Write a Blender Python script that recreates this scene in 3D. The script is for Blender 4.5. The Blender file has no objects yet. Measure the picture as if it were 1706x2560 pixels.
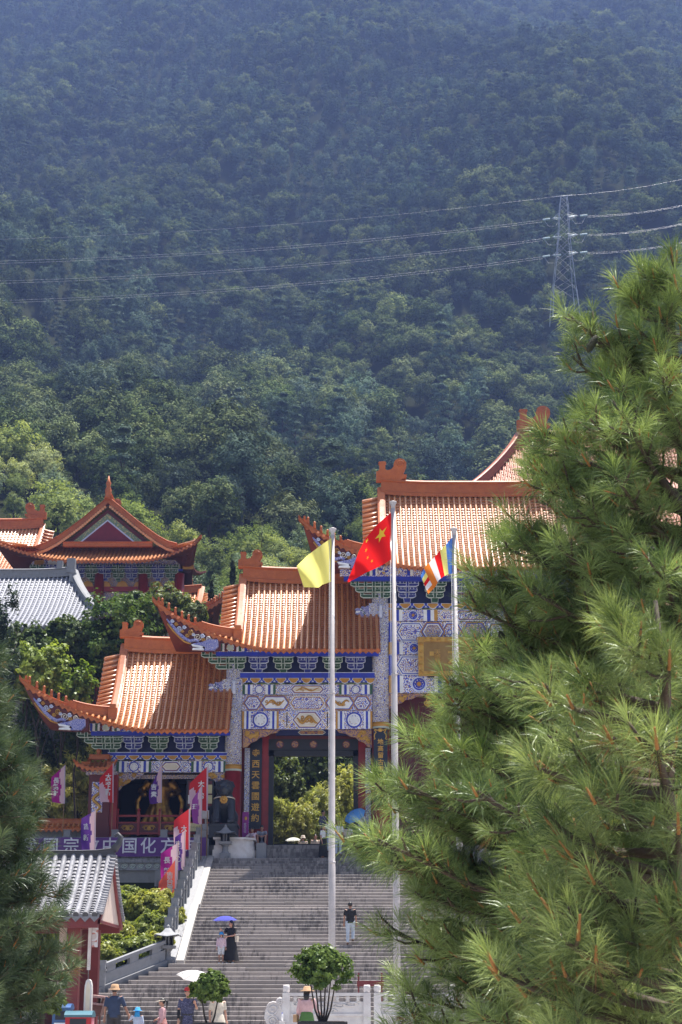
import bpy, bmesh, math, random
import numpy as np
from mathutils import Vector, Matrix, Euler

R = math.radians
PI = math.pi
rnd = random.Random(7)
sc = bpy.context.scene
COL = sc.collection

# ------------------------------------------------------------------ camera
F = 4200.0                      # focal length in photograph pixels (1706 x 2560)
TH = math.atan(1200.0 / F)      # upward pitch
CZ = 1.55                       # eye height above the plaza
cam = bpy.data.cameras.new('camera')
cam.sensor_fit = 'VERTICAL'
cam.sensor_height = 36.0
cam.sensor_width = 24.0
cam.lens = 36.0 * F / 2560.0
cam.clip_start = 0.1
cam.clip_end = 5000.0
cam.dof.use_dof = True
cam.dof.focus_distance = 82.0
cam.dof.aperture_fstop = 10.0
camera = bpy.data.objects.new('camera', cam)
camera.location = (0, 0, CZ)
camera.rotation_euler = (PI / 2 + TH, 0, 0)
COL.objects.link(camera)
sc.camera = camera

# ------------------------------------------------------------------ sky, sun, exposure
SUN_EL, SUN_AZ = R(76.0), R(40.0)         # high, behind the gate, a little to the east of it
world = bpy.data.worlds.new('World')
sc.world = world
world.use_nodes = True
wn = world.node_tree.nodes
bg = wn['Background']
sky = wn.new('ShaderNodeTexSky')
sky.sky_type = 'NISHITA'
sky.sun_disc = False
sky.sun_elevation = SUN_EL
sky.sun_rotation = SUN_AZ
sky.air_density = 1.0
sky.dust_density = 3.0
world.node_tree.links.new(sky.outputs[0], bg.inputs[0])
bg.inputs[1].default_value = 0.075
sl = bpy.data.lights.new('sun', 'SUN')
sl.energy = 5.0
sl.angle = R(0.5)
sl.color = (1.0, 0.95, 0.87)
sun = bpy.data.objects.new('sun', sl)
sd = Vector((math.sin(SUN_AZ) * math.cos(SUN_EL), math.cos(SUN_AZ) * math.cos(SUN_EL), math.sin(SUN_EL)))
sun.rotation_euler = (-sd).to_track_quat('-Z', 'Y').to_euler()
sun.location = (0, 60, 60)
COL.objects.link(sun)
sc.view_settings.view_transform = 'Standard'
sc.view_settings.look = 'None'
sc.view_settings.gamma = 1.0
sc.view_settings.use_curve_mapping = False
sc.view_settings.exposure = 1.3
try:
    sc.cycles.use_denoising = True
    sc.cycles.max_bounces = 5
    sc.cycles.diffuse_bounces = 3
    sc.cycles.glossy_bounces = 2
    sc.cycles.transmission_bounces = 3
    sc.cycles.volume_bounces = 0
    sc.cycles.sample_clamp_indirect = 4.0
except Exception:
    pass


def W(px, py, Y):
    """World point at depth Y seen at photograph pixel (px, py)."""
    u = 1280.0 - py
    t = Y / (F * math.cos(TH) - u * math.sin(TH))
    return Vector(((px - 853.0) * t, Y, CZ + (F * math.sin(TH) + u * math.cos(TH)) * t))


def S(py, Y):
    """Photograph pixels for one metre at depth Y and row py."""
    return (F * math.cos(TH) - (1280.0 - py) * math.sin(TH)) / Y


# ------------------------------------------------------------------ objects
def tag(o, label=None, cat=None, group=None, kind=None):
    if label: o['label'] = label
    if cat: o['category'] = cat
    if group: o['group'] = group
    if kind: o['kind'] = kind
    return o


def thing(name, label, cat, loc=(0, 0, 0), group=None, rz=0.0):
    o = bpy.data.objects.new(name, None)
    o.empty_display_size = 0.3
    o.location = loc
    o.rotation_euler = (0, 0, rz)
    COL.objects.link(o)
    return tag(o, label, cat, group)


def link(name, me, parent=None, local=False):
    o = bpy.data.objects.new(name, me)
    COL.objects.link(o)
    if parent is not None:
        o.parent = parent
        if parent.type == 'EMPTY' and not local:
            o.matrix_parent_inverse = Matrix.Translation(-Vector(parent.location))
    return o


def copy_tree(o, parent=None):
    c = o.copy()
    COL.objects.link(c)
    if parent is not None:
        c.parent = parent
    for ch in list(o.children):
        copy_tree(ch, c)
    return c


TMP = bpy.data.scenes.new('workbench')


def evalmesh(o):
    """Mesh of an object with its modifiers or its curve applied."""
    TMP.collection.objects.link(o)
    vl = TMP.view_layers[0]
    vl.update()
    dg = vl.depsgraph
    me = bpy.data.meshes.new_from_object(o.evaluated_get(dg))
    TMP.collection.objects.unlink(o)
    bpy.data.objects.remove(o)
    return me


def npmesh(name, V, Fc, mats=(), midx=None, tint=None, smooth=False):
    V = np.asarray(V, np.float32)
    Fc = np.asarray(Fc, np.int32)
    me = bpy.data.meshes.new(name)
    me.vertices.add(len(V))
    me.vertices.foreach_set('co', V.ravel())
    k = Fc.shape[1]
    me.loops.add(Fc.size)
    me.loops.foreach_set('vertex_index', Fc.ravel())
    me.polygons.add(len(Fc))
    me.polygons.foreach_set('loop_start', np.arange(0, Fc.size, k, dtype=np.int32))
    for m in mats:
        me.materials.append(m)
    if midx is not None:
        me.polygons.foreach_set('material_index', np.asarray(midx, np.int32))
    if smooth:
        me.polygons.foreach_set('use_smooth', np.ones(len(Fc), bool))
    if tint is not None:
        a = me.attributes.new('tint', 'FLOAT', 'POINT')
        a.data.foreach_set('value', np.asarray(tint, np.float32))
    me.update(calc_edges=True)
    me.validate()
    return me


class MB:
    """Collects shapes; build() makes ONE mesh object of them."""
    def __init__(s):
        s.v, s.f, s.m, s.sm = [], [], [], []

    def add(s, vs, fs, m=0, smooth=False):
        b = len(s.v)
        s.v += [tuple(x) for x in vs]
        for f in fs:
            s.f.append([b + i for i in f]); s.m.append(m); s.sm.append(smooth)
        return s

    def box(s, c, d, m=0, rz=0.0, rx=0.0, ry=0.0, taper=1.0):
        hx, hy, hz = d[0] / 2, d[1] / 2, d[2] / 2
        vs = []
        E = Euler((rx, ry, rz)).to_matrix() if (rx or ry or rz) else None
        for z in (-1, 1):
            t = taper if z > 0 else 1.0
            for x, y in ((-1, -1), (1, -1), (1, 1), (-1, 1)):
                p = Vector((x * hx * t, y * hy * t, z * hz))
                if E: p = E @ p
                vs.append(p + Vector(c))
        return s.add(vs, [(3, 2, 1, 0), (4, 5, 6, 7), (0, 1, 5, 4), (1, 2, 6, 5), (2, 3, 7, 6), (3, 0, 4, 7)], m)

    def box2(s, a, b, m=0):
        a, b = Vector(a), Vector(b)
        return s.box((a + b) / 2, (abs(b.x - a.x), abs(b.y - a.y), abs(b.z - a.z)), m)

    def prism(s, poly, y0, y1, m=0, ms=None):
        """poly: (x, z) outline, extruded from y0 (front, towards the camera) to y1."""
        n = len(poly)
        ar = sum(poly[i][0] * poly[(i + 1) % n][1] - poly[(i + 1) % n][0] * poly[i][1] for i in range(n))
        if ar < 0: poly = poly[::-1]
        vs = [(x, y0, z) for x, z in poly] + [(x, y1, z) for x, z in poly]
        s.add(vs, [list(range(n)), list(range(2 * n - 1, n - 1, -1))], m)
        b = len(s.v) - 2 * n
        for i in range(n):
            j = (i + 1) % n
            s.f.append([b + j, b + i, b + n + i, b + n + j]); s.m.append(m if ms is None else ms); s.sm.append(False)
        return s

    def tube(s, pts, rad, n=8, m=0, smooth=True, caps=True, sq=(1, 1), up=None):
        pts = [Vector(p) for p in pts]
        if not hasattr(rad, '__len__'): rad = [rad] * len(pts)
        b = len(s.v)
        prev = None
        for i, p in enumerate(pts):
            t = (pts[min(i + 1, len(pts) - 1)] - pts[max(i - 1, 0)])
            t = t.normalized() if t.length > 1e-9 else Vector((0, 0, 1))
            if prev is None:
                a = Vector(up) if up else (Vector((1, 0, 0)) if abs(t.x) < 0.9 else Vector((0, 1, 0)))
            else:
                a = prev
            a = (a - t * a.dot(t))
            a = a.normalized() if a.length > 1e-6 else t.orthogonal().normalized()
            c = t.cross(a)
            prev = a
            for k in range(n):
                q = 2 * PI * k / n
                s.v.append(tuple(p + a * (math.cos(q) * rad[i] * sq[0]) + c * (math.sin(q) * rad[i] * sq[1])))
        for i in range(len(pts) - 1):
            for k in range(n):
                k2 = (k + 1) % n
                s.f.append([b + i * n + k, b + i * n + k2, b + (i + 1) * n + k2, b + (i + 1) * n + k]); s.m.append(m); s.sm.append(smooth)
        if caps:
            s.f.append([b + k for k in range(n - 1, -1, -1)]); s.m.append(m); s.sm.append(False)
            e = b + (len(pts) - 1) * n
            s.f.append([e + k for k in range(n)]); s.m.append(m); s.sm.append(False)
        return s

    def lathe(s, c, prof, n=16, m=0, smooth=True, a0=0.0, sx=1.0, sy=1.0):
        """prof: (radius, z) from bottom to top, about a vertical axis through c."""
        b = len(s.v)
        for r, z in prof:
            for k in range(n):
                q = a0 + 2 * PI * k / n
                s.v.append((c[0] + r * sx * math.cos(q), c[1] + r * sy * math.sin(q), c[2] + z))
        for i in range(len(prof) - 1):
            mm = m[i] if hasattr(m, '__len__') else m
            for k in range(n):
                k2 = (k + 1) % n
                s.f.append([b + i * n + k, b + i * n + k2, b + (i + 1) * n + k2, b + (i + 1) * n + k]); s.m.append(mm); s.sm.append(smooth)
        m0 = m[0] if hasattr(m, '__len__') else m
        m1 = m[-1] if hasattr(m, '__len__') else m
        s.f.append([b + k for k in range(n - 1, -1, -1)]); s.m.append(m0); s.sm.append(False)
        e = b + (len(prof) - 1) * n
        s.f.append([e + k for k in range(n)]); s.m.append(m1); s.sm.append(False)
        return s

    def ball(s, c, r, m=0, n=10, k=7):
        if not hasattr(r, '__len__'): r = (r, r, r)
        prof = []
        for i in range(1, k):
            a = -PI / 2 + PI * i / k
            prof.append((math.cos(a), math.sin(a)))
        b = len(s.v)
        for q0, z in prof:
            for j in range(n):
                q = 2 * PI * j / n
                s.v.append((c[0] + r[0] * q0 * math.cos(q), c[1] + r[1] * q0 * math.sin(q), c[2] + r[2] * z))
        s.v.append((c[0], c[1], c[2] - r[2])); s.v.append((c[0], c[1], c[2] + r[2]))
        lo, hi = len(s.v) - 2, len(s.v) - 1
        for i in range(k - 2):
            for j in range(n):
                j2 = (j + 1) % n
                s.f.append([b + i * n + j, b + i * n + j2, b + (i + 1) * n + j2, b + (i + 1) * n + j]); s.m.append(m); s.sm.append(True)
        for j in range(n):
            j2 = (j + 1) % n
            s.f.append([lo, b + j2, b + j]); s.m.append(m); s.sm.append(True)
            t = b + (k - 2) * n
            s.f.append([hi, t + j, t + j2]); s.m.append(m); s.sm.append(True)
        return s

    def grid(s, P, m=0, smooth=True, mfun=None, flip=False):
        """P: rows of points."""
        b = len(s.v); nr, nc = len(P), len(P[0])
        for r in P: s.v += [tuple(p) for p in r]
        for i in range(nr - 1):
            for j in range(nc - 1):
                f = [b + i * nc + j, b + i * nc + j + 1, b + (i + 1) * nc + j + 1, b + (i + 1) * nc + j]
                s.f.append(f[::-1] if flip else f); s.m.append(mfun(i, j) if mfun else m); s.sm.append(smooth)
        return s

    def mesh(s, name, mats):
        me = bpy.data.meshes.new(name)
        me.from_pydata(s.v, [], s.f)
        for x in (mats if isinstance(mats, (list, tuple)) else [mats]): me.materials.append(x)
        me.polygons.foreach_set('material_index', np.array(s.m, np.int32))
        me.polygons.foreach_set('use_smooth', np.array(s.sm, bool))
        me.update()
        return me

    def build(s, name, mats, parent=None, local=False):
        return link(name, s.mesh(name, mats), parent, local)


# ------------------------------------------------------------------ materials
def lin(c):
    """sRGB 0-255 triple to linear."""
    return tuple((x / 255 / 12.92) if x / 255 <= 0.04045 else ((x / 255 + 0.055) / 1.055) ** 2.4 for x in c)


def nodes(name):
    m = bpy.data.materials.new(name)
    m.use_nodes = True
    nt = m.node_tree
    return m, nt, nt.nodes['Principled BSDF'], nt.links.new


def rgb(nt, fac, c1, c2):
    x = nt.nodes.new('ShaderNodeMix'); x.data_type = 'RGBA'
    for i, c in ((6, c1), (7, c2)):
        if isinstance(c, tuple): x.inputs[i].default_value = (c[0], c[1], c[2], 1)
        else: nt.links.new(c, x.inputs[i])
    if isinstance(fac, (int, float)): x.inputs[0].default_value = fac
    else: nt.links.new(fac, x.inputs[0])
    return x.outputs[2]


def math_(nt, op, a, b=0.0, clamp=False):
    x = nt.nodes.new('ShaderNodeMath'); x.operation = op; x.use_clamp = clamp
    for i, q in ((0, a), (1, b)):
        if isinstance(q, (int, float)): x.inputs[i].default_value = q
        else: nt.links.new(q, x.inputs[i])
    return x.outputs[0]


def ramp(nt, fac, stops):
    x = nt.nodes.new('ShaderNodeValToRGB')
    e = x.color_ramp.elements
    while len(e) < len(stops): e.new(0.5)
    for i, (p, c) in enumerate(stops):
        e[i].position = p
        e[i].color = (c, c, c, 1) if isinstance(c, (int, float)) else (c[0], c[1], c[2], 1)
    nt.links.new(fac, x.inputs[0])
    return x.outputs[0]


def coords(nt, scale=(1, 1, 1), loc=(0, 0, 0), kind='Object'):
    tc = nt.nodes.new('ShaderNodeTexCoord')
    mp = nt.nodes.new('ShaderNodeMapping')
    mp.inputs['Scale'].default_value = scale
    mp.inputs['Location'].default_value = loc
    nt.links.new(tc.outputs[kind], mp.inputs[0])
    return mp.outputs[0]


def noise(nt, co, scale=5.0, detail=3.0, rough=0.55):
    x = nt.nodes.new('ShaderNodeTexNoise')
    x.inputs['Scale'].default_value = scale
    x.inputs['Detail'].default_value = detail
    x.inputs['Roughness'].default_value = rough
    nt.links.new(co, x.inputs['Vector'])
    return x.outputs['Fac']


def voronoi(nt, co, scale, feature='F1'):
    x = nt.nodes.new('ShaderNodeTexVoronoi'); x.feature = feature
    x.inputs['Scale'].default_value = scale
    nt.links.new(co, x.inputs['Vector'])
    return x.outputs['Distance']


def M(name, c, r=0.6, c2=None, sc_=3.0, lo=0.35, hi=0.65, metal=0.0, bump=0.0, bsc=40.0, spec=0.5, stretch=(1, 1, 1), coat=0.0):
    m, nt, b, L = nodes(name)
    b.inputs['Roughness'].default_value = r
    b.inputs['Metallic'].default_value = metal
    b.inputs['Specular IOR Level'].default_value = spec
    if coat:
        b.inputs['Coat Weight'].default_value = coat
        b.inputs['Coat Roughness'].default_value = 0.15
    if c2 is None:
        c2 = tuple(x * 0.82 for x in c)
    co = coords(nt, stretch)
    n = noise(nt, co, sc_)
    L(rgb(nt, ramp(nt, n, [(lo, 0.0), (hi, 1.0)]), tuple(c), tuple(c2)), b.inputs['Base Color'])
    if bump:
        bp = nt.nodes.new('ShaderNodeBump')
        bp.inputs['Strength'].default_value = bump
        bp.inputs['Distance'].default_value = 0.02
        L(noise(nt, coords(nt), bsc), bp.inputs['Height'])
        L(bp.outputs[0], b.inputs['Normal'])
    return m


def filigree(name, base, c1, c2, scale=6.0, r=0.45, w1=0.5, w2=0.5):
    """Painted scroll ornament: small rings and curls of two colours on a ground."""
    m, nt, b, L = nodes(name)
    b.inputs['Roughness'].default_value = r
    co = coords(nt, (1, 0.2, 1))
    d = voronoi(nt, co, scale)
    s1 = math_(nt, 'SINE', math_(nt, 'MULTIPLY', d, 21.0))
    k1 = ramp(nt, s1, [(w1, 0.0), (w1 + 0.12, 1.0)])
    co2 = coords(nt, (1, 0.2, 1), (3.3, 0, 1.7))
    d2 = voronoi(nt, co2, scale * 1.35)
    s2 = math_(nt, 'SINE', math_(nt, 'MULTIPLY', d2, 17.0))
    k2 = ramp(nt, s2, [(w2, 0.0), (w2 + 0.12, 1.0)])
    x = rgb(nt, k2, rgb(nt, k1, base, c1), c2)
    L(x, b.inputs['Base Color'])
    return m


def leafmat(name, c1, c2, trans=0.35, gloss=0.02, grough=0.4, vary=0.35, tcol=None, patch=0.0):
    """Leaves: two colours blended per leaf and per plant, some light passing through."""
    m, nt, b, L = nodes(name)
    out = nt.nodes['Material Output']
    nt.nodes.remove(b)
    at = nt.nodes.new('ShaderNodeAttribute'); at.attribute_name = 'tint'
    oi = nt.nodes.new('ShaderNodeObjectInfo')
    col = rgb(nt, at.outputs['Fac'], c1, c2)
    hs = nt.nodes.new('ShaderNodeHueSaturation')
    L(col, hs.inputs['Color'])
    val = math_(nt, 'ADD', math_(nt, 'MULTIPLY', oi.outputs['Random'], vary), 1 - vary / 2)
    if patch:
        pn = noise(nt, oi.outputs['Location'], 0.011, 3.0, 0.6)
        val = math_(nt, 'MULTIPLY', val, math_(nt, 'ADD', math_(nt, 'MULTIPLY', pn, patch * 3.2), 1 - patch * 1.6))
        L(math_(nt, 'ADD', math_(nt, 'MULTIPLY', noise(nt, oi.outputs['Location'], 0.4, 1.0), -.7), 1.25), hs.inputs['Saturation'])
    L(val, hs.inputs['Value'])
    L(math_(nt, 'ADD', math_(nt, 'MULTIPLY', oi.outputs['Random'], -0.035), 0.515), hs.inputs['Hue'])
    d = nt.nodes.new('ShaderNodeBsdfDiffuse'); L(hs.outputs[0], d.inputs[0])
    t = nt.nodes.new('ShaderNodeBsdfTranslucent')
    if tcol is None:
        tc = nt.nodes.new('ShaderNodeMix'); tc.data_type = 'RGBA'; tc.blend_type = 'MULTIPLY'; tc.inputs[0].default_value = 1.0
        L(hs.outputs[0], tc.inputs[6]); tc.inputs[7].default_value = (1.15, 1.15, 0.55, 1)
        L(tc.outputs[2], t.inputs[0])
    else:
        t.inputs[0].default_value = (*tcol, 1)
    mx = nt.nodes.new('ShaderNodeMixShader'); mx.inputs[0].default_value = trans
    L(d.outputs[0], mx.inputs[1]); L(t.outputs[0], mx.inputs[2])
    last = mx
    if gloss:
        g = nt.nodes.new('ShaderNodeBsdfGlossy'); g.inputs['Roughness'].default_value = grough
        g.inputs[0].default_value = (0.9, 0.95, 0.9, 1)
        m2 = nt.nodes.new('ShaderNodeMixShader'); m2.inputs[0].default_value = gloss
        L(mx.outputs[0], m2.inputs[1]); L(g.outputs[0], m2.inputs[2])
        last = m2
    L(last.outputs[0], out.inputs[0])
    return m


def stone_mat(name, c, dark, amount=0.5, sx=2.2, sz=0.9, r=0.75):
    """Weathered stone with dark run-off streaks of their own shape."""
    m, nt, b, L = nodes(name)
    b.inputs['Roughness'].default_value = r
    co = coords(nt)
    n0 = noise(nt, co, 6.0, 4.0)
    base = rgb(nt, n0, tuple(x * 1.12 for x in c), tuple(x * 0.78 for x in c))
    oi0 = nt.nodes.new('ShaderNodeObjectInfo'); hv = nt.nodes.new('ShaderNodeHueSaturation'); L(base, hv.inputs['Color'])
    L(math_(nt, 'ADD', math_(nt, 'MULTIPLY', oi0.outputs['Random'], 0.38), 0.8), hv.inputs['Value']); base = hv.outputs[0]
    st = noise(nt, coords(nt, (sx, 0.35, sz)), 3.0, 6.0, 0.7)
    big = noise(nt, coords(nt, (0.22, 0.22, 0.5)), 1.0, 2.0)
    oi = nt.nodes.new('ShaderNodeObjectInfo')
    k = math_(nt, 'ADD', st, math_(nt, 'MULTIPLY', math_(nt, 'SUBTRACT', big, 0.5), 0.8))
    k = math_(nt, 'ADD', k, math_(nt, 'MULTIPLY', math_(nt, 'SUBTRACT', oi.outputs['Random'], 0.5), 0.13))
    f = ramp(nt, k, [(0.48 + 0.12 * (1 - amount), 0.0), (0.66 + 0.12 * (1 - amount), 1.0)])
    L(rgb(nt, math_(nt, 'MULTIPLY', f, 0.72), base, dark), b.inputs['Base Color'])
    bp = nt.nodes.new('ShaderNodeBump'); bp.inputs['Strength'].default_value = 0.25; bp.inputs['Distance'].default_value = 0.02
    L(noise(nt, co, 35.0, 4.0), bp.inputs['Height']); L(bp.outputs[0], b.inputs['Normal'])
    return m


def glaze(name, c, c2, r=0.28, coat=0.0):
    """Glazed roof tile: uneven firing colour, grime, a wet-looking sheen."""
    m, nt, b, L = nodes(name)
    co = coords(nt)
    n1 = noise(nt, co, 2.2, 5.0, 0.65)
    n2 = noise(nt, coords(nt, (4, 1, 6)), 3.0, 3.0)
    col = rgb(nt, ramp(nt, n1, [(0.35, 0.0), (0.7, 1.0)]), c, c2)
    col = rgb(nt, ramp(nt, n2, [(0.58, 0.0), (0.75, 0.55)]), col, tuple(x * 0.35 for x in c2))
    if coat:
        b.inputs['Coat Weight'].default_value = coat
        b.inputs['Coat Roughness'].default_value = 0.22
        b.inputs['Specular IOR Level'].default_value = 0.8
    oi = nt.nodes.new('ShaderNodeObjectInfo')
    hs = nt.nodes.new('ShaderNodeHueSaturation'); L(col, hs.inputs['Color'])
    L(math_(nt, 'ADD', math_(nt, 'MULTIPLY', oi.outputs['Random'], 0.28), 0.84), hs.inputs['Value'])
    L(hs.outputs[0], b.inputs['Base Color'])
    L(ramp(nt, n2, [(0.3, r), (0.75, r + 0.3)]), b.inputs['Roughness'])
    return m


WHITE = (0.84, 0.84, 0.86)
PBLUE = (0.022, 0.045, 0.50)
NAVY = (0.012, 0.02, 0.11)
GOLD = (0.50, 0.27, 0.06)
PGREEN = (0.035, 0.11, 0.06)
m_tile = glaze('orange_tile', (0.58, 0.245, 0.085), (0.45, 0.16, 0.045), .26, .5)
m_pan = glaze('orange_pan_tile', (0.52, 0.215, 0.085), (0.38, 0.14, 0.05), 0.22, .5)
m_ridge = glaze('orange_ridge', (0.47, 0.130, 0.028), (0.35, 0.085, 0.018), 0.34)
m_soffit = M('red_soffit', (0.16, 0.035, 0.025), 0.6)
m_red = M('red_lacquer', (0.30, 0.022, 0.025), 0.35, (0.23, 0.018, 0.02), spec=0.4)
m_dred = M('dark_red_wood', (0.11, 0.012, 0.015), 0.5)
m_dark = M('dark_timber', (0.02, 0.022, 0.03), 0.6)
m_blue = M('blue_paint', PBLUE, 0.45, (0.03, 0.045, 0.33))
m_navy = M('navy_paint', NAVY, 0.6)
m_white = M('white_paint', WHITE, 0.5, (0.70, 0.70, 0.72))
m_cream = M('cream_paint', (0.72, 0.66, 0.58), 0.5, (0.62, 0.52, 0.38), sc_=1.6)
m_gold = M('ochre_gold_paint', (0.52, 0.27, 0.04), 0.45, (0.42, 0.19, 0.025))
m_gilt = M('gilding', (0.62, 0.36, 0.08), 0.4, (0.48, 0.25, 0.05), metal=0.55, bump=0.3, bsc=18)
m_green = M('green_paint', PGREEN, 0.5)
m_pale = M('pale_edging', (0.60, 0.68, 0.62), 0.5)
m_brg = M('bracket_green', (0.018, 0.075, 0.035), 0.5)
m_brb = M('bracket_blue', (0.018, 0.03, 0.24), 0.5)
m_paleb = M('pale_blue_edging', (0.60, 0.64, 0.80), 0.5)
m_filbw = filigree('scrolls_blue_gold_on_white', (0.78, 0.79, 0.88), (0.035, 0.06, 0.5), (0.55, 0.32, 0.06), 4.2, w1=0.05, w2=0.7)
m_filw = filigree('white_panel_scrolls', (0.74, 0.76, 0.88), (0.03, 0.06, 0.52), (0.55, 0.34, 0.08), 4.4, w1=0.0, w2=0.6)
m_filcol = filigree('column_speckle', (0.74, 0.76, 0.80), (0.03, 0.07, 0.5), (0.45, 0.33, 0.09), 7.0, w1=0.15, w2=0.6)
m_fildrag = filigree('gold_dragon_print', (0.82, 0.78, 0.74), (0.60, 0.36, 0.10), (0.50, 0.28, 0.08), 2.6, w1=0.1, w2=0.4)
m_carved = filigree('carved_gold_on_violet', (0.13, 0.07, 0.16), (0.48, 0.25, 0.09), (0.36, 0.2, 0.1), 3.2, w1=-0.1, w2=0.2)
m_carvedb = filigree('carved_gold_on_blue', (0.10, 0.10, 0.32), (0.5, 0.3, 0.12), (0.55, 0.5, 0.5), 4.5, w1=0.0, w2=0.45)
m_dragonb = filigree('dragon_scales', (0.12, 0.14, 0.42), (0.05, 0.06, 0.34), (0.50, 0.46, 0.55), 9.0, w1=0.3, w2=0.4)
m_step = stone_mat('stair_stone', (0.31, 0.275, 0.255), (0.04, 0.034, 0.035), 1.0, sx=2.6, sz=0.55)
m_pave = M('paving', (0.42, 0.40, 0.38), 0.8, (0.33, 0.315, 0.30), bump=0.2)
m_grey = stone_mat('grey_carved_stone', (0.23, 0.235, 0.25), (0.045, 0.045, 0.05), 0.35, sx=3.0, sz=1.2)
m_wallst = stone_mat('retaining_stone', (0.26, 0.255, 0.25), (0.05, 0.045, 0.045), 0.55, sx=1.2, sz=0.35)
m_whst = M('white_stone', (0.66, 0.63, 0.62), 0.6, (0.54, 0.50, 0.49), bump=0.2)
m_marble = M('white_marble', (0.70, 0.67, 0.66), 0.5, (0.58, 0.54, 0.54), bump=0.15)
m_bronze = M('black_bronze', (0.022, 0.026, 0.036), 0.42, (0.04, 0.046, 0.055), metal=0.3, bump=0.4, bsc=20)
m_goldst = M('statue_gold', (0.55, 0.30, 0.06), 0.38, (0.22, 0.10, 0.016), metal=0.75, bump=0.3, bsc=12)
m_steel = M('painted_steel', (0.50, 0.46, 0.46), 0.5, (0.42, 0.39, 0.39))
m_galv = M('galvanised_steel', (0.40, 0.41, 0.44), 0.5, metal=0.3)
m_room = M('interior_painted_shade', (0.012, 0.006, 0.007), 0.8)  # near-black walls: the room's shade is put into the colour
m_bamboo = M('bamboo_cane', (0.30, 0.17, 0.07), 0.6)
m_bark = M('bark', (0.07, 0.05, 0.04), 0.9, (0.035, 0.028, 0.022), bump=0.6, bsc=25)
m_twig = M('pine_twig', (0.085, 0.055, 0.036), 0.85, (0.045, 0.032, 0.024), bump=.5)
m_candle = M('pine_candle', (0.40, 0.17, 0.05), 0.8)


def text(s, size, mat, parent, loc, rx=PI / 2, rz=0.0, extrude=0.012, vertical=False, gap=1.25, name='lettering', sx=1.0, bold=0.0):
    cu = bpy.data.curves.new('lettering', 'FONT')
    cu.body = '\n'.join(s) if vertical else s
    cu.size = size
    cu.extrude = extrude
    cu.offset = bold
    cu.align_x = 'CENTER'
    cu.align_y = 'CENTER'
    cu.resolution_u = 2
    cu.space_line = gap
    cu.space_character = gap if not vertical else 1.0
    o = bpy.data.objects.new('lettering', cu)
    me = evalmesh(o)
    me.transform(Matrix.Translation(Vector(loc)) @ Matrix.Rotation(rz, 4, 'Z') @ Matrix.Rotation(rx, 4, 'X') @ Matrix.Diagonal((sx, 1, 1, 1)))
    me.materials.clear(); me.materials.append(mat)
    return link(name, me, parent)
# ------------------------------------------------------------------ terrain
PROFILE = [(-100, 0), (62, 0.0), (63, 0.1), (80, 5.2), (81.5, 7.3), (96, 7.3), (104, 11), (120, 18), (150, 30), (200, 52), (270, 76),
           (330, 116), (400, 166), (550, 285), (700, 415), (850, 545), (1000, 665), (1200, 790)]


def prof(Y):
    for (a, za), (b, zb) in zip(PROFILE, PROFILE[1:]):
        if Y <= b:
            return za + (zb - za) * (Y - a) / (b - a)
    return PROFILE[-1][1]


def H(X, Y):
    z = prof(Y)
    if Y > 150:
        k = min(1.0, (Y - 150) / 150)
        z += k * (11 * math.sin(X * 0.021 + Y * 0.011) + 8 * math.sin(X * 0.047 - Y * 0.017 + 1.3) + 3.5 * math.sin(X * 0.09 + Y * 0.06 + 0.7)
                  + 14 * math.sin((X + 0.55 * Y) * 0.0125 + 2.0))
    if -7.2 < X < 22 and 58 < Y < 83:
        z -= 1.4 * min(1, (Y - 58) / 4)
    return z


xs = [x for x in range(-420, -40, 20)] + [x * 2.0 for x in range(-20, 21)] + [x for x in range(60, 421, 20)]
ys = [-60, -20, 0] + list(range(10, 60, 10)) + [60 + 0.75 * i for i in range(40)] + list(range(90, 150, 4)) + list(range(150, 1201, 12))
g = MB()
g.grid([[(x, y, H(x, y) - 0.02) for x in xs] for y in ys])


def ground_material():
    m, nt, b, L = nodes('earth_and_paving')
    b.inputs['Roughness'].default_value = 1.0
    b.inputs['Specular IOR Level'].default_value = 0.0
    ge = nt.nodes.new('ShaderNodeNewGeometry')
    sx = nt.nodes.new('ShaderNodeSeparateXYZ'); L(ge.outputs['Position'], sx.inputs[0])
    plaza = ramp(nt, math_(nt, 'MULTIPLY', sx.outputs['Y'], 0.01), [(0.615, 0.0), (0.63, 1.0)])
    n = noise(nt, coords(nt), 0.6, 5.0)
    pav = rgb(nt, n, (0.40, 0.385, 0.37), (0.30, 0.29, 0.28))
    earth = rgb(nt, n, (0.018, 0.026, 0.012), (0.032, 0.032, 0.016))
    L(rgb(nt, plaza, pav, earth), b.inputs['Base Color'])
    return m


tag(g.build('ground', ground_material()), kind='structure')

# ------------------------------------------------------------------ staircase
ZT = 7.62                       # terrace level
stairs = thing('staircase', 'wide stained stone staircase climbing to the gate in three flights', 'staircase', (0, 60, 0))
XL, XR = -6.0, 19.0


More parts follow.
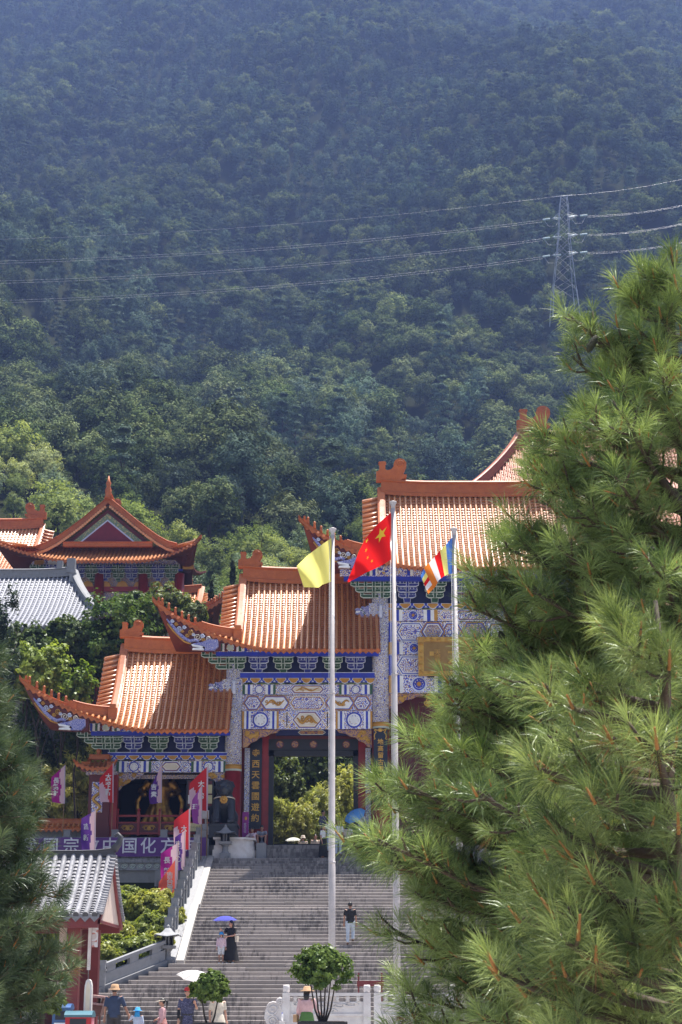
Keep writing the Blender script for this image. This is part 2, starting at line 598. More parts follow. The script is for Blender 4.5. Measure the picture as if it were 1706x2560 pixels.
def slab_run(step, x0, x1, y0, y1, z0, z1, k):
    """One step as a row of stone slabs butted end to end."""
    r = random.Random(k * 31 + 5)
    cuts = [x0]
    x = x0 + r.uniform(1.2, 2.6)
    while x < 3.2 and len(cuts) < 6:
        cuts.append(x)
        x += r.uniform(1.7, 2.7)
    cuts.append(x1)
    for a, b in zip(cuts, cuts[1:]):
        mb = MB()
        dz = r.uniform(-0.004, 0.004)
        n = 0.016
        # nosing-edged block: a small chamfer on the front top edge
        prof_ = [(y0 + n, z1 + dz), (y1 + 0.05, z1 + dz), (y1 + 0.05, z0), (y0 + r.uniform(0, .006), z0), (y0 + r.uniform(0, .004), z1 + dz - n)]
        xa, xb = a + 0.006, b - 0.006
        m = len(prof_)
        mb.add([(xa, y, z) for y, z in prof_] + [(xb, y, z) for y, z in prof_],
               [list(range(m)), list(range(2 * m - 1, m - 1, -1))] + [[(i + 1) % m, i, m + i, m + (i + 1) % m] for i in range(m)])
        mb.build('slab', m_step, step)


STEPS = []
# lower flight (flared to the left), middle flight, upper flight: (y front, y back, z bottom, z top, x left)
z, y = 0.0, 59.8
nl = 17
rl = 2.58 / nl
for i in range(nl):
    xl = XL - 0.45 - max(0, (66.0 - (y + 0.36)) * 0.9)
    STEPS.append((y, y + 0.36, z, z + rl, xl)); y += 0.36; z += rl
y = 67.0
nm = 16
rm = (4.98 - 2.58) / nm
for i in range(nm):
    STEPS.append((y, y + 0.37, z, z + rm, XL)); y += 0.37; z += rm
LAND = y
y = 73.9
nu = 17
ru = (ZT - 4.98) / nu
for i in range(nu):
    STEPS.append((y, y + 0.42, z, z + ru, XL)); y += 0.42; z += ru
YTOP = y
for k, (y0, y1, z0, z1, xl) in enumerate(STEPS):
    nxt = STEPS[k + 1][0] if k + 1 < len(STEPS) else y1 + 2.0
    e = bpy.data.objects.new('step', None)
    COL.objects.link(e)
    e.parent = stairs
    e.matrix_parent_inverse = Matrix.Translation(-Vector(stairs.location))
    slab_run(e, xl, XR, y0, max(y1, nxt), z0 - 0.3, z1, k)
# sloping ramp stones beside the flights
mb = MB()
for (ya, za, yb, zb) in ((66.6, 2.62, 73.0, 5.06), (73.6, 5.06, YTOP, ZT + 0.06)):
    for x0 in (XL - 0.02,):
        vs = [(x0 - 0.30, ya, za + .1), (x0, ya, za + .1), (x0, yb, zb + .1), (x0 - 0.30, yb, zb + .1)]
        lo = [(a, b, c - 0.9) for a, b, c in vs]
        mb2 = MB(); mb2.add(vs + lo, [(0, 1, 2, 3), (7, 6, 5, 4), (0, 4, 5, 1), (1, 5, 6, 2), (2, 6, 7, 3), (3, 7, 4, 0)])
        mb2.build('ramp_stone', m_pave, stairs)
# cheek wall carrying the balustrade, left of the ramp
mb = MB()
pl = [(66.3, -0.2), (66.3, 2.75), (73.2, 5.15), (73.9, 5.15), (80.6, ZT + 0.1), (81.2, ZT + 0.1), (81.2, -0.2)]
n = len(pl)
xa, xb = XL - 1.05, XL - 0.325
mb.add([(xa, a, b) for a, b in pl] + [(xb, a, b) for a, b in pl], [list(range(n)), list(range(2 * n - 1, n - 1, -1))] + [[(i + 1) % n, i, n + i, n + (i + 1) % n] for i in range(n)])
mb.build('cheek_wall', m_grey, stairs)
tb = MB(); tb.box2((XL - 0.5, YTOP, ZT - 0.5), (XR, YTOP + 1.3, ZT - 0.008)); tb.build('landing', m_step, stairs)

# ------------------------------------------------------------------ balustrades
def post_mesh(h, w, cap=True):
    mb = MB()
    mb.box((0, 0, h * 0.36), (w, w, h * 0.72))
    mb.box((0, 0, h * 0.74), (w * 1.18, w * 1.18, h * 0.05))
    mb.box((0, 0, h * 0.87), (w * 0.92, w * 0.92, h * 0.21))
    mb.box((0, 0, h * 0.985), (w * 1.05, w * 1.05, h * 0.03))
    return mb.mesh('post', m_grey)


def panel_between(a, b, zoff, h, parent, mat, th=0.14, openings=True):
    """Carved railing panel from a to b: rail on top, slot, solid slab below."""
    a, b = Vector(a), Vector(b)
    d = Vector((b.x - a.x, b.y - a.y, 0)).normalized()
    nrm = Vector((-d.y, d.x, 0)) * th / 2
    def slabs(z0, z1, t0=0.0, t1=1.0, w=1.0):
        p, q = a.lerp(b, t0), a.lerp(b, t1)
        vs = []
        for zz in (z0, z1):
            for c in (p - nrm * w, q - nrm * w, q + nrm * w, p + nrm * w):
                vs.append((c.x, c.y, c.z + zoff + zz))
        return vs, [(3, 2, 1, 0), (4, 5, 6, 7), (0, 1, 5, 4), (1, 2, 6, 5), (2, 3, 7, 6), (3, 0, 4, 7)]
    mb = MB()
    mb.add(*slabs(h * 0.84, h, w=1.25))
    mb.add(*slabs(0, h * 0.58))
    for t in (0.14, 0.5, 0.86):
        mb.add(*slabs(h * 0.575, h * 0.845, t - 0.07, t + 0.07, 0.8))
    return mb.build('panel', mat, parent)


bal = thing('stair_balustrade', 'weathered grey stone balustrade with square posts climbing beside the upper stairs', 'balustrade', (XL - 0.75, 66.5, 2.6))
pm = post_mesh(1.35, 0.30)
pts = []
for k in range(6):
    yy = 67.6 + k * 1.2
    pts.append(Vector((XL - 0.75, yy, 2.8 + (yy - 66.6) * 0.36)))
for k in range(6):
    yy = 75.0 + k * 1.22
    pts.append(Vector((XL - 0.75, yy, 5.2 + max(0, yy - 73.9) * 0.372)))
for i, p in enumerate(pts):
    o = link('post', pm, bal); o.location = p - Vector((0, 0, 0.15))
    if i: panel_between(pts[i - 1], p, -0.1, 0.95, bal, m_grey)

wing = thing('wing_balustrade', 'pale grey stone balustrade flaring outwards beside the lowest flight', 'balustrade', (-6.8, 66, 2.5))
wp = [Vector((-6.75 - 2.05 * k, 66.1 - 2.28 * k, 2.55 - 0.93 * k)) for k in range(4)]
for i, p in enumerate(wp):
    if i:
        o = link('post', post_mesh(1.3, 0.36), wing); o.location = p - Vector((0, 0, 0.25))
        panel_between(wp[i - 1], p, 0.05, 0.85, wing, m_grey, 0.18)
        q = wp[i - 1]
        mbw = MB()
        d = (p - q); nn = Vector((-d.y, d.x, 0)).normalized() * 0.22
        vs = [q - nn + Vector((0, 0, .15)), p - nn + Vector((0, 0, .15)), p + nn + Vector((0, 0, .15)), q + nn + Vector((0, 0, .15))]
        lo = [Vector((v.x, v.y, -0.3)) for v in vs]
        mbw.add(vs + lo, [(0, 1, 2, 3), (7, 6, 5, 4), (0, 4, 5, 1), (1, 5, 6, 2), (2, 6, 7, 3), (3, 7, 4, 0)])
        mbw.build('wall_base', m_grey, wing)


def lantern(p, h, label):
    t = thing('stone_lantern', label, 'lantern', p, 'stone lanterns by the stairs')
    k = h / 1.6
    mb = MB()
    mb.box((0, 0, 0.12 * k), (0.50 * k, 0.50 * k, 0.24 * k)); mb.lathe((0, 0, 0.24 * k), [(0.2 * k, 0), (0.14 * k, 0.12 * k), (0.13 * k, 0.3 * k), (0.22 * k, 0.42 * k)], 8, smooth=False)
    mb.box((0, 0, 0.72 * k), (0.58 * k, 0.58 * k, 0.12 * k), taper=1.08)
    mb.build('base', m_grey, t, True)
    mb = MB()
    for a in range(4):
        for q in range(4):
            u = (-0.18 + 0.12 * q) * k
            x, y = [(u, -0.18 * k), (0.18 * k, u), (-u, 0.18 * k), (-0.18 * k, -u)][a]
            mb.box((x, y, 0.95 * k), (0.045 * k, 0.045 * k, 0.36 * k))
    mb.box((0, 0, 0.95 * k), (0.28 * k, 0.28 * k, 0.355 * k), 1)
    mb.build('light_box', [m_grey, m_dark], t, True)
    mb = MB()
    n = 16
    prof_ = [(0.60, 1.13), (0.56, 1.17), (0.38, 1.22), (0.24, 1.32), (0.13, 1.44), (0.07, 1.46), (0.09, 1.50), (0.06, 1.55), (0.0, 1.60)]
    rows = []
    for r_, z_ in prof_:
        row = []
        for q in range(n + 1):
            a = 2 * PI * q / n + PI / 4
            c = abs(math.cos(2 * (a - PI / 4)))
            f = 1 + 0.22 * c * (r_ / 0.6)
            up = 0.07 * c ** 3 * (r_ / 0.6) ** 2
            row.append((r_ * f * 0.85 * k * math.cos(a), r_ * f * 0.85 * k * math.sin(a), (z_ + up) * k))
        rows.append(row)
    mb.grid(rows)
    mb.add([(x, y, z - 0.03 * k) for x, y, z in rows[0][:-1]], [list(range(n))[::-1]])
    mb.build('lantern_roof', m_grey, t, True)
    return t


lantern((XL - 0.62, 66.25, 2.50), 1.55, 'grey stone lantern at the foot of the upper stair balustrade')
lantern(tuple(W(563, 2153, 80.9).xy) + (ZT,), 1.6, 'grey stone lantern at the stair head before the white plinth')

# ------------------------------------------------------------------ terrace beside the stairs
YW = 80.7
tw = thing('terrace_wall', 'stained stone retaining wall of the terrace below the purple banner', 'wall', (-12, YW, 5))
mb = MB()
mb.box2((-40, YW + 0.25, 2.0), (XL - 1.1, YW + 1.0, ZT - 0.55)); mb.build('wall_face', m_wallst, tw)
mb = MB(); mb.box2((-40, YW + 0.05, ZT - 0.20), (XL - 1.1, YW + 1.0, ZT)); mb.build('cornice', m_grey, tw)
mb = MB(); mb.box2((-40, YW + 0.15, ZT - 0.55), (XL - 1.1, YW + 0.9, ZT - 0.205))
r = random.Random(3)
x = -22.0
while x < XL - 1.4:
    a = [Vector((x + 0.16 * math.cos(q) * (1 - q / 14), YW + 0.14, ZT - 0.37 + 0.12 * math.sin(q) * (1 - q / 14))) for q in np.linspace(0, 11, 18)]
    mb.tube(a, 0.018, 5, 1)
    x += 0.38
mb.build('carved_band', [m_grey, m_pale], tw)
for x in (-16.5, -13.7, -10.9, -8.6):
    MB().box2((x - 0.18, YW + 0.12, 2.5), (x + 0.18, YW + 0.3, ZT - 0.56)).build('pilaster', m_wallst, tw)
fl = MB(); fl.box2((-40, YW + 1.0, ZT - 0.6), (XL - 0.5, 90, ZT - 0.012)); tag(fl.build('terrace_pavement', m_pave), kind='structure')

tb_ = thing('terrace_balustrade', 'low stone balustrade along the terrace edge behind the purple banner', 'balustrade', (-12, YW + 0.35, ZT))
tp = post_mesh(1.35, 0.34)
prev = None
for px in (-40, 60, 168, 288, 410, 508):
    p = W(px, 2100, YW + 0.35); p.z = ZT
    o = link('post', tp, tb_); o.location = p
    if prev is not None: panel_between(prev, p, 0, 1.0, tb_, m_grey)
    prev = p

bn = thing('cloth_banner', 'long purple cloth banner with white characters hung along the terrace edge', 'banner', (-10.5, YW, ZT + 0.1))
m_banner = M('purple_cloth', (0.10, 0.038, 0.18), 0.85, (0.115, 0.043, 0.20), sc_=0.8)
m_btext = M('white_print', (0.62, 0.62, 0.70), 0.8)
p0, p1 = W(40, 2092, YW - 0.02), W(516, 2090, YW - 0.02)
zt, zb = p0.z - 0.02, W(300, 2141, YW - 0.02).z
rows = []
N = 70
for j in range(4):
    row = []
    for i in range(N + 1):
        t = i / N
        x = p0.x + (p1.x - p0.x) * t
        zz = zt + (zb - zt) * j / 3 - 0.03 * math.sin(PI * ((t * 4) % 1)) * (1 - j / 5)
        row.append((x, YW - 0.02 + 0.018 * math.sin(t * 61) * math.sin(j + t * 9), zz))
    rows.append(row)
mb = MB(); mb.grid(rows)
back = [[(x, y + 0.012, z) for x, y, z in r_] for r_ in rows]
mb.grid(back, flip=True)
mb.build('cloth', m_banner, bn)
zc = (zt + zb) / 2
for ch, px in zip('我国宗教中国化方向', (72, 127, 178, 228, 275, 324, 371, 421, 473)):
    q = W(px, 2116, YW - 0.05)
    text(ch, 0.78, m_btext, bn, (q.x, YW - 0.047, zc), extrude=0.004, bold=0.008)
# ------------------------------------------------------------------ curved tiled roofs
YG = 84.0                        # front plane of the gate's columns


def fslope(v):
    return v * (1.36 - 0.36 * v)


class Roof:
    """A hipped and gabled roof in glazed tile. Ends: 'hip' sweeps up to a corner, 'cut' stops against a column."""
    def __init__(s, xl, xr, tipl, tipr, yr, zr, D, ze, up, fwd=0.5, vh=0.80):
        s.xl, s.xr, s.tipl, s.tipr, s.yr, s.zr, s.D, s.ze, s.up, s.fwd, s.vh = xl, xr, tipl, tipr, yr, zr, D, ze, up, fwd, vh

    def t(s, X):
        if s.tipl is not None:
            x0 = s.xl + 0.48 * (s.xl - s.tipl)
            if X < x0: return min(1.06, (x0 - X) / (x0 - s.tipl))
        if s.tipr is not None:
            x0 = s.xr - 0.48 * (s.tipr - s.xr)
            if X > x0: return min(1.06, (X - x0) / (s.tipr - x0))
        return 0.0

    def vstart(s, X):
        if X < s.xl - 1e-6: return s.vh + (1 - s.vh) * min(1, ((s.xl - X) / (s.xl - s.tipl))) ** 0.9
        if X > s.xr + 1e-6: return s.vh + (1 - s.vh) * min(1, ((X - s.xr) / (s.tipr - s.xr))) ** 0.9
        return 0.0

    def p(s, X, v, lift=0.0, side=-1):
        t = s.t(X)
        z = s.zr - (s.zr - s.ze) * fslope(v) + s.up * t ** 1.7 * v ** 3
        return Vector((X, s.yr + side * (s.D * v + s.fwd * t * t * v), z + lift))

    def nrm(s, X, v):
        a, b = s.p(X, max(0, v - .02)), s.p(X, min(1, v + .02))
        d = (b - a).normalized()
        return Vector((0, d.z, -d.y)) if -d.y > 0 else Vector((0, -d.z, d.y))


def tile_rows(rf, parent, space, rad, mrow, name='tile_row', joined=False, seg=14, mend=None):
    mend = mend or m_ridge
    xa = rf.tipl if rf.tipl is not None else rf.xl
    xb = rf.tipr if rf.tipr is not None else rf.xr
    n = int(round((xb - xa) / space))
    cen = [xa + (i + 0.5) * (xb - xa) / n for i in range(n)]
    big = MB()
    for X in cen:
        v0 = rf.vstart(X)
        if v0 > 0.975: continue
        mb = big if joined else MB()
        k = max(3, int(seg * (1 - v0)))
        rows = []
        for i in range(k + 1):
            v = v0 + (1 - v0) * i / k
            c = rf.p(X, v)
            nn = rf.nrm(X, v)
            row = []
            for q in range(6):
                a = PI * q / 5
                row.append(c + Vector((rad * math.cos(a), 0, 0)) + nn * (0.02 + rad * 1.05 * math.sin(a)))
            rows.append(row)
        mb.grid(rows, 0, True, flip=True)
        # round end tile
        c = rf.p(X, 1.0); nn = rf.nrm(X, 1.0)
        d = (rf.p(X, 1.0) - rf.p(X, 0.96)).normalized()
        ring = [c + Vector((rad * 1.05 * math.cos(a), 0, 0)) + nn * (0.03 + rad * 1.05 * math.sin(a)) for a in np.linspace(0, 2 * PI, 11)[:-1]]
        fr = [x + d * 0.04 for x in ring]
        mb.add(ring + fr, [list(range(10, 20))] + [[(i + 1) % 10, i, 10 + i, 10 + (i + 1) % 10] for i in range(10)], 1)
        if not joined: mb.build(name, [mrow, mend], parent)
    if joined:
        tag(big.build(name + 's', [mrow, mend], parent), kind='stuff')
    return cen


def deck(rf, cols, courses, mats, name, parent=None, eave=0.16, back=True):
    """Pan tiles laid in overlapping courses, with a drip edge, the underside and the back slope."""
    mb = MB()
    xa = rf.tipl if rf.tipl is not None else rf.xl
    xb = rf.tipr if rf.tipr is not None else rf.xr
    ex = [xa + (xb - xa) * i / cols for i in range(cols + 1)]
    for a, b in zip(ex, ex[1:]):
        xm = (a + b) / 2
        v0 = min(0.985, rf.vstart(xm))
        k = max(1, int(courses * (1 - v0)))
        for i in range(k):
            va, vb = v0 + (1 - v0) * i / k, v0 + (1 - v0) * (i + 1) / k
            n1 = rf.nrm(xm, (va + vb) / 2)
            A, B = rf.p(a, va), rf.p(b, va)
            C, D_ = rf.p(b, vb) + n1 * 0.045, rf.p(a, vb) + n1 * 0.045
            m1 = (A + B) / 2 - n1 * 0.03; m2 = (C + D_) / 2 - n1 * 0.03
            mb.add([A, m1, B, C, m2, D_], [(0, 5, 4, 1), (1, 4, 3, 2)], 0)
            E1, E2 = D_ - n1 * 0.045, C - n1 * 0.045
            mb.add([D_, C, E2, E1, m2], [(0, 3, 2, 1, 4)], 1)
        # hanging drip tile
        e1, e2 = rf.p(a, 1), rf.p(b, 1)
        mid = (e1 + e2) / 2
        mb.add([e1 + Vector((0, -0.02, 0.02)), e2 + Vector((0, -0.02, 0.02)), e2 + Vector((0, -0.03, -0.06)), mid + Vector((0, -0.035, -0.2)), e1 + Vector((0, -0.03, -0.06))], [(0, 4, 3, 2, 1)], 1)
    # closing underside and back slope
    K = 8
    rows_f = [[rf.p(x, max(rf.vstart(x), 0) + (1 - max(rf.vstart(x), 0)) * j / K, -0.12) for x in ex] for j in range(K + 1)]
    mb.grid(rows_f, 2, False)
    mb.grid([rows_f[-1], [p + Vector((0, 0.0, 0.14)) for p in rows_f[-1]]], 2, False)
    if back:
        rows_b = [[rf.p(x, rf.vstart(x) + (1 - rf.vstart(x)) * j / K, 0.0, 1) for x in ex] for j in range(K + 1)]
        mb.grid(rows_b, 0, False)
    # hip skirts at the swept ends
    for tip, g_, sgn in ((rf.tipl, rf.xl, -1), (rf.tipr, rf.xr, 1)):
        if tip is None: continue
        rows = []
        for i in range(9):
            X = g_ + (tip - g_) * i / 8
            v = rf.vstart(X + sgn * 1e-4)
            f_, b_ = rf.p(X, v), rf.p(X, v, 0, 1)
            row = []
            for j in range(7):
                q = j / 6
                pnt = f_.lerp(b_, q)
                sag = 4 * q * (1 - q)
                pnt.z -= sag * rf.up * 0.62 * (i / 8) ** 2.2
                pnt.x -= sgn * sag * 0.55 * (i / 8)
                row.append(pnt)
            rows.append(row)
        mb.grid(rows, 0, False, flip=sgn < 0)
        mb.grid([[q - Vector((0, 0, 0.14)) for q in r_] for r_ in rows], 2, False, flip=sgn > 0)
        mb.grid([rows[-1], [q - Vector((0, 0, 0.15)) for q in rows[-1]]], 2, False)
        # gable wall
        mb.add([rf.p(g_, 0), rf.p(g_, rf.vh), rf.p(g_, rf.vh, 0, 1)], [(0, 1, 2)], 2)
    return mb.build(name, mats, parent)


def sweep_box(pts, w, h, base=-0.05, taper=None):
    """A ridge of rectangular section with a rounded cap along pts."""
    mb = MB()
    rows = []
    n = len(pts)
    for i, p in enumerate(pts):
        d = Vector(pts[min(i + 1, n - 1)]) - Vector(pts[max(0, i - 1)])
        sd_ = Vector((d.y, -d.x, 0))
        sd_ = sd_.normalized() if sd_.length > 1e-6 else Vector((1, 0, 0))
        k = 1.0 if taper is None else 1 + (taper - 1) * i / (n - 1)
        P = Vector(p); Z = Vector((0, 0, 1))
        sec = [(-.5, base), (-.5, h * .16), (-.40, h * .2), (-.40, h * .78), (-.56, h * .82), (-.56, h * .9), (-.3, h), (.3, h), (.56, h * .9), (.56, h * .82), (.40, h * .78), (.40, h * .2), (.5, h * .16), (.5, base)]
        rows.append([P + sd_ * (a * w * k) + Z * (b * (k if b > 0 else 1)) for a, b in sec])
    mb.grid(rows, 0, False)
    m_ = len(rows[0])
    mb.add(rows[0], [list(range(m_))[::-1]]); mb.add(rows[-1], [list(range(m_))])
    return mb


CHI = [(0, 0), (0, 62), (14, 66), (14, 70), (20, 74), (20, 118), (14, 122), (20, 130), (58, 130), (64, 122), (58, 118), (58, 76), (70, 70),
       (96, 78), (112, 96), (112, 116), (120, 136), (136, 148), (158, 150), (178, 142), (192, 124), (192, 96), (182, 78), (176, 60), (168, 46),
       (182, 42), (195, 44), (190, 26), (176, 18), (160, 8), (150, 0)]


def ridge_beast(parent, x, y, z, scale, sgn=1):
    """The curled dragon-fish at the end of a main ridge."""
    k = scale / 130.0
    poly = [(x + sgn * a * k, z + b * k) for a, b in CHI]
    mb = MB(); mb.prism(poly, y - 0.2, y + 0.2, 0)
    sp = [Vector((x + sgn * (152 + 26 * (1 - q / 11) * math.cos(q)) * k, y - 0.21, z + (112 + 26 * (1 - q / 11) * math.sin(q)) * k)) for q in np.linspace(0, 10, 16)]
    mb.tube(sp, 0.03, 5)
    for b in (20, 40):
        mb.box((x + sgn * 70 * k, y, z + b * k), (130 * k, 0.44, 0.03))
    return mb.build('ridge_beast', m_ridge, parent)


def full_roof(gate_, rf, space=0.285, rad=0.075, ridge_h=0.85, beast=1.35, rows=True, verge=True, mats=None, carving=True, joined=False, courses=34, seg=14, figs=6, curl=1.0, hs=1.0):
    mt = mats or (m_tile, m_pan, m_ridge)
    xa = rf.tipl if rf.tipl is not None else rf.xl
    xb = rf.tipr if rf.tipr is not None else rf.xr
    d = deck(rf, int(round((xb - xa) / space)), courses, [mt[1], mt[2], m_soffit], 'roof', gate_)
    tile_rows(rf, d, space, rad, mt[0], joined=joined, seg=seg, mend=mt[2])
    # main ridge, rising slightly to its ends
    xs_ = np.linspace(rf.xl, rf.xr, 13)
    def rise(x):
        r_ = 0.0
        if rf.tipl is not None: r_ += 0.16 * max(0, 1 - (x - rf.xl) / 3.0) ** 2
        if rf.tipr is not None: r_ += 0.16 * max(0, 1 - (rf.xr - x) / 3.0) ** 2
        return r_
    sweep_box([(x, rf.yr, rf.zr + rise(x) - 0.05) for x in xs_], 0.42, ridge_h).build('main_ridge', mt[2], d)
    for tip, g_, sg in ((rf.tipl, rf.xl, -1), (rf.tipr, rf.xr, 1)):
        if tip is None: continue
        if beast: ridge_beast(d, g_ + sg * 0.25, rf.yr, rf.zr + ridge_h * 0.92, beast, -sg)
        # gable ridge down the front slope
        pts_ = [rf.p(g_, v, 0.0) for v in np.linspace(0.0, rf.vh + 0.05, 9)]
        sweep_box(pts_, 0.36 * hs, 0.5 * hs).build('gable_ridge', mt[2], d)
        e = rf.p(g_, rf.vh + 0.06)
        if hs == 1: MB().box(e + Vector((0, -0.02, 0.22)), (0.42, 0.26, 0.6)).box(e + Vector((0, -0.06, 0.6)), (0.3, 0.3, 0.2)).build('ridge_end_tile', mt[2], d)
        if verge:
            mb = MB()
            nv = 15
            for i in range(nv):
                v = 0.04 + (rf.vh - 0.08) * i / (nv - 1)
                a = rf.p(g_, v, 0.10) + Vector((sg * 0.1, 0, 0))
                b = rf.p(g_, v, -0.12) + Vector((sg * 1.0, 0, 0))
                mb.tube([a, b], 0.075, 8, 0)
            q0 = [rf.p(g_, v, 0.0) for v in np.linspace(0, rf.vh, 7)]
            mb.grid([q0, [x + Vector((sg * 1.0, 0, -0.22)) for x in q0]], 1, False, flip=sg > 0)
            tag(mb.build('verge_tiles', [mt[0], mt[1]], d), kind='stuff')
        # hip ridge to the corner, with the small figures
        hp = []
        for i in range(14):
            X = g_ + (tip - g_) * i / 13
            hp.append(rf.p(X, rf.vstart(X + sg * 1e-4), 0.02))
        nb = 6
        sweep_box(hp[:nb + 1], 0.30 * hs, 0.46 * hs).build('hip_ridge', mt[2], d)
        b0 = hp[nb]
        k = 0.0052
        head = [(0, 0), (0, 60), (20, 78), (34, 62), (50, 84), (72, 70), (88, 92), (104, 66), (100, 30), (84, 0)]
        hb = MB(); hb.prism([(b0.x + sg * (a - 40) * k, b0.z + c * k) for a, c in head], b0.y - 0.16, b0.y + 0.16)
        if hs == 1: hb.build('hip_beast', mt[2], d)
        tail = hp[nb:] + [hp[-1] + Vector((sg * 0.16, -0.05, 0.14)) * curl, hp[-1] + Vector((sg * 0.26, -0.08, 0.28)) * curl]
        sweep_box(tail, 0.24 * hs, 0.22 * hs, taper=0.75).build('hip_ridge', mt[2], d)
        for i in range(figs):
            q = nb + 1.0 + i * (12.3 - nb - 1.0) / max(1, figs - 1)
            a = hp[int(q)].lerp(hp[min(13, int(q) + 1)], q % 1) + Vector((0, 0, 0.2))
            fb = MB()
            fb.lathe(a, [(0.075, 0), (0.07, 0.12), (0.05, 0.22), (0.065, 0.25), (0.065, 0.32), (0.03, 0.36)], 7)
            if i == figs - 1: fb.box(a + Vector((sg * 0.1, 0, 0.14)), (0.3, 0.12, 0.12), 0, 0, 0, -sg * 0.5).box(a + Vector((sg * .18, 0, .3)), (.1, .1, .2))
            fb.build('ridge_figure', mt[2], d)
        if carving: corner_carving(d, rf, tip, sg)
    return d


def corner_carving(parent, rf, tip, sg):
    """Carved dragon and cloud board under a swept eave corner."""
    y = rf.yr - rf.D - rf.fwd + 0.12
    zt = rf.p(tip, 1.0).z
    k = 1 / (7.127 * 51.0)
    def P(a, b): return (tip - sg * (a - 157) * k, zt - (b - 330) * k)
    def V(a, b, dy=0.0): x, z = P(a, b); return Vector((x, y + dy + 0.35 * max(0, abs(x - tip)) / 4.0, z))
    top = []
    for a in (270, 420, 560, 700, 860, 1000, 1150, 1290):
        x, z = P(a, 0)
        top.append((x, rf.p(x, 1.0).z - 0.16))
    poly = top + [P(*q) for q in ((1290, 1120), (1080, 1140), (800, 1120), (700, 985), (520, 850), (350, 610))]
    mb = MB()
    n = len(poly)
    vs = [(x, y + 0.35 * abs(x - tip) / 4.0, z) for x, z in poly]
    mb.add(vs + [(a, b + 0.1, c) for a, b, c in vs], [list(range(n)) if sg < 0 else list(range(n))[::-1], list(range(n, 2 * n))] + [[i, (i + 1) % n, n + (i + 1) % n, n + i] for i in range(n)], 0)
    board = mb.build('corner_board', m_dred, parent)
    mb = MB()
    mb.tube([V(*q, -0.06) for q in ((320, 560), (380, 630), (440, 700), (530, 810), (640, 905), (740, 955), (830, 930), (900, 960))], [0.03, 0.06, 0.075, 0.08, 0.085, 0.085, 0.08, 0.07], 8, 0)
    mb.tube([V(*q, -0.02) for q in ((340, 640), (430, 760), (530, 860), (640, 960), (760, 1000))], 0.045, 6, 1)
    for cx, cy, r_, m_ in ((420, 590, 34, 2), (800, 830, 30, 2), (1150, 940, 46, 1), (980, 920, 36, 1), (600, 770, 30, 1), (1200, 1010, 40, 2), (1130, 1050, 34, 3), (550, 730, 52, 2), (635, 700, 34, 2), (755, 790, 54, 1), (875, 880, 72, 3), (490, 645, 34, 1), (1070, 900, 52, 3), (690, 850, 36, 1), (960, 850, 40, 2)):
        sp = [V(cx + r_ * (1 - q / 14) * math.cos(q), cy + r_ * (1 - q / 14) * math.sin(q), -0.05) for q in np.linspace(0, 12, 20)]
        mb.tube(sp, 0.022, 5, m_)
    head = [(800, 1000), (960, 975), (1080, 925), (1240, 930), (1250, 1050), (1180, 1125), (1000, 1125), (1020, 1070), (970, 1040), (800, 1025)]
    mb.prism([P(*q) for q in head], y + 0.02, y + 0.3, 0)
    mb.prism([P(*q) for q in ((765, 1010), (980, 1050), (965, 1075), (790, 1052))], y + 0.0, y + 0.2, 4)
    mb.prism([P(*q) for q in ((785, 1115), (800, 1085), (960, 1072), (1000, 1100), (985, 1122))], y - 0.01, y + 0.2, 4)
    mb.ball(V(1050, 985, -0.08), 0.05, 4)
    mb.tube([V(*q, -0.06) for q in ((1060, 950), (1130, 990), (1180, 960))], 0.03, 5, 1)
    mb.build('dragon_carving', [m_dragonb, m_gold, m_paleb, m_cream, m_white], board)


# ------------------------------------------------------------------ painted timber
def inset_hex(x0, x1, z0, z1, k, e):
    """Hexagonal cartouche outline: pointed left and right ends, inset by e."""
    zc = (z0 + z1) / 2
    return [(x0 + e * 1.2, zc), (x0 + k + e * 0.6, z1 - e), (x1 - k - e * 0.6, z1 - e), (x1 - e * 1.2, zc), (x1 - k - e * 0.6, z0 + e), (x0 + k + e * 0.6, z0 + e)]


def cartouche(parent, x0, x1, z0, z1, y, mats, e=0.05, k=0.22):
    mb = MB()
    for i in range(len(mats)):
        mb.prism(inset_hex(x0, x1, z0, z1, k, e * i), y - 0.008 * (i + 1), y + 0.02, i)
    return mb.build('cartouche', list(mats), parent)


def motif(parent, x0, x1, z0, z1, y, seed=1):
    """Raised gold scroll or dragon in the field of a cartouche."""
    rr = random.Random(seed)
    mb = MB()
    w, h = x1 - x0, z1 - z0
    xc, zc = (x0 + x1) / 2, (z0 + z1) / 2
    ph = rr.uniform(0, 6)
    mb.tube([Vector((xc + w * .42 * (t - .5) * 2, y, zc + h * .2 * math.sin(t * 9 + ph))) for t in np.linspace(0, 1, 20)], [h * (.05 + .06 * math.sin(PI * t)) for t in np.linspace(0, 1, 20)], 5, sq=(1, 1))
    for i in range(5):
        c = (xc + w * rr.uniform(-.36, .36), zc + h * rr.uniform(-.2, .2)); r_ = h * rr.uniform(.1, .18)
        mb.tube([Vector((c[0] + r_ * (1 - q / 9) * math.cos(q + i), y, c[1] + r_ * (1 - q / 9) * math.sin(q + i))) for q in np.linspace(0, 7, 9)], h * .045, 4)
    return mb.build('gold_motif', m_gold, parent)


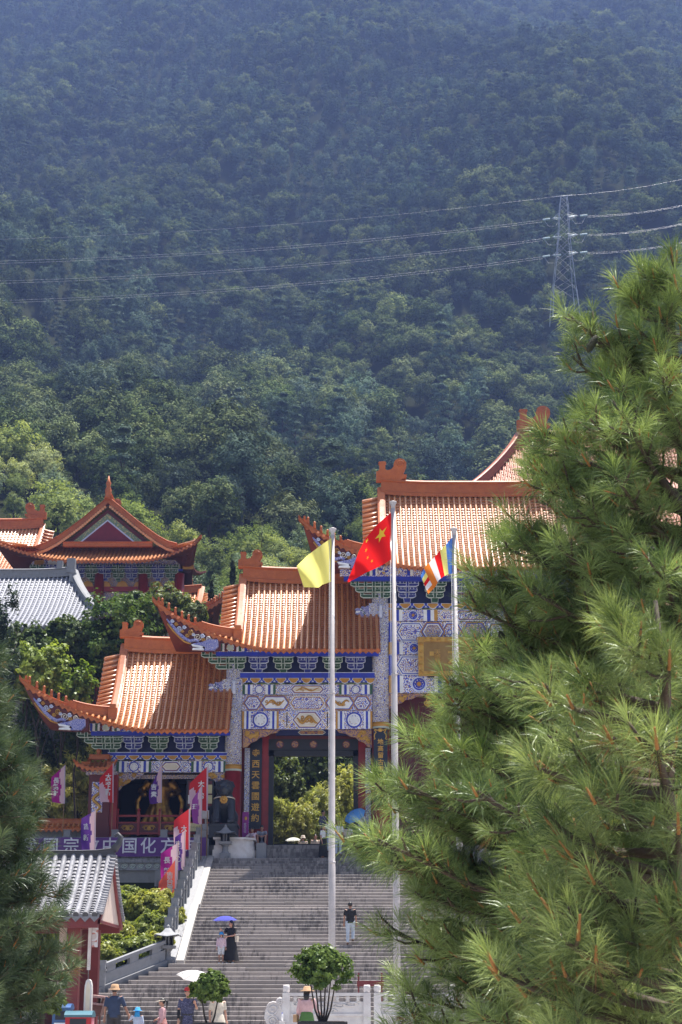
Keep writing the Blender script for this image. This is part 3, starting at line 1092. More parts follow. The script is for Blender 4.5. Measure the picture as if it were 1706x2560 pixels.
def medallion(parent, x, z, r, y, mats):
    mb = MB()
    for i in range(len(mats)):
        rr = r * (1 - 0.2 * i)
        mb.prism([(x + rr * math.cos(a), z + rr * math.sin(a)) for a in np.linspace(0, 2 * PI, 25)[:-1]], y - 0.008 * (i + 1), y + 0.02, i)
    for i in range(8):
        a = 2 * PI * i / 8
        mb.prism([(x + r * .42 * math.cos(a) + r * .16 * math.cos(b), z + r * .42 * math.sin(a) + r * .16 * math.sin(b)) for b in np.linspace(0, 2 * PI, 9)[:-1]], y - 0.008 * (len(mats) + 1), y, 1)
    return mb.build('medallion', list(mats), parent)


def beam(parent, x0, x1, z0, z1, y, base, stripes=(), th=0.3, name='beam'):
    """A painted beam: body plus painted bands; bands are (from, to, material) in metres from x0."""
    mats = [base]
    mb = MB()
    mb.box2((x0, y, z0), (x1, y + th, z1))
    for a, b, m_ in stripes:
        if m_ not in mats: mats.append(m_)
        mb.box2((x0 + a, y - 0.006, z0 + 0.012), (x0 + b, y + 0.01, z1 - 0.012), mats.index(m_))
    return mb.build(name, mats, parent)


def stripe_set(at, order, w=0.11, g=0.005):
    out = []
    x = at
    for m_ in order:
        out.append((x, x + w - g, m_)); x += w
    return out, x


def beam_layout(parent, x0, x1, z0, z1, y, gold, th=0.3, cart=None, name='beam', wscale=1.0):
    """Stripes, medallion, stripes, scroll hexagon, central cartouche, and the same mirrored."""
    L = x1 - x0
    h = z1 - z0
    lead = m_gold if gold else m_green
    st, x = stripe_set(0.0, [lead, m_white, m_blue, m_white], 0.13 * wscale)
    med0 = x
    x = med0 + h * 1.25 * wscale
    st2, x = stripe_set(x, [m_white, m_blue, m_white, lead], 0.13 * wscale)
    end = x
    mir = [(L - b, L - a, m_) for a, b, m_ in st + st2]
    o = beam(parent, x0, x1, z0, z1, y, m_filw, st + st2 + mir, th, name)
    mr = h * 0.44
    mc = med0 + h * 0.625 * wscale
    for xm in (x0 + mc, x1 - mc):
        medallion(o, xm, (z0 + z1) / 2, mr, y, (m_blue, m_white, m_filbw, m_white) if cart is not m_filbw else (m_paleb, m_blue, m_filbw, m_gold))
    a, b = x0 + end + 0.03, x1 - end - 0.03
    w = b - a
    for c0, c1 in ((a, a + w * 0.27), (b - w * 0.27, b)):
        cartouche(o, c0, c1, z0 + 0.015, z1 - 0.015, y, (m_white, m_blue if not gold else m_gold, m_white, m_filbw), 0.03, h * 0.38)
    cartouche(o, a + w * 0.22, b - w * 0.22, z0 + 0.015, z1 - 0.015, y - 0.02, (m_white, m_blue, m_gold, m_white if cart is not m_filbw else m_filbw, cart or m_cream), 0.035, h * 0.38)
    if cart is None: motif(o, a + w * .28, b - w * .28, z0 + .06, z1 - .06, y - .068, int(z0 * 7))
    return o


def valance(parent, x0, x1, z0, z1, y, unit=0.62):
    mb = MB()
    mb.box2((x0, y, z0 + (z1 - z0) * 0.3), (x1, y + 0.2, z1), 0)
    n = max(2, int(round((x1 - x0) / unit)))
    u = (x1 - x0) / n
    h = z1 - z0
    for i in range(n):
        c = x0 + (i + 0.5) * u
        def lobe(k, dz):
            return [(c - .40 * u * k, z1 - dz), (c - .42 * u * k, z1 - h * .35), (c - .26 * u * k, z1 - h * .55), (c - .24 * u * k, z1 - h * .8 * k), (c, z1 - h * 1.0 * k),
                    (c + .24 * u * k, z1 - h * .8 * k), (c + .26 * u * k, z1 - h * .55), (c + .42 * u * k, z1 - h * .35), (c + .40 * u * k, z1 - dz)]
        mb.prism(lobe(1.0, 0), y - 0.01, y + 0.02, 1)
        mb.prism(lobe(0.86, 0.02), y - 0.02, y + 0.02, 2)
        q = x0 + i * u
        mb.prism([(q - .1 * u, z0 + h * .3), (q, z0 + h * .62), (q + .1 * u, z0 + h * .3)], y - 0.012, y + 0.01, 1)
    return mb.build('scalloped_valance', [m_blue, m_paleb, m_gold], parent)


def bracket_mesh(w, h, fill, edge, tiers=3, left=0.0):
    """Stacked bracket arms: boat-shaped arms widening upwards, edged in pale paint. Origin at its foot."""
    mb = MB()
    b = h * 0.2
    # bearing block
    for e, m_, dy in ((0.022, 1, 0.0), (0.0, 0, -0.02)):
        mb.prism([(-.14 - e, -e * .5), (.14 + e, -e * .5), (.17 + e, b), (-.17 - e, b)], -0.28 + dy, 0.3, m_)
    th = (h - b) / tiers
    for i in range(tiers):
        z0 = b + th * i
        hw = w * (0.34 + 0.16 * (i / max(1, tiers - 1)))
        hl = hw + left * (0.55 + 0.45 * i / max(1, tiers - 1))
        a = th * 0.46
        y = -0.35 - 0.22 * i
        for e, m_, dy in ((0.036, 1, 0.0), (0.0, 0, -0.012)):
            mb.prism([(-hl - e, z0 + a + e), (-hl - e, z0 + a * .45), (-hl + .12, z0 - e), (hw - .12, z0 - e), (hw + e, z0 + a * .45), (hw + e, z0 + a + e)], y + dy, y + 0.16, m_)
        # inner smaller arm set back and small blocks on the ends
        for sx in (-hl + 0.07, hw - 0.07, -hw * 0.5, hw * 0.5):
            for e, m_, dy in ((0.028, 1, 0.0), (0.0, 0, -0.012)):
                mb.prism([(sx - .055 - e, z0 + a + .02), (sx + .055 + e, z0 + a + .02), (sx + .075 + e, z0 + th - .01), (sx - .075 - e, z0 + th - .01)], y + 0.01 + dy, y + 0.14, m_)
        nx = [0.0] + ([-0.42, -0.84, -1.26][:1 + i] if left else [])
        for q in nx:
            for e, m_, dy in ((0.03, 1, 0.0), (0.0, 0, -0.012)):
                mb.prism([(q - .05 - e, z0 - .02), (q + .05 + e, z0 - .02), (q + .05 + e, z0 + th * .8), (q - .05 - e, z0 + th * .8)], y - 0.14 + dy, y + 0.1, m_)
    return mb.mesh('bracket_set', [fill, edge])


def queti(parent, x, z, w, h, y, sgn, mat, name='carved_spandrel'):
    """Carved spandrel hanging in the corner between beam and column."""
    pts_ = [(0, 0), (w, 0), (w * .93, -h * .16), (w * .76, -h * .2), (w * .62, -h * .38), (w * .46, -h * .42), (w * .36, -h * .62), (w * .22, -h * .72), (w * .12, -h * .95), (0, -h)]
    mb = MB()
    mb.prism([(x + sgn * a, z + b) for a, b in pts_], y, y + 0.14, 0)
    r_ = random.Random(int(x * 10) + 99)
    for i in range(9):
        a, b = r_.uniform(.06, .7), r_.uniform(.1, .75)
        if a + b > 0.95: a, b = a * .55, b * .7
        rr = r_.uniform(.07, .14) * h
        sp = [Vector((x + sgn * (a * w + rr * (1 - q / 12) * math.cos(q)), y - 0.015, z - b * h + rr * (1 - q / 12) * math.sin(q))) for q in np.linspace(0, 10, 14)]
        mb.tube(sp, 0.035, 5, 1)
    return mb.build(name, [mat, m_gilt], parent)


def dragon_bust(parent, x, z, y, k=1.0):
    """Painted dragon head jutting from a column top, facing left."""
    mb = MB()
    o = [(0, 0), (-.12, .06), (-.3, .06), (-.52, .2), (-.70, .30), (-.62, .40), (-.72, .52), (-.60, .60), (-.44, .56), (-.36, .68), (-.2, .64), (-.05, .72), (0, .70)]
    mb.prism([(x + a * k, z + b * k) for a, b in o], y - 0.16, y + 0.16, 0)
    mb.prism([(x + a * k, z + b * k) for a, b in ((-.70, .32), (-.45, .36), (-.46, .44), (-.66, .42))], y - 0.19, y + 0.17, 1)
    mb.ball((x - .42 * k, y - .17, z + .52 * k), .045, 1)
    for i in range(4):
        sp = [Vector((x - (.1 + .07 * i) * k, y - 0.17, z + (.1 + .1 * i) * k)), Vector((x - (.22 + .07 * i) * k, y - 0.18, z + (.2 + .1 * i) * k)), Vector((x - (.12 + .07 * i) * k, y - 0.17, z + (.28 + .1 * i) * k))]
        mb.tube(sp, 0.025, 5, 2 if i % 2 else 1)
    return mb.build('dragon_head', [m_dragonb, m_white, m_green], parent)


# ------------------------------------------------------------------ the gate
gate = thing('ceremonial_gate', 'many-roofed ceremonial gate with orange tiles and blue and gold painted beams', 'gate', (6.8, YG, 8.4))
AX = 6.8
Yr = 85.2
ZF = 8.42                         # gate floor
xL, xM = W(586, 1750, YG).x, W(952, 1750, YG).x
xP = W(282, 2000, YG).x           # outer pillar of the left bay


def gz(py, y=YG): return W(0, py, y).z
def gx(px, py, y=YG): return W(px, py, y).x


base = MB()
base.box2((-12.6, 83.0, ZT - 0.3), (26, 90.5, ZF)); base.build('platform', m_step, gate)
for i in range(3):
    MB().box2((gx(600, 2130) if i else gx(560, 2130), 82.05 + 0.32 * i, ZT - 0.2), (24, 82.4 + 0.32 * i if i < 2 else 83.0, ZT + 0.2 * (i + 1))).build('platform_step', m_step, gate)
MB().box2((gx(684, 2110), 84.7, ZF), (gx(802, 2110), 84.95, ZF + 0.2)).build('threshold', m_dark, gate)

rL = Roof(gx(296, 1660, 83), xL - 0.05, W(64, 1705, 80.9).x, None, Yr, W(305, 1632, Yr).z, 4.0, W(430, 1826, 81.2).z, 2.15)
rM = Roof(gx(601, 1480, 83), xM - 0.05, W(396, 1512, 80.9).x, None, Yr, W(605, 1457, Yr).z, 4.0, W(700, 1625, 81.2).z, 2.1)
rT = Roof(gx(956, 1260, 83), 2 * AX - gx(956, 1260, 83), W(760, 1318, 80.9).x, 2 * AX - W(760, 1318, 80.9).x, Yr, W(957, 1240, Yr).z, 4.0, W(1060, 1420, 81.2).z, 2.1)
full_roof(gate, rL, beast=.80)
full_roof(gate, rM, beast=.84)
full_roof(gate, rT, beast=1.08)
# right-hand lower roof, the mirror of the middle-left one
rM2 = Roof(2 * AX - rM.xr, 2 * AX - rM.xl, None, 2 * AX - rM.tipl, Yr, rM.zr, 4.0, rM.ze, 2.1)
full_roof(gate, rM2, beast=.76, joined=True, carving=False, figs=3)
# lightning rods on the ridge beasts
for rf in (rM, rT):
    a = Vector((rf.xl + 0.95, Yr, rf.zr + 1.9)); MB().tube([a, a + Vector((0, 0, 1.2))], [0.025, 0.008], 5).build('lightning_rod', m_dark, gate)


def column(x, y, r, z0, zs, z1, parent=gate):
    """Red shaft, ochre bands and painted upper sleeve."""
    o = MB().lathe((x, y, 0), [(r * 1.25, z0), (r * 1.25, z0 + .18), (r, z0 + .26), (r, zs)], 20).build('column', m_red, parent)
    MB().lathe((x, y, 0), [(r + .012, zs - .02), (r + .012, zs + .08), (r + .014, zs + .081), (r + .014, zs + .24), (r + .012, zs + .241), (r + .012, zs + .3)], 20, [2, 2, 1, 1, 1]).build('painted_band', [m_white, m_gold, m_pale], o)
    MB().lathe((x, y, 0), [(r + .006, zs + .3), (r + .006, z1)], 20).build('painted_sleeve', m_filcol, o)
    return o


column(xL, YG, 0.42, ZF, gz(1928), gz(1560))
column(xM, YG, 0.42, ZF, gz(1822), gz(1370))
column(2 * AX - xM, YG, 0.42, ZF, gz(1822), gz(1370))
column(2 * AX - xL, YG, 0.42, ZF, gz(1928), gz(1560))
column(xP, YG, 0.2, ZF, gz(1950), gz(1890))
for x in (xL, xM):
    column(x, 87.0, 0.40, ZF, gz(1928), gz(1700))
# broad painted pillar heads with a dragon bust
for x, p0_, p1_ in ((xL, 1702, 1772), (xM, 1513, 1575)):
    MB().box2((x - 0.58, YG - 0.45, gz(p1_)), (x + 0.42, YG + 0.4, gz(p0_))).prism([(x - 0.58, gz(p1_)), (x + 0.42, gz(p1_)), (x + 0.3, gz(p1_) - .35), (x - 0.42, gz(p1_) - .3)], YG - 0.44, YG + 0.39).build('pillar_head', m_filcol, gate)
    dragon_bust(gate, x - 0.57, gz(p0_ + 40), YG - 0.3, 1.0)
    MB().lathe((x + 0.02, YG - 0.6, gz(p0_ + 38)), [(.05, 0), (.11, .08), (.09, .2), (.12, .3), (.06, .5), (.13, .6), (.05, .7)], 8).build('pendant', m_paleb, gate)


def bay(x0, x1, rows, nbr, zbr, hbr, yf, corner=None, wbr=1.12):
    """Bracket sets between two columns over a dark recess."""
    zb0, zb1 = zbr
    MB().box2((x0 - 0.2, YG + 0.05, zb0 - 0.05), (x1, YG + 0.5, zb1 + 0.55)).build('bracket_recess', m_navy, gate)


brg = bracket_mesh(1.12, 0.95, m_brg, m_pale)
brb = bracket_mesh(1.12, 0.95, m_brb, m_paleb)
brg4 = bracket_mesh(1.22, 1.22, m_brg, m_pale, 4)
brb4 = bracket_mesh(1.22, 1.22, m_brb, m_paleb, 4)
brc = bracket_mesh(1.12, 0.95, m_brg, m_pale, 3, 1.15)
brc4 = bracket_mesh(1.22, 1.22, m_brg, m_pale, 4, 1.2)


def brackets(pxs, py, corner_px, meshes, cmesh, colors=0):
    z = gz(py)
    o = link('bracket_set', cmesh, gate); o.location = Vector((gx(corner_px, py), YG - 0.05, z))
    for i, px in enumerate(pxs):
        o = link('bracket_set', meshes[(i + colors) % 2], gate)
        o.location = Vector((gx(px, py), YG - 0.05, z))


def placed(o): return o


# left bay
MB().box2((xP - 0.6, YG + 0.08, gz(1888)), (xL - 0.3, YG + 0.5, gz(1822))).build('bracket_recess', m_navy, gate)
brackets((336, 399, 463, 524), 1883, 284, (brb, brg), brc)
beam(gate, gx(228, 1833, 82.7), xL - 0.1, gz(1838, 82.7), gz(1829, 82.7), 82.7, m_blue, name='eave_beam', th=0.25)
eb = beam(gate, gx(224, 1822, 82.6), xL - 0.1, gz(1828, 82.6) + .004, gz(1808, 82.6), 82.62, m_filw,
          [(0.02, .14, m_blue), (.15, .27, m_white), (.28, .40, m_green), (.41, .5, m_white), (.52, 1.1, m_dred), (1.12, 1.22, m_white), (1.23, 1.35, m_green), (1.36, 1.5, m_white), (1.52, 1.66, m_blue)], name='eave_purlin', th=0.2)
medallion(eb, gx(224, 1822, 82.6) + 0.81, gz(1818, 82.6), 0.2, 82.6, (m_filw, m_pale))
beam(gate, gx(272, 1886), xL - 0.1, gz(1890), gz(1884), YG - 0.3, m_blue, [], 0.3, 'plate_beam')
MB().box2((gx(272, 1884), YG - 0.34, gz(1884)), (xL - .1, YG, gz(1884) + .03)).build('white_fillet', m_paleb, gate)
valance(gate, gx(256, 1895), xL - 0.1, gz(1903), gz(1890) - .003, YG - 0.26)
beam_layout(gate, gx(293, 1915), gx(566, 1915), gz(1932), gz(1904), YG - 0.2, False, cart=m_cream)
queti(gate, gx(293, 1940), gz(1933), 1.35, 0.9, YG - 0.1, 1, m_carvedb)
queti(gate, gx(563, 1940), gz(1933), 1.2, 0.8, YG - 0.1, -1, m_carvedb)
# dark room inside the left bay
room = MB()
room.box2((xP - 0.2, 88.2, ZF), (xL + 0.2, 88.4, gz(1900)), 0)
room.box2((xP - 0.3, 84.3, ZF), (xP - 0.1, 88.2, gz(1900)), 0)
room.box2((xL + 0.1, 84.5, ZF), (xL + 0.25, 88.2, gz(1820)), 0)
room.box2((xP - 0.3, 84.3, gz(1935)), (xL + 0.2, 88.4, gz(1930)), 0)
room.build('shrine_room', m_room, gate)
# carved lower fascia behind the left opening
beam(gate, gx(293, 1940), gx(563, 1940), gz(1945), gz(1934), YG + 0.35, m_carvedb, name='inner_beam', th=0.15)

# middle bay
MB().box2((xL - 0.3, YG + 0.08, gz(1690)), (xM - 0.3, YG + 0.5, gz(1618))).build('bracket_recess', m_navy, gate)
brackets((648, 709, 770, 832, 889), 1684, 592, (brb, brg), brc)
beam(gate, gx(540, 1634, 82.7), xM - 0.1, gz(1639, 82.7), gz(1630, 82.7), 82.7, m_blue, name='eave_beam', th=0.25)
eb = beam(gate, gx(536, 1622, 82.6), xM - 0.1, gz(1629, 82.6) + .004, gz(1608, 82.6), 82.62, m_filw,
          [(0.02, .14, m_blue), (.15, .27, m_white), (.28, .40, m_green), (.41, .5, m_white), (.52, 1.1, m_dred), (1.12, 1.22, m_white), (1.23, 1.35, m_green), (1.36, 1.5, m_white), (1.52, 1.66, m_blue)], name='eave_purlin', th=0.2)
medallion(eb, gx(536, 1622, 82.6) + 0.81, gz(1619, 82.6), 0.2, 82.6, (m_filw, m_pale))
beam(gate, xL + 0.1, xM - 0.2, gz(1697), gz(1685), YG - 0.3, m_blue, [], 0.3, 'plate_beam')
MB().box2((xL + .1, YG - 0.34, gz(1685)), (xM - .2, YG, gz(1685) + .03)).build('white_fillet', m_paleb, gate)
valance(gate, xL + 0.1, xM - 0.2, gz(1712), gz(1697) - .003, YG - 0.26)
a0, a1 = gx(607, 1740), gx(931, 1740)
beam_layout(gate, a0, a1, gz(1738), gz(1713), YG - 0.2, False)
pz0, pz1 = gz(1778), gz(1739)
pn = beam(gate, a0, a1, pz0, pz1 - .004, YG - 0.12, m_filw, name='frieze_panel')
L_ = a1 - a0
for f0, f1, mm in ((0.005, .155, (m_gold, m_blue, m_white, m_filbw)), (.135, .365, (m_gold, m_blue, m_white, m_white, m_white)), (.36, .64, (m_white, m_gold, m_filbw)),
                   (.635, .865, (m_gold, m_blue, m_white, m_white, m_white)), (.845, .995, (m_gold, m_blue, m_white, m_filbw))):
    cartouche(pn, a0 + f0 * L_, a0 + f1 * L_, pz0 + .02, pz1 - .03, YG - 0.12 - (0.05 if len(mm) == 5 else 0.0), mm, 0.045, 0.25)
    if len(mm) == 5: motif(pn, a0 + (f0 + .03) * L_, a0 + (f1 - .03) * L_, pz0 + .1, pz1 - .1, YG - .12 - .05 - .046, int(f0 * 50))
beam_layout(gate, a0, a1, gz(1824), gz(1779), YG - 0.2, True, wscale=0.85)
queti(gate, gx(608, 1840), gz(1825), 1.85, 0.9, YG - 0.1, 1, m_carved)
queti(gate, gx(930, 1840), gz(1825), 1.75, 0.9, YG - 0.1, -1, m_carved)
# doorway of the middle bay
yd = 85.3
MB().box2((xL + 0.2, yd, ZF), (gx(672, 2000, yd), yd + 0.25, gz(1840, yd))).build('red_jamb', m_red, gate)
MB().box2((gx(896, 2000, yd), yd, ZF), (xM - 0.2, yd + 0.25, gz(1840, yd))).build('red_jamb', m_red, gate)
MB().box2((gx(672, 2000, yd), yd - 0.05, ZF), (gx(684, 2000, yd), yd + 0.3, gz(1876, yd))).build('door_frame', m_dark, gate)
MB().box2((gx(884, 2000, yd), yd - 0.05, ZF), (gx(896, 2000, yd), yd + 0.3, gz(1876, yd))).build('door_frame', m_dark, gate)
MB().box2((gx(672, 1885, yd), yd - 0.05, gz(1890, yd)), (gx(896, 1885, yd), yd + 0.3, gz(1876, yd) - .004)).build('lintel', m_dark, gate)
lp = MB().box2((gx(672, 1860, yd), yd - 0.02, gz(1875, yd)), (gx(896, 1860, yd), yd + 0.2, gz(1848, yd))).build('transom_panel', m_dark, gate)
for px in (700, 738, 784, 830, 866):
    medallion(lp, gx(px, 1861, yd), gz(1861, yd), 0.2, yd - 0.02, (m_dred, m_carved))
MB().box2((xL + 0.2, yd + 0.02, gz(1848, yd)), (xM - 0.2, yd + 0.22, gz(1820, yd))).build('upper_wall', m_dred, gate)
bm_ = beam(gate, gx(690, 1830, 84.6), gx(880, 1830, 84.6), gz(1838, 84.6), gz(1824, 84.6), 84.6, m_navy, name='inner_beam')
cartouche(bm_, gx(745, 1830, 84.6), gx(815, 1830, 84.6), gz(1837, 84.6), gz(1825, 84.6), 84.6, (m_pale, m_carved), 0.03, .15)
for px in (612, 914):
    q = MB().box2((gx(px, 1900, 84.9), 84.9, ZF + .5), (gx(px + 13, 1900, 84.9), 85.0, gz(1870, 84.9))).build('side_panel', m_filcol, gate)
# couplet boards
def couplet(px0, px1, py0, py1, y, s, size, gap, label=None, shift=0.0):
    b = MB().box2((gx(px0, py0, y), y, gz(py1, y)), (gx(px1, py0, y), y + 0.06, gz(py0, y))).build('couplet_board', m_dark_blue, gate)
    xc = (gx(px0, py0, y) + gx(px1, py0, y)) / 2 + shift
    n = len(s)
    top, bot = gz(py0 + 26, y), gz(py1 - 12, y)
    for i, ch in enumerate(s):
        text(ch, size, m_gilt, b, (xc, y - 0.012, top + (bot - top) * (i + 0.5) / n), extrude=0.01, bold=0.006)
    return b


m_dark_blue = M('black_blue_lacquer', (0.008, 0.012, 0.03), 0.35)
cb = couplet(934, 969, 1821, 2012, YG - 0.5, '地高留古雲樹開棟宇', 0.30, 1.0)
xc = gx(951, 1821, YG - .5)
mb = MB()
for sg in (-1, 1):
    sp = [Vector((xc + sg * a, YG - 0.515, gz(1821, YG - .5) - b)) for a, b in ((.06, .05), (.16, .1), (.25, .04), (.32, .0), (.26, .12), (.2, .2), (.28, .28), (.3, .42), (.26, .52), (.33, .55))]
    mb.tube(sp, 0.032, 5)
mb.ball((xc, YG - .51, gz(1821, YG - .5) - .08), (.12, .03, .1))
mb.build('board_ornament', m_gilt, cb)
couplet(626, 656, 1845, 2072, 85.05, '寺西天雲國遊約', 0.42, 1.0)
couplet(914, 930, 1868, 2010, 85.05, '喜圭川園', 0.42, 1.0, shift=0.12)

# centre bay
cx0, cx1 = xM + 0.42, 2 * AX - xM - 0.42
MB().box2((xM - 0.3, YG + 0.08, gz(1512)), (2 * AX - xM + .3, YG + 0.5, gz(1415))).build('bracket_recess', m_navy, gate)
brackets((1018, 1087, 1156, 1225, 1294, 1363), 1509, 955, (brb4, brg4), brc4)
beam(gate, gx(860, 1446, 82.7), 2 * AX - gx(860, 1446, 82.7), gz(1451, 82.7), gz(1441, 82.7), 82.7, m_blue, name='eave_beam', th=0.25)
ex0 = gx(850, 1430, 82.6)
eb = beam(gate, ex0, 2 * AX - ex0, gz(1440, 82.6) + .004, gz(1414, 82.6), 82.62, m_filw,
          [(.62, 1.3, m_filbw), (1.36, 1.5, m_green), (1.52, 1.64, m_white), (1.66, 1.8, m_blue), (1.82, 1.9, m_white), (3.4, 3.55, m_blue), (3.57, 3.7, m_white)], name='eave_purlin', th=0.2)
medallion(eb, ex0 + 0.95, gz(1428, 82.6), 0.24, 82.6, (m_filw, m_pale))
valance(gate, cx0 - .2, cx1 + .2, gz(1526), gz(1511), YG - 0.26, 0.68)
for p0_, p1_, gold in ((1555, 1526, True), (1638, 1607, True), (1734, 1690, True)):
    beam_layout(gate, cx0, cx1, gz(p0_), gz(p1_), YG - 0.2, gold, cart=m_filbw, wscale=1.4)
for p0_, p1_ in ((1606, 1556), (1689, 1639)):
    z0, z1 = gz(p0_), gz(p1_) - .004
    pn = beam(gate, cx0, cx1, z0, z1, YG - 0.12, m_filbw, [(0.01, .3, m_blue)], name='frieze_panel')
    Lc = cx1 - cx0
    for f0, f1, mm in ((0.04, .22, (m_white, m_blue, m_white, m_filbw)), (.185, .33, (m_gold, m_blue, m_white, m_carvedb)), (.30, .44, (m_white, m_blue, m_gold, m_filbw)),
                       (.42, .58, (m_gold, m_blue, m_carvedb)), (.56, .70, (m_white, m_blue, m_gold, m_filbw)), (.67, .815, (m_gold, m_blue, m_white, m_carvedb)), (.78, .96, (m_white, m_blue, m_white, m_filbw))):
        cartouche(pn, cx0 + f0 * Lc, cx0 + f1 * Lc, z0 + .02, z1 - .02, YG - 0.12 - (0.04 if mm[0] == m_gold else 0), mm, 0.05, 0.3)
queti(gate, cx0 - .02, gz(1735), 1.85, 0.75, YG - 0.1, 1, m_carved)
queti(gate, cx1 + .02, gz(1735), 1.85, 0.75, YG - 0.1, -1, m_carved)
MB().box2((cx0 - .3, 85.4, ZF), (cx1 + .3, 85.6, gz(1700))).build('plank_wall', m_dred, gate)
for i in range(14):
    x = cx0 + (cx1 - cx0) * i / 14
    MB().box2((x + .01, 85.34, ZF), (x + (cx1 - cx0) / 14 - .01, 85.4, gz(1750))).build('door_plank', m_dred, gate)
# gilt hanging ornament under the plaque
mb = MB()
hx, hz_ = gx(1080, 1750), gz(1735)
for i in range(10):
    r_ = random.Random(i)
    c = Vector((hx + r_.uniform(-.4, .55), YG - 0.2, hz_ - r_.uniform(.1, .6)))
    mb.tube([c + Vector((.16 * (1 - q / 9) * math.cos(q), 0, .16 * (1 - q / 9) * math.sin(q))) for q in np.linspace(0, 8, 12)], 0.04, 5)
mb.build('gilt_ornament', m_gilt, gate)
# right middle bay, simply finished (hidden behind the pine)
MB().box2((2 * AX - xM + .3, YG - .1, gz(1824)), (2 * AX - xL, YG + .3, gz(1630))).build('frieze_panel', m_filbw, gate)

# plaque hangs on the gate
pq = thing('name_plaque', 'large gilt plaque with carved border hanging above the central doorway', 'plaque', (AX, YG - .5, gz(1690)))
x0, x1 = gx(1046, 1640, YG - .6), 2 * AX - gx(1046, 1640, YG - .6)
z0, z1 = gz(1690, YG - .6), gz(1593, YG - .6)
m_plq = M('brown_gilt_field', (0.33, 0.19, 0.055), 0.4, (0.27, 0.15, 0.04), metal=0.4)
MB().box2((x0 + .25, YG - .62, z0 + .2), (x1 - .25, YG - .5, z1 - .2)).build('field', m_plq, pq)
mb = MB()
for a, b in (((x0, z0), (x1, z0 + .24)), ((x0, z1 - .24), (x1, z1)), ((x0, z0 + .24), (x0 + .28, z1 - .24)), ((x1 - .28, z0 + .24), (x1, z1 - .24))):
    mb.box2((a[0], YG - .68, a[1]), (b[0], YG - .5, b[1]))
r_ = random.Random(4)
for i in range(44):
    t = i / 44 * 2 * ((x1 - x0) + (z1 - z0))
    if t < x1 - x0: c = (x0 + t, z1 - .12)
    elif t < x1 - x0 + z1 - z0: c = (x1 - .14, z1 - (t - (x1 - x0)))
    elif t < 2 * (x1 - x0) + z1 - z0: c = (x1 - (t - (x1 - x0) - (z1 - z0)), z0 + .12)
    else: c = (x0 + .14, z0 + t - 2 * (x1 - x0) - (z1 - z0))
    mb.tube([Vector((c[0] + .12 * (1 - q / 9) * math.cos(q + i), YG - .69, c[1] + .09 * (1 - q / 9) * math.sin(q + i))) for q in np.linspace(0, 8, 10)], 0.028, 5)
mb.build('carved_border', m_gilt, pq)
text('大', 1.0, m_gilt, pq, (gx(1143, 1640, YG - .63), YG - .63, gz(1641, YG - .63)), extrude=0.02, bold=.012)
text('天雲題', 0.34, m_gilt, pq, (gx(1094, 1645, YG - .63), YG - .63, gz(1646, YG - .63)), vertical=True, gap=0.85, extrude=0.01)
sx_, sz_ = gx(1080, 1634, YG - .63), gz(1634, YG - .63)
MB().box2((sx_ - .11, YG - .635, sz_ - .11), (sx_ + .11, YG - .61, sz_ + .11)).build('seal', m_gilt, pq)
MB().box2((gx(1068, 1692), YG - .6, gz(1697)), (gx(1085, 1692), YG - .3, gz(1688))).build('support_bracket', m_dark, pq)

# ------------------------------------------------------------------ screen pier and coping wall left of the gate
pier = thing('screen_wall_pier', 'dark red screen wall pier with small orange tiled roof and dragon panel', 'wall', (gx(247, 2080, 83.2), 83.2, ZF))
y = 83.2
MB().box2((gx(221, 2000, y), y, ZT), (gx(274, 2000, y), y + 0.6, gz(1934, y))).build('pier_body', m_dred, pier)
MB().box2((gx(274, 2000, y) + .003, y + .15, ZT), (gx(292, 2000, y), y + 0.6, gz(1934, y))).build('red_pillar', m_red, pier)
MB().box2((gx(216, 2000, y), y - .05, ZT), (gx(276, 2000, y), y + 0.65, gz(2064, y))).build('pier_foot', m_dred, pier)
MB().box2((gx(216, 1936, y), y - .08, gz(1936, y) - .01), (gx(294, 1936, y), y + 0.65, gz(1929, y))).build('eave_band', m_carvedb, pier)
pn = MB().box2((gx(230, 1990, y), y - .05, gz(2031, y)), (gx(257, 1990, y), y, gz(1955, y))).build('dragon_panel', m_filbw, pier)
xc, zc0, zc1 = gx(243, 1990, y), gz(2028, y), gz(1958, y)
mb = MB(); mb.tube([Vector((xc + .17 * math.sin(q * 2.2), y - .06, zc0 + (zc1 - zc0) * q / 5)) for q in np.linspace(0, 5, 26)], [.05 + .03 * math.sin(q) for q in np.linspace(0, 3, 26)], 6)
mb.build('gilt_dragon', m_gilt, pn)
rp = Roof(gx(222, 1900, y), gx(272, 1900, y), gx(192, 1900, y), gx(294, 1900, y), y + .35, gz(1903, y), 0.85, gz(1924, y), 0.30, 0.1, 0.5)
full_roof(pier, rp, 0.24, 0.07, 0.2, 0.0, verge=False, carving=False, courses=4, seg=4, figs=0, curl=.3, hs=.45)
MB().lathe((gx(244, 1900, y), y + .35, rp.zr + .2), [(.1, 0), (.13, .12), (.1, .3), (.15, .34), (.08, .45)], 8).build('finial', m_ridge, pier)

cw = thing('coping_wall', 'low garden wall with orange tiled coping left of the red pier', 'wall', (gx(150, 2080, 83.6), 83.6, ZT))
y = 83.6
MB().box2((gx(-150, 2080, y), y + .1, ZT - 1), (gx(218, 2080, y), y + .5, gz(2072, y))).build('wall_face', m_wallst, cw)
rc = Roof(gx(-150, 2060, y), gx(218, 2060, y), None, None, y + .3, gz(2054, y), 0.55, gz(2072, y), 0)
full_roof(cw, rc, 0.26, 0.07, 0.22, 0, verge=False, carving=False, courses=3, seg=4)
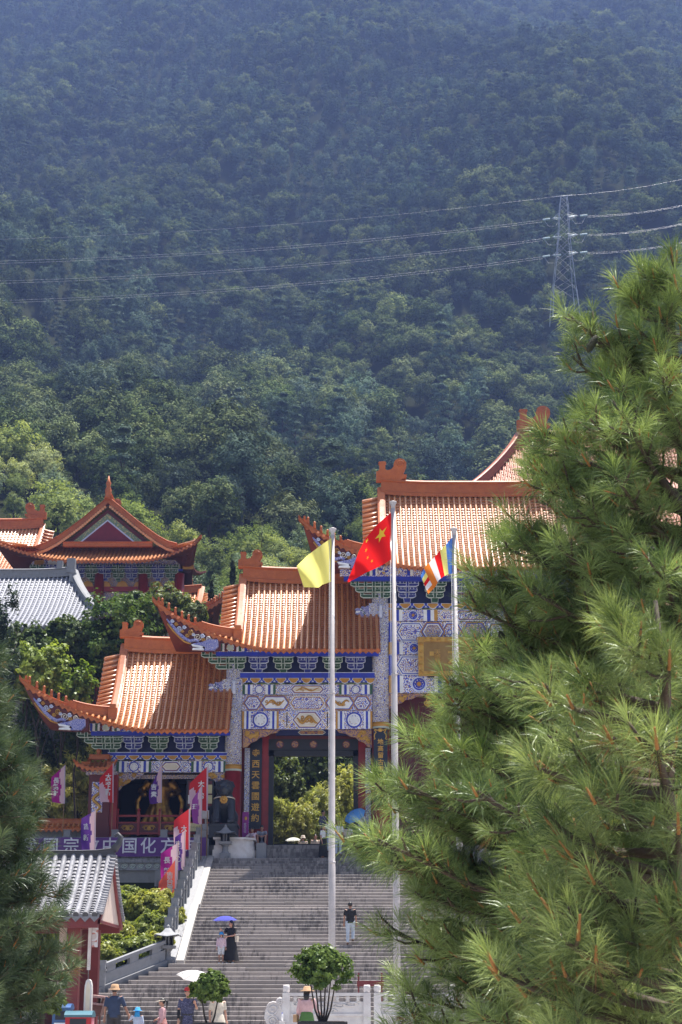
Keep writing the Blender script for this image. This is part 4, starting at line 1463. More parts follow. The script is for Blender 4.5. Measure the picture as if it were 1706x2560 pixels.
# ------------------------------------------------------------------ shrine railing, statue, lion
def remeshed(mb, mats, voxel=0.03, smooth=2, ratio=1.0):
    me = mb.mesh('shape', mats)
    o = bpy.data.objects.new('shape', me)
    md = o.modifiers.new('r', 'REMESH'); md.mode = 'VOXEL'; md.voxel_size = voxel; md.use_smooth_shade = True
    if smooth:
        s_ = o.modifiers.new('s', 'SMOOTH'); s_.iterations = smooth; s_.factor = 0.5
    if ratio < 1:
        d_ = o.modifiers.new('d', 'DECIMATE'); d_.ratio = ratio
    out = evalmesh(o)
    out.materials.clear()
    for x in (mats if isinstance(mats, (list, tuple)) else [mats]): out.materials.append(x)
    return out


rail = thing('red_railing', 'red and gold timber railing in front of the shrine opening', 'railing', (gx(420, 2080), 83.7, ZF))
y = 83.7
xa, xb = gx(293, 2060, y), gx(560, 2060, y)
zt_ = gz(2037, y); zb_ = gz(2086, y)
MB().box2((xa, y, zt_ - .1), (xb, y + .1, zt_)).build('top_rail', m_red, rail)
MB().box2((xa, y, zt_ - .42), (xb, y + .08, zt_ - .34)).build('middle_rail', m_red, rail)
MB().box2((xa, y, zb_), (xb, y + .1, zb_ + .1)).build('bottom_rail', m_red, rail)
n = 5
for i in range(n + 1):
    x = xa + (xb - xa) * i / n
    MB().box2((x - .07, y - .03, zb_ - .05), (x + .07, y + .12, zt_ + .16)).ball((x, y + .04, zt_ + .24), .085).build('rail_post', m_red, rail)
    if i < n:
        p = MB().box2((x + .08, y + .02, zb_ + .105), (x + (xb - xa) / n - .08, y + .06, zt_ - .425)).build('rail_panel', m_dred, rail)
        xm = x + (xb - xa) / n / 2; zm = (zb_ + zt_ - .32) / 2
        mb = MB()
        for q in (-1, 1):
            mb.tube([Vector((xm + q * .2 * math.cos(a) * (1 - a / 16) + q * .12, y + .01, zm + .14 * math.sin(a) * (1 - a / 16))) for a in np.linspace(0, 11, 18)], .025, 5)
        mb.prism([(xm - .1, zm), (xm, zm + .14), (xm + .1, zm), (xm, zm - .14)], y, y + .03)
        mb.build('gilt_scroll', m_gilt, p)

st = thing('golden_statue', 'gilded standing guardian statue in robes inside the dark shrine', 'statue', (gx(398, 2040, 86.0), 86.0, ZF))
mb = MB()
# robed figure, about 4.6 m with its pedestal; legs apart, arms out, a long sash
mb.tube([(0, 0, 2.0), (0, 0, 2.5), (0, 0, 3.1), (0, .05, 3.6)], [.52, .5, .62, .4], 12, sq=(1, .7))
mb.ball((0, -.02, 4.0), (.27, .28, .33)); mb.lathe((0, 0, 4.2), [(.28, 0), (.2, .12), (.1, .3), (.02, .36)], 10)
for s_ in (-1, 1):
    mb.tube([(s_ * .22, 0, 2.1), (s_ * .38, -.05, 1.4), (s_ * .36, .02, .75)], [.33, .27, .2], 10)
    mb.tube([(s_ * .36, .1, .72), (s_ * .4, -.3, .66)], [.17, .13], 8)
    mb.tube([(s_ * .55, 0, 3.4), (s_ * .95, -.1, 2.9), (s_ * .7, -.5, 2.7)], [.24, .19, .15], 9)
    mb.ball((s_ * .68, -.58, 2.72), (.14, .14, .16))
    mb.tube([(s_ * .7, .1, 3.3), (s_ * 1.15, .15, 2.4), (s_ * 1.05, .1, 1.5), (s_ * 1.5, 0, .8), (s_ * 1.9, -.05, .5)], [.08, .14, .12, .16, .05], 8, sq=(1, .5))
    mb.tube([(s_ * .3, -.15, 2.2), (s_ * .75, -.15, 1.3), (s_ * .95, -.1, .75)], [.2, .2, .08], 8, sq=(1, .4))
mb.tube([(0, -.3, 2.3), (0, -.38, 1.5), (.05, -.3, .9)], [.2, .17, .1], 8, sq=(1, .4))
mb.ball((0, 0, .35), (1.1, .8, .4), n=14)
me = remeshed(mb, [m_goldst], 0.05, 2)
link('figure', me, st, True)
pd = MB(); pd.lathe((0, 0, 0), [(1.3, 0), (1.3, .12), (1.15, .2), (1.1, .35)], 16, sy=.75); pd.build('pedestal', m_dred, st, True)

lion = thing('guardian_lion', 'black bronze guardian lion with a gold flower on its chest', 'statue', (gx(560, 2090, 81.9), 81.9, ZT + 1.0))
mb = MB()
zl = gz(2063, 81.9) - (ZT + 1.0)
k = 1.0
def lp_(x, y, z): return (x * k, y * k, zl + z * k)
mb.tube([lp_(0, .62, .35), lp_(0, .35, .75), lp_(0, .02, 1.2), lp_(0, -.05, 1.5)], [.46, .52, .5, .36], 14)
mb.ball(lp_(0, -.16, 1.72), (.44, .42, .42), n=14, k=9)
mb.ball(lp_(0, -.48, 1.62), (.27, .22, .2)); mb.ball(lp_(0, -.62, 1.70), (.12, .1, .08)); mb.ball(lp_(0, -.5, 1.43), (.2, .18, .09))
r_ = random.Random(12)
for i in range(46):
    a, b = r_.uniform(0, 2 * PI), r_.uniform(.15, 1.35)
    d = Vector((math.cos(a) * math.cos(b), math.sin(a) * math.cos(b) * .8 + .15, math.sin(b)))
    if d.y < -.55 and d.z < .6: continue
    mb.ball(lp_(d.x * .46, -.12 + d.y * .44, 1.66 + d.z * .44), .1, n=7, k=5)
for s_ in (-1, 1):
    mb.ball(lp_(s_ * .17, -.5, 1.86), .09); mb.ball(lp_(s_ * .36, -.05, 1.98), (.1, .06, .12))
    mb.tube([lp_(s_ * .3, -.1, 1.15), lp_(s_ * .36, -.3, .7), lp_(s_ * .34, -.42, .12)], [.24, .19, .17], 10)
    mb.ball(lp_(s_ * .34, -.55, .12), (.2, .26, .14))
    mb.ball(lp_(s_ * .42, .5, .38), (.24, .42, .4)); mb.ball(lp_(s_ * .46, .05, .1), (.17, .3, .12))
    for q in range(3): mb.ball(lp_(s_ * .34 + (q - 1) * .11, -.74, .09), (.065, .1, .07))
link('body', remeshed(mb, [m_bronze], 0.035, 1), lion, True)
mb = MB()
for q in range(9):
    a = 2 * PI * q / 9
    mb.ball(lp_(.13 * math.cos(a), -.56, 1.16 + .13 * math.sin(a)), (.075, .05, .075), n=7, k=5)
mb.ball(lp_(0, -.6, 1.16), .09)
mb.build('gold_flower', m_gilt, lion, True)
mb = MB(); mb.tube([lp_(.5 * math.cos(a), -.08 + .46 * math.sin(a), 1.24 - .06 * math.sin(a)) for a in np.linspace(-.1, PI * 2 - .1, 22)], .03, 6); mb.build('ribbon', m_cream, lion, True)
MB().box((.0, .05, zl - .02 - (zl - .02) / 2), (1.3, 1.7, zl - .02)).box((.0, .05, zl - .05), (1.42, 1.8, .1)).box((0, .05, .06), (1.45, 1.85, .12)).build('bronze_base', m_bronze, lion, True)
pl = thing('white_stone_plinth', 'stepped white stone plinth under the bronze lion', 'plinth', (gx(585, 2140, 81.9), 81.9, ZT))
xa, xb = gx(536, 2120, 81.2), gx(636, 2120, 81.2)
cut = .45
def octo(x0, x1, y0, y1, z0, z1, e=0.0):
    x0 -= e; x1 += e; y0 -= e; y1 += e
    o = [(x0, y0), (x1 - cut, y0), (x1, y0 + cut), (x1, y1), (x0, y1)]
    return o
mb = MB()
for (z0, z1, e) in ((ZT, ZT + .42, .06), (ZT + .42, ZT + .62, .0), (ZT + .62, ZT + .9, -.06), (ZT + .9, ZT + 1.0, .04)):
    o = octo(xa, xb, 81.0, 83.0, z0, z1, e); n = len(o)
    mb.add([(a, b, z0) for a, b in o] + [(a, b, z1) for a, b in o], [list(range(n))[::-1], list(range(n, 2 * n))] + [[i, (i + 1) % n, n + (i + 1) % n, n + i] for i in range(n)])
mb.build('plinth_body', m_whst, pl)
MB().box2((xb + .1, 81.2, ZT), (xb + .55, 82.9, ZT + .75)).build('side_block', m_grey, pl)

# notices in the shrine opening, the purple stand
m_paper = M('paper', (0.70, 0.68, 0.62), 0.8); m_ypaper = M('yellow_board', (0.62, 0.55, 0.30), 0.8, (0.55, 0.48, 0.25)); m_ink = M('ink', (0.1, 0.09, 0.09), 0.9)
nb = thing('notice_board', 'dark framed notice board with pale papers beside the lion', 'notice board', (gx(492, 2080, 83.4), 83.4, ZF))
y = 83.4
MB().box2((gx(466, 2000, y), y, gz(2018, y)), (gx(534, 2000, y), y + .08, gz(1950, y))).box2((gx(470, 2000, y), y - .03, gz(2015, y)), (gx(530, 2000, y), y + .0, gz(1953, y)), 1).box2((gx(470, 2000, y), y + .01, ZT), (gx(475, 2000, y), y + .07, gz(2018, y))).box2((gx(525, 2000, y), y + .01, ZT), (gx(530, 2000, y), y + .07, gz(2018, y))).build('frame', [m_dark, m_dred], nb)
for (a, b, c, d, m_) in ((471, 1988, 498, 2009, m_paper), (519, 1988, 531, 2009, m_ypaper), (480, 1962, 489, 1984, m_ypaper), (521, 1962, 531, 1984, m_ypaper)):
    MB().box2((gx(a, b, y), y - .05, gz(d, y)), (gx(c, b, y), y - .034, gz(b, y))).build('paper', m_, nb)
lb = thing('yellow_notice', 'pale yellow notice panel with dark writing at the terrace edge', 'sign', (gx(490, 2080, 82.2), 82.2, ZT))
y = 82.2
MB().box2((gx(476, 2070, y), y, gz(2078, y)), (gx(505, 2070, y), y + .05, gz(2058, y))).build('panel', m_ypaper, lb)
MB().box2((gx(488, 2070, y), y + .055, ZT), (gx(491, 2070, y), y + .1, gz(2060, y))).build('stand_leg', m_dark, lb)
text('小心台阶', 0.13, m_ink, lb, (gx(490, 2068, y), y - .004, gz(2068, y)), extrude=.002)
gb = thing('grey_cabinet', 'pale grey metal box beside the bamboo banner poles', 'cabinet', (gx(514, 2050, 83.0), 83.0, ZT))
MB().box2((gx(506, 2040, 83.), 82.9, gz(2047, 83.)), (gx(523, 2040, 83.), 83.1, gz(2026, 83.))).box2((gx(506, 2080, 83.), 82.95, ZT), (gx(523, 2080, 83.), 83.1, gz(2060, 83.))).box2((gx(512, 2080, 83.), 83.02, ZT), (gx(516, 2080, 83.), 83.08, gz(2040, 83.))).build('body', m_whst, gb)
m_mag = M('magenta_print', (0.22, 0.02, 0.20), 0.6, (0.28, 0.03, 0.24))
rs = thing('purple_roll_up_stand', 'narrow purple roll-up display stand beside the gate column', 'sign', (gx(612, 2110, 83.0), 83.0, ZF))
y = 82.9
MB().box2((gx(606, 2060, y), y, ZF - .1), (gx(622, 2060, y), y + .04, gz(2030, y))).build('panel', m_mag, rs)
text('欢迎光临', 0.13, m_btext, rs, (gx(613, 2065, y), y - .004, gz(2070, y)), vertical=True, gap=.9, extrude=.002)
MB().ball((gx(615, 2046, y), y - .01, gz(2046, y)), (.07, .01, .09)).build('emblem', m_gilt, rs)

# ------------------------------------------------------------------ flag poles and flags
YP = 57.0
def flagpole(px, pytop, label):
    top = W(px, pytop, YP)
    x = top.x
    t = thing('flagpole', label, 'flagpole', (x, YP, 0), 'flagpoles before the stairs')
    h = top.z
    MB().tube([(0, 0, 0), (0, 0, h * .33), (0, 0, h * .331), (0, 0, h * .66), (0, 0, h * .661), (0, 0, h - .25)], [.115, .11, .098, .092, .082, .07], 14).build('shaft', m_steel, t, True)
    MB().lathe((0, 0, h - .26), [(.07, 0), (.075, .03), (.06, .06), (.13, .2), (.125, .24), (.05, .27)], 12).build('finial', m_steel, t, True)
    MB().lathe((0, 0, 0), [(.3, 0), (.3, .06), (.14, .1), (.13, .5)], 14).build('base_flange', m_steel, t, True)
    MB().tube([(-.11, -.03, h - .3), (-.12, -.04, h * .6), (-.10, -.05, 1.3)], .007, 4).build('halyard', m_white, t, True)
    for q in (.33, .66):
        MB().lathe((0, 0, h * q - .04), [(.118 if q < .5 else .1, 0), (.12 if q < .5 else .102, .04), (.118 if q < .5 else .1, .08)], 14).build('collar', m_steel, t, True)
    MB().tube([(.02, -.1, h * .82), (.05, -.16, h * .815), (.07, -.15, h * .8)], .02, 5).build('cleat', m_white, t, True)
    return t


flagpole(832, 1320, 'grey steel flagpole carrying the plain yellow flag')
flagpole(983, 1253, 'tallest grey steel flagpole carrying the red flag')
flagpole(1135, 1320, 'grey steel flagpole with the striped flag beside the pine')


def cloth_mat(name, c, c2=None, trans=0.35):
    m, nt, b, L = nodes(name)
    out = nt.nodes['Material Output']
    nt.nodes.remove(b)
    n_ = noise(nt, coords(nt), 1.5)
    col = rgb(nt, n_, c, c2 or tuple(x * .9 for x in c))
    d = nt.nodes.new('ShaderNodeBsdfDiffuse'); t = nt.nodes.new('ShaderNodeBsdfTranslucent')
    L(col, d.inputs[0]); L(col, t.inputs[0])
    mx = nt.nodes.new('ShaderNodeMixShader'); mx.inputs[0].default_value = trans
    L(d.outputs[0], mx.inputs[1]); L(t.outputs[0], mx.inputs[2]); L(mx.outputs[0], out.inputs[0])
    return m


f_yel = cloth_mat('yellow_cloth', (0.90, 0.84, 0.22), (0.92, 0.86, 0.28), trans=.55)
f_red = cloth_mat('red_cloth', (0.80, 0.018, 0.018), trans=.5)
f_star = cloth_mat('star_yellow', (0.85, 0.70, 0.06), trans=.3)
f_blue = cloth_mat('sky_blue_cloth', (0.10, 0.25, 0.70)); f_or = cloth_mat('orange_cloth', (0.75, 0.22, 0.03)); f_wh = cloth_mat('white_cloth', (0.80, 0.78, 0.80)); f_lil = cloth_mat('lilac_cloth', (0.62, 0.50, 0.75))


def flag_surface(top, bot, Y, folds=0.12, k=9.0):
    """top / bot: pixel polylines from hoist to fly; a surface S(u, v) in the world with wind folds."""
    def along(pl, u):
        q = u * (len(pl) - 1); i = min(int(q), len(pl) - 2); f = q - i
        return (pl[i][0] + (pl[i + 1][0] - pl[i][0]) * f, pl[i][1] + (pl[i + 1][1] - pl[i][1]) * f)
    def Sf(u, v):
        a, b = along(top, u), along(bot, u)
        px, py = a[0] + (b[0] - a[0]) * v, a[1] + (b[1] - a[1]) * v
        y = Y + folds * math.sin(u * k + v * 2.2) * (0.25 + u) + 0.5 * u
        return W(px, py, y)
    return Sf


def flag_object(name, label, Sf, mats, mfun, nu=36, nv=22, group='flags flying from the three poles'):
    hoist = Sf(0, 0)
    t = thing(name, label, 'flag', hoist, group)
    mb = MB()
    G = [[Sf(u / nu, v / nv) for u in range(nu + 1)] for v in range(nv + 1)]
    mb.grid(G, 0, True, mfun=lambda i, j: mfun((j + .5) / nu, (i + .5) / nv))
    return t, mb.build('cloth', mats, t)


Sy = flag_surface([(829, 1345), (800, 1365), (770, 1388), (742, 1415)], [(829, 1454), (806, 1462), (797, 1469), (760, 1468)], YP - .1, .2, 8)
flag_object('yellow_flag', 'plain yellow flag drooping from the leftmost flagpole', Sy, [f_yel], lambda u, v: 0)
Sr = flag_surface([(978, 1281), (945, 1310), (915, 1345), (898, 1378), (884, 1415), (870, 1450)], [(978, 1399), (958, 1412), (935, 1423), (915, 1432), (893, 1445), (870, 1456)], YP - .1, .22, 11)
fr, fc = flag_object('red_flag', 'red flag with yellow stars flying from the tallest pole', Sr, [f_red], lambda u, v: 0)
def star(cu, cv, r, rot=0.0, asp=1.5):
    mb = MB()
    pts_ = []
    for i in range(10):
        rr = r if i % 2 == 0 else r * .4
        a = rot + PI * i / 5
        pts_.append((cu + rr * math.sin(a) / asp, cv - rr * math.cos(a)))
    c = Sr(cu, cv) + Vector((0, -.04, 0))
    mb.add([c] + [Sr(a, b) + Vector((0, -.04, 0)) for a, b in pts_], [(0, 1 + (i + 1) % 10, 1 + i) for i in range(10)])
    mb.build('star', f_star, fc)
star(.17, .30, .16, 0.1); star(.40, .10, .055, .4); star(.46, .30, .06, .3); star(.47, .55, .055, .2, 1.4); star(.40, .75, .05, .1)
Sb = flag_surface([(1131, 1343), (1112, 1365), (1095, 1383), (1078, 1402), (1062, 1418), (1052, 1440)], [(1131, 1434), (1120, 1436), (1108, 1442), (1098, 1450), (1088, 1468), (1071, 1485)], YP - .1, .12, 10)
bmats = [f_blue, f_yel, f_red, f_wh, f_or, f_lil]
def bfun(u, v):
    if u > .84: return [0, 1, 2, 3, 4][min(4, int(v * 5))]
    return min(4, int(u / .168))
flag_object('striped_flag', 'flag of blue, yellow, red, white and orange stripes', Sb, bmats, bfun)

# ------------------------------------------------------------------ printed banners on bamboo canes
bcol = {'magenta': ((0.30, 0.02, 0.22), (0.55, 0.04, 0.33)), 'red': ((0.62, 0.03, 0.04), (0.70, 0.06, 0.06)), 'purple': ((0.11, 0.04, 0.26), (0.16, 0.06, 0.32)), 'coral': ((0.72, 0.10, 0.07), (0.75, 0.16, 0.11)), 'violet': ((0.28, 0.05, 0.32), (0.42, 0.12, 0.42))}
bm = {k_: cloth_mat('banner_' + k_, a, b, .4) for k_, (a, b) in bcol.items()}
f_pink = cloth_mat('pale_pink_print', (0.75, 0.42, 0.52), (0.78, 0.62, 0.66), .4)
f_sleeve = cloth_mat('pole_sleeve', (0.62, 0.50, 0.62), None, .4)


def banner(hx_, yt, yb, lx, ylt, Y, col, chars, label, zbase, swoosh='hoist', bow=6):
    top = W(hx_, yt, Y)
    x = top.x
    t = thing('bamboo_banner', label, 'banner', (x, Y, zbase), 'printed banners on bamboo canes')
    MB().tube([(x + .02, Y + .02, zbase), (x, Y, top.z + .05)], [.022, .014], 7).build('cane', m_bamboo, t)
    nu, nv = 12, 26
    rr = random.Random(int(hx_ * 7 + yt))
    ph = rr.uniform(0, 6)
    def Sf(u, v):
        a = (hx_ + (lx - hx_) * u, yt + (ylt - yt) * u)
        b = (hx_ - 1 + (lx + 3 - hx_) * u, yb + 2 * math.sin(3 * u + ph))
        px = a[0] + (b[0] - a[0]) * v - bow * math.sin(PI * v) * u * .4
        py = a[1] + (b[1] - a[1]) * v
        return W(px, py, Y - .03 + .09 * math.sin(u * 5 + v * 4 + ph) * u + .25 * u)
    def mf(i, j):
        u, v = (j + .5) / nu, (i + .5) / nv
        if u < .09: return 2
        if swoosh == 'hoist' and u < .34 + .06 * math.sin(v * 9) : return 1
        if swoosh == 'fly' and u > .62 + .25 * math.cos(v * 3.2) and v > .25: return 1
        if swoosh == 'foot' and u > .55 + .1 * math.sin(v * 4) and v > .55: return 1
        return 0
    mb = MB(); mb.grid([[Sf(u / nu, v / nv) for u in range(nu + 1)] for v in range(nv + 1)], mfun=mf)
    cl = mb.build('cloth', [bm[col], f_pink, f_sleeve], t)
    h = Sf(.5, .1).z - Sf(.5, .9).z
    for i, ch in enumerate(chars):
        c = Sf(.62 if swoosh == 'hoist' else .36, .2 + .62 * (i + .4) / len(chars))
        text(ch, .30, f_wh, cl, (c.x, c.y - .05, c.z), extrude=.003, bold=.008)
    return t


banner(164, 1912, 2007, 129, 1943, 82.3, 'magenta', '長勢計', 'magenta banner on a cane, farthest from the stairs, before the bamboo', ZT)
banner(285, 1907, 2007, 250, 1945, 82.3, 'red', '大勢上新', 'red and white banner on a cane before the red pier', ZT, 'fly')
banner(406, 1907, 2008, 374, 1975, 82.3, 'purple', '吉素', 'purple banner on a cane before the golden statue', ZT)
banner(240, 2026, 2130, 204, 2046, 79.6, 'purple', '吉新', 'purple banner rising behind the grey pavilion roof', 5.0)
banner(521, 1914, 2026, 475, 1958, 80.6, 'red', '大勢', 'tall red banner beside the bronze lion', ZT - .3, 'fly')
banner(506, 1961, 2059, 481, 2000, 80.0, 'violet', '理', 'violet and pink banner just below the lion', 6.9, 'hoist')
banner(476, 2020, 2126, 436, 2050, 78.0, 'red', '大', 'red banner halfway along the stair balustrade', 5.4, 'fly')
banner(464, 2075, 2176, 438, 2093, 76.5, 'purple', '吉新心', 'purple banner overlapping the red one by the balustrade', 4.7)
banner(446, 2107, 2212, 403, 2133, 75.0, 'magenta', '長勢', 'magenta banner overlapping the purple one by the balustrade', 4.2)
banner(442, 2145, 2248, 398, 2205, 74.0, 'coral', '吉台喜', 'coral red banner, lowest of the canes beside the stairs', 3.8, 'foot')

# ------------------------------------------------------------------ grey tiled information pavilion
m_gtile = glaze('grey_tile', (0.25, 0.25, 0.275), (0.15, 0.15, 0.17), 0.55)
m_gpan = glaze('grey_pan_tile', (0.27, 0.27, 0.30), (0.16, 0.16, 0.18), 0.5)
m_gdark = M('dark_grey_tile', (0.055, 0.055, 0.065), 0.6)
m_plaster = M('cream_plaster', (0.62, 0.50, 0.43), 0.8, (0.57, 0.45, 0.39))
m_colred = M('maroon_paint', (0.19, 0.028, 0.028), 0.45, (0.15, 0.022, 0.024))
pav = thing('information_pavilion', 'open pavilion with grey tiled roof, maroon columns and cream gable', 'pavilion', (-9.5, 54.7, 0))
yf, yb = 52.0, 57.4
yr_ = (yf + yb) / 2
xr_ = W(249, 2290, yf).x
ze_ = W(249, 2288, yf).z; zr_ = W(275, 2132, yr_).z
rp = Roof(xr_ - 6.2, xr_, None, None, yr_, zr_ - .1, (yb - yf) / 2, ze_, 0)
pd_ = deck(rp, 22, 20, [m_gpan, m_gtile, m_colred], 'roof', pav)
tile_rows(rp, pd_, 0.282, 0.085, m_gtile, seg=8, mend=m_gdark)
sweep_box([(x, yr_, zr_ - .12 + .08 * max(0, (x - xr_ + 1.0)) ** 2) for x in np.linspace(xr_ - 6.2, xr_ + .05, 12)], .2, .2).build('main_ridge', m_gdark, pd_)
MB().tube([(xr_, yr_, zr_ + .1), (xr_ + .15, yr_, zr_ + .28), (xr_ + .22, yr_, zr_ + .5), (xr_ + .12, yr_, zr_ + .6), (xr_ + .02, yr_, zr_ + .52)], [.14, .11, .08, .06, .04], 8).build('ridge_scroll', m_gdark, pd_)
# verge tiles, barge boards and plastered gable
mb = MB()
for sd2 in (-1, 1):
    for i in range(22):
        v = .03 + .95 * i / 21
        a = rp.p(xr_, v, .07, sd2)
        mb.tube([a - Vector((.12, 0, 0)), a + Vector((.1, 0, -.02))], .06, 7)
tag(mb.build('verge_tiles', m_gtile, pd_), kind='stuff')
gb_ = [rp.p(xr_ - .02, v, -.14, -1) for v in np.linspace(.98, 0, 9)] + [rp.p(xr_ - .02, v, -.14, 1) for v in np.linspace(0, .98, 9)]
n = len(gb_)
mb = MB(); mb.add([(xr_ - .06, p.y, p.z) for p in gb_] + [(xr_ - .2, p.y, p.z) for p in gb_], [list(range(n)), list(range(n, 2 * n))[::-1]] + [[i, (i + 1) % n, n + (i + 1) % n, n + i][::-1] for i in range(n)])
mb.build('gable', m_plaster, pav)
for sd2 in (-1, 1):
    q = [rp.p(xr_ - .02, v, -.1, sd2) for v in np.linspace(0, 1, 9)]
    mb = MB(); mb.grid([[Vector((xr_ + .03, p.y, p.z + .02)) for p in q], [Vector((xr_ + .03, p.y, p.z - .16)) for p in q]], flip=sd2 > 0); mb.grid([[Vector((xr_ - .05, p.y, p.z - .16)) for p in q], [Vector((xr_ + .03, p.y, p.z - .16)) for p in q]])
    mb.build('barge_board', m_colred, pav)
MB().box2((xr_ - .1, yf + .2, ze_ - .2), (xr_ - .04, yb - .2, ze_ - .12)).build('tie_board', m_colred, pav)
MB().box2((xr_ - 6.1, yf + .05, ze_ - .36), (xr_ - .05, yf + .28, ze_ - .06)).build('eave_board', m_colred, pav)
MB().box2((xr_ - 6.1, yb - .28, ze_ - .36), (xr_ - .05, yb - .05, ze_ - .06)).build('eave_board', m_colred, pav)
for px0, px1, yy in ((168, 198, 53.0), (224, 246, 55.6), (168, 190, 56.2)):
    a, b = W(px0, 2400, yy).x, W(px1, 2400, yy).x
    MB().box2((a, yy, 0), (b, yy + .4, ze_ - .3)).build('column', m_colred, pav)
MB().box2((W(200, 2400, 54.6).x, 54.6, 0), (W(221, 2400, 54.6).x, 54.7, W(200, 2322, 54.6).z)).build('display_panel', m_dred, pav)
MB().box2((W(198, 2400, 53.05).x, 53.05, W(200, 2322, 53).z), (W(228, 2400, 53.05).x, 53.4, W(200, 2304, 53).z)).build('lintel_beam', m_colred, pav)
m_poster = filigree('faded_poster', (0.52, 0.46, 0.46), (0.45, 0.18, 0.16), (0.62, 0.60, 0.62), 2.2, 0.3, 0.3, 0.4)
m_glass_white = M('white_frame', (0.66, 0.62, 0.60), 0.3, (0.58, 0.50, 0.50))
MB().box2((W(222, 2330, 53.0).x, 52.95, W(230, 2425, 53).z), (W(230, 2330, 53.0).x, 53.0, W(230, 2302, 53).z)).build('white_frame', m_glass_white, pav)
MB().box2((W(231, 2330, 53.0).x, 52.98, W(230, 2368, 53).z), (W(246, 2330, 53.0).x, 53.02, W(230, 2304, 53).z)).build('poster', m_poster, pav)
MB().box2((W(146, 2400, 53.4).x, 53.4, .0), (W(164, 2400, 53.4).x, 53.5, W(150, 2290, 53.4).z)).build('pale_wall_end', m_plaster, pav)
MB().box2((W(100, 2400, 56.8).x, 56.8, .0), (W(166, 2400, 56.8).x, 56.9, 2.6)).build('back_wall', m_dred, pav)

# stone marker post, litter bins, slatted planter
sp_ = thing('stone_marker', 'round-topped pale stone marker post standing before the pavilion', 'post', (W(221, 2500, 46.5).x, 46.5, 0))
s_ = S(2480, 46.5); hw = 9.5 / s_
zt_ = W(221, 2448, 46.5).z
pr = [(-hw, 0), (-hw * .98, zt_ - .32), (-hw * .9, zt_ - .16), (-hw * .62, zt_ - .04), (-hw * .2, zt_), (hw * .2, zt_), (hw * .62, zt_ - .04), (hw * .9, zt_ - .16), (hw * .98, zt_ - .32), (hw, 0)]
xo = sp_.location.x
MB().prism([(xo + a, b) for a, b in pr], 46.4, 46.62).build('slab', m_whst, sp_)
MB().prism([(xo + a * .55, b * .95 + .02) for a, b in pr], 46.39, 46.41).build('recess_panel', m_cream, sp_)
m_binred = M('red_plastic', (0.42, 0.012, 0.02), 0.35, (0.36, 0.01, 0.018)); m_binteal = M('teal_plastic', (0.06, 0.16, 0.20), 0.35); m_binblue = M('blue_plastic', (0.03, 0.10, 0.26), 0.35)
m_pinkp = M('pink_print', (0.70, 0.36, 0.40), 0.5, (0.55, 0.12, 0.16), sc_=4)
def bin_(px0, px1, pyt, Y, body, lid, label, side=None):
    a, b = W(px0, 2540, Y).x, W(px1, 2540, Y).x
    zt2 = W(px0, pyt, Y).z
    t = thing('litter_bin', label, 'bin', ((a + b) / 2, Y, 0), 'litter bins by the pavilion')
    mb = MB(); w = b - a
    mb.box(((a + b) / 2, Y + .3, (zt2 - .1) / 2), (w, .6, zt2 - .1)); mb.build('bin_body', body, t)
    mb = MB()
    rows = [[(x, yy, zt2 - .1 + .1 * math.sin(PI * k2 / 6) ** .6 if 0 < k2 < 6 else zt2 - .1) for x in (a - .03, b + .03)] for k2, yy in enumerate(np.linspace(Y - .04, Y + .64, 7))]
    mb.grid(rows, flip=True)
    for j in (0, 1):
        col_ = [r2[j] for r2 in rows]; mb.add(col_, [list(range(len(col_)))])
    mb.box(((a + b) / 2, Y + .3, zt2 - .13), (w + .06, .68, .06)); mb.build('lid', lid, t)
    MB().box2((a + w * .18, Y - .012, zt2 - .42), (b - w * .18, Y + .02, zt2 - .2)).build('slot', m_dark, t)
    MB().box2((a + .06, Y - .02, zt2 - .8), (b - .06, Y - .004, zt2 - .5)).build('front_print', side or m_white, t)
    if side: MB().box2((b + .004, Y + .05, .1), (b + .012, Y + .56, zt2 - .18)).build('side_print', side, t)
    for q in (a + .1, b - .1): MB().lathe((q, Y + .3, 0), [(.05, 0), (.05, .02)], 8).build('foot', m_dark, t)
    return t
bin_(164, 228, 2527, 45.4, m_binred, m_binteal, 'red litter bin with teal lid and pink side in front of the marker', m_pinkp)
bin_(131, 174, 2509, 47.6, m_binblue, m_binblue, 'blue litter bin behind the red one')
m_wood = M('brown_wood', (0.16, 0.06, 0.045), 0.6, (0.11, 0.04, 0.03), stretch=(1, 1, 8))
m_woodp = M('worn_pink_wood', (0.40, 0.24, 0.22), 0.7)
pt = thing('slatted_planter', 'tapered brown wooden planter crate beside the marker post', 'planter', (W(246, 2540, 48.4).x, 48.4, 0))
y = 48.4
P_ = lambda a, b: (W(a, b, y).x, W(a, b, y).z)
for (q, m_, d) in (([(229, 2487), (263, 2491), (262, 2496), (229, 2494)], m_woodp, -.08), ([(229, 2506), (259, 2509), (258, 2514), (229, 2511)], m_woodp, -.06), ([(228, 2514), (257, 2514), (250, 2540), (228, 2540)], m_wood, 0), ([(243, 2494), (247, 2494), (246, 2508), (242, 2508)], m_wood, 0), ([(256, 2495), (261, 2496), (257, 2509), (252, 2508)], m_wood, 0)):
    MB().prism([P_(*p) for p in q], y + d, y + .5 + abs(d)).build('slat', m_, pt)
for a in (234, 249):
    MB().box2((P_(a - 2, 2540)[0], y + .05, 0), (P_(a + 2, 2540)[0], y + .12, P_(a, 2539)[1])).build('leg', m_wood, pt)

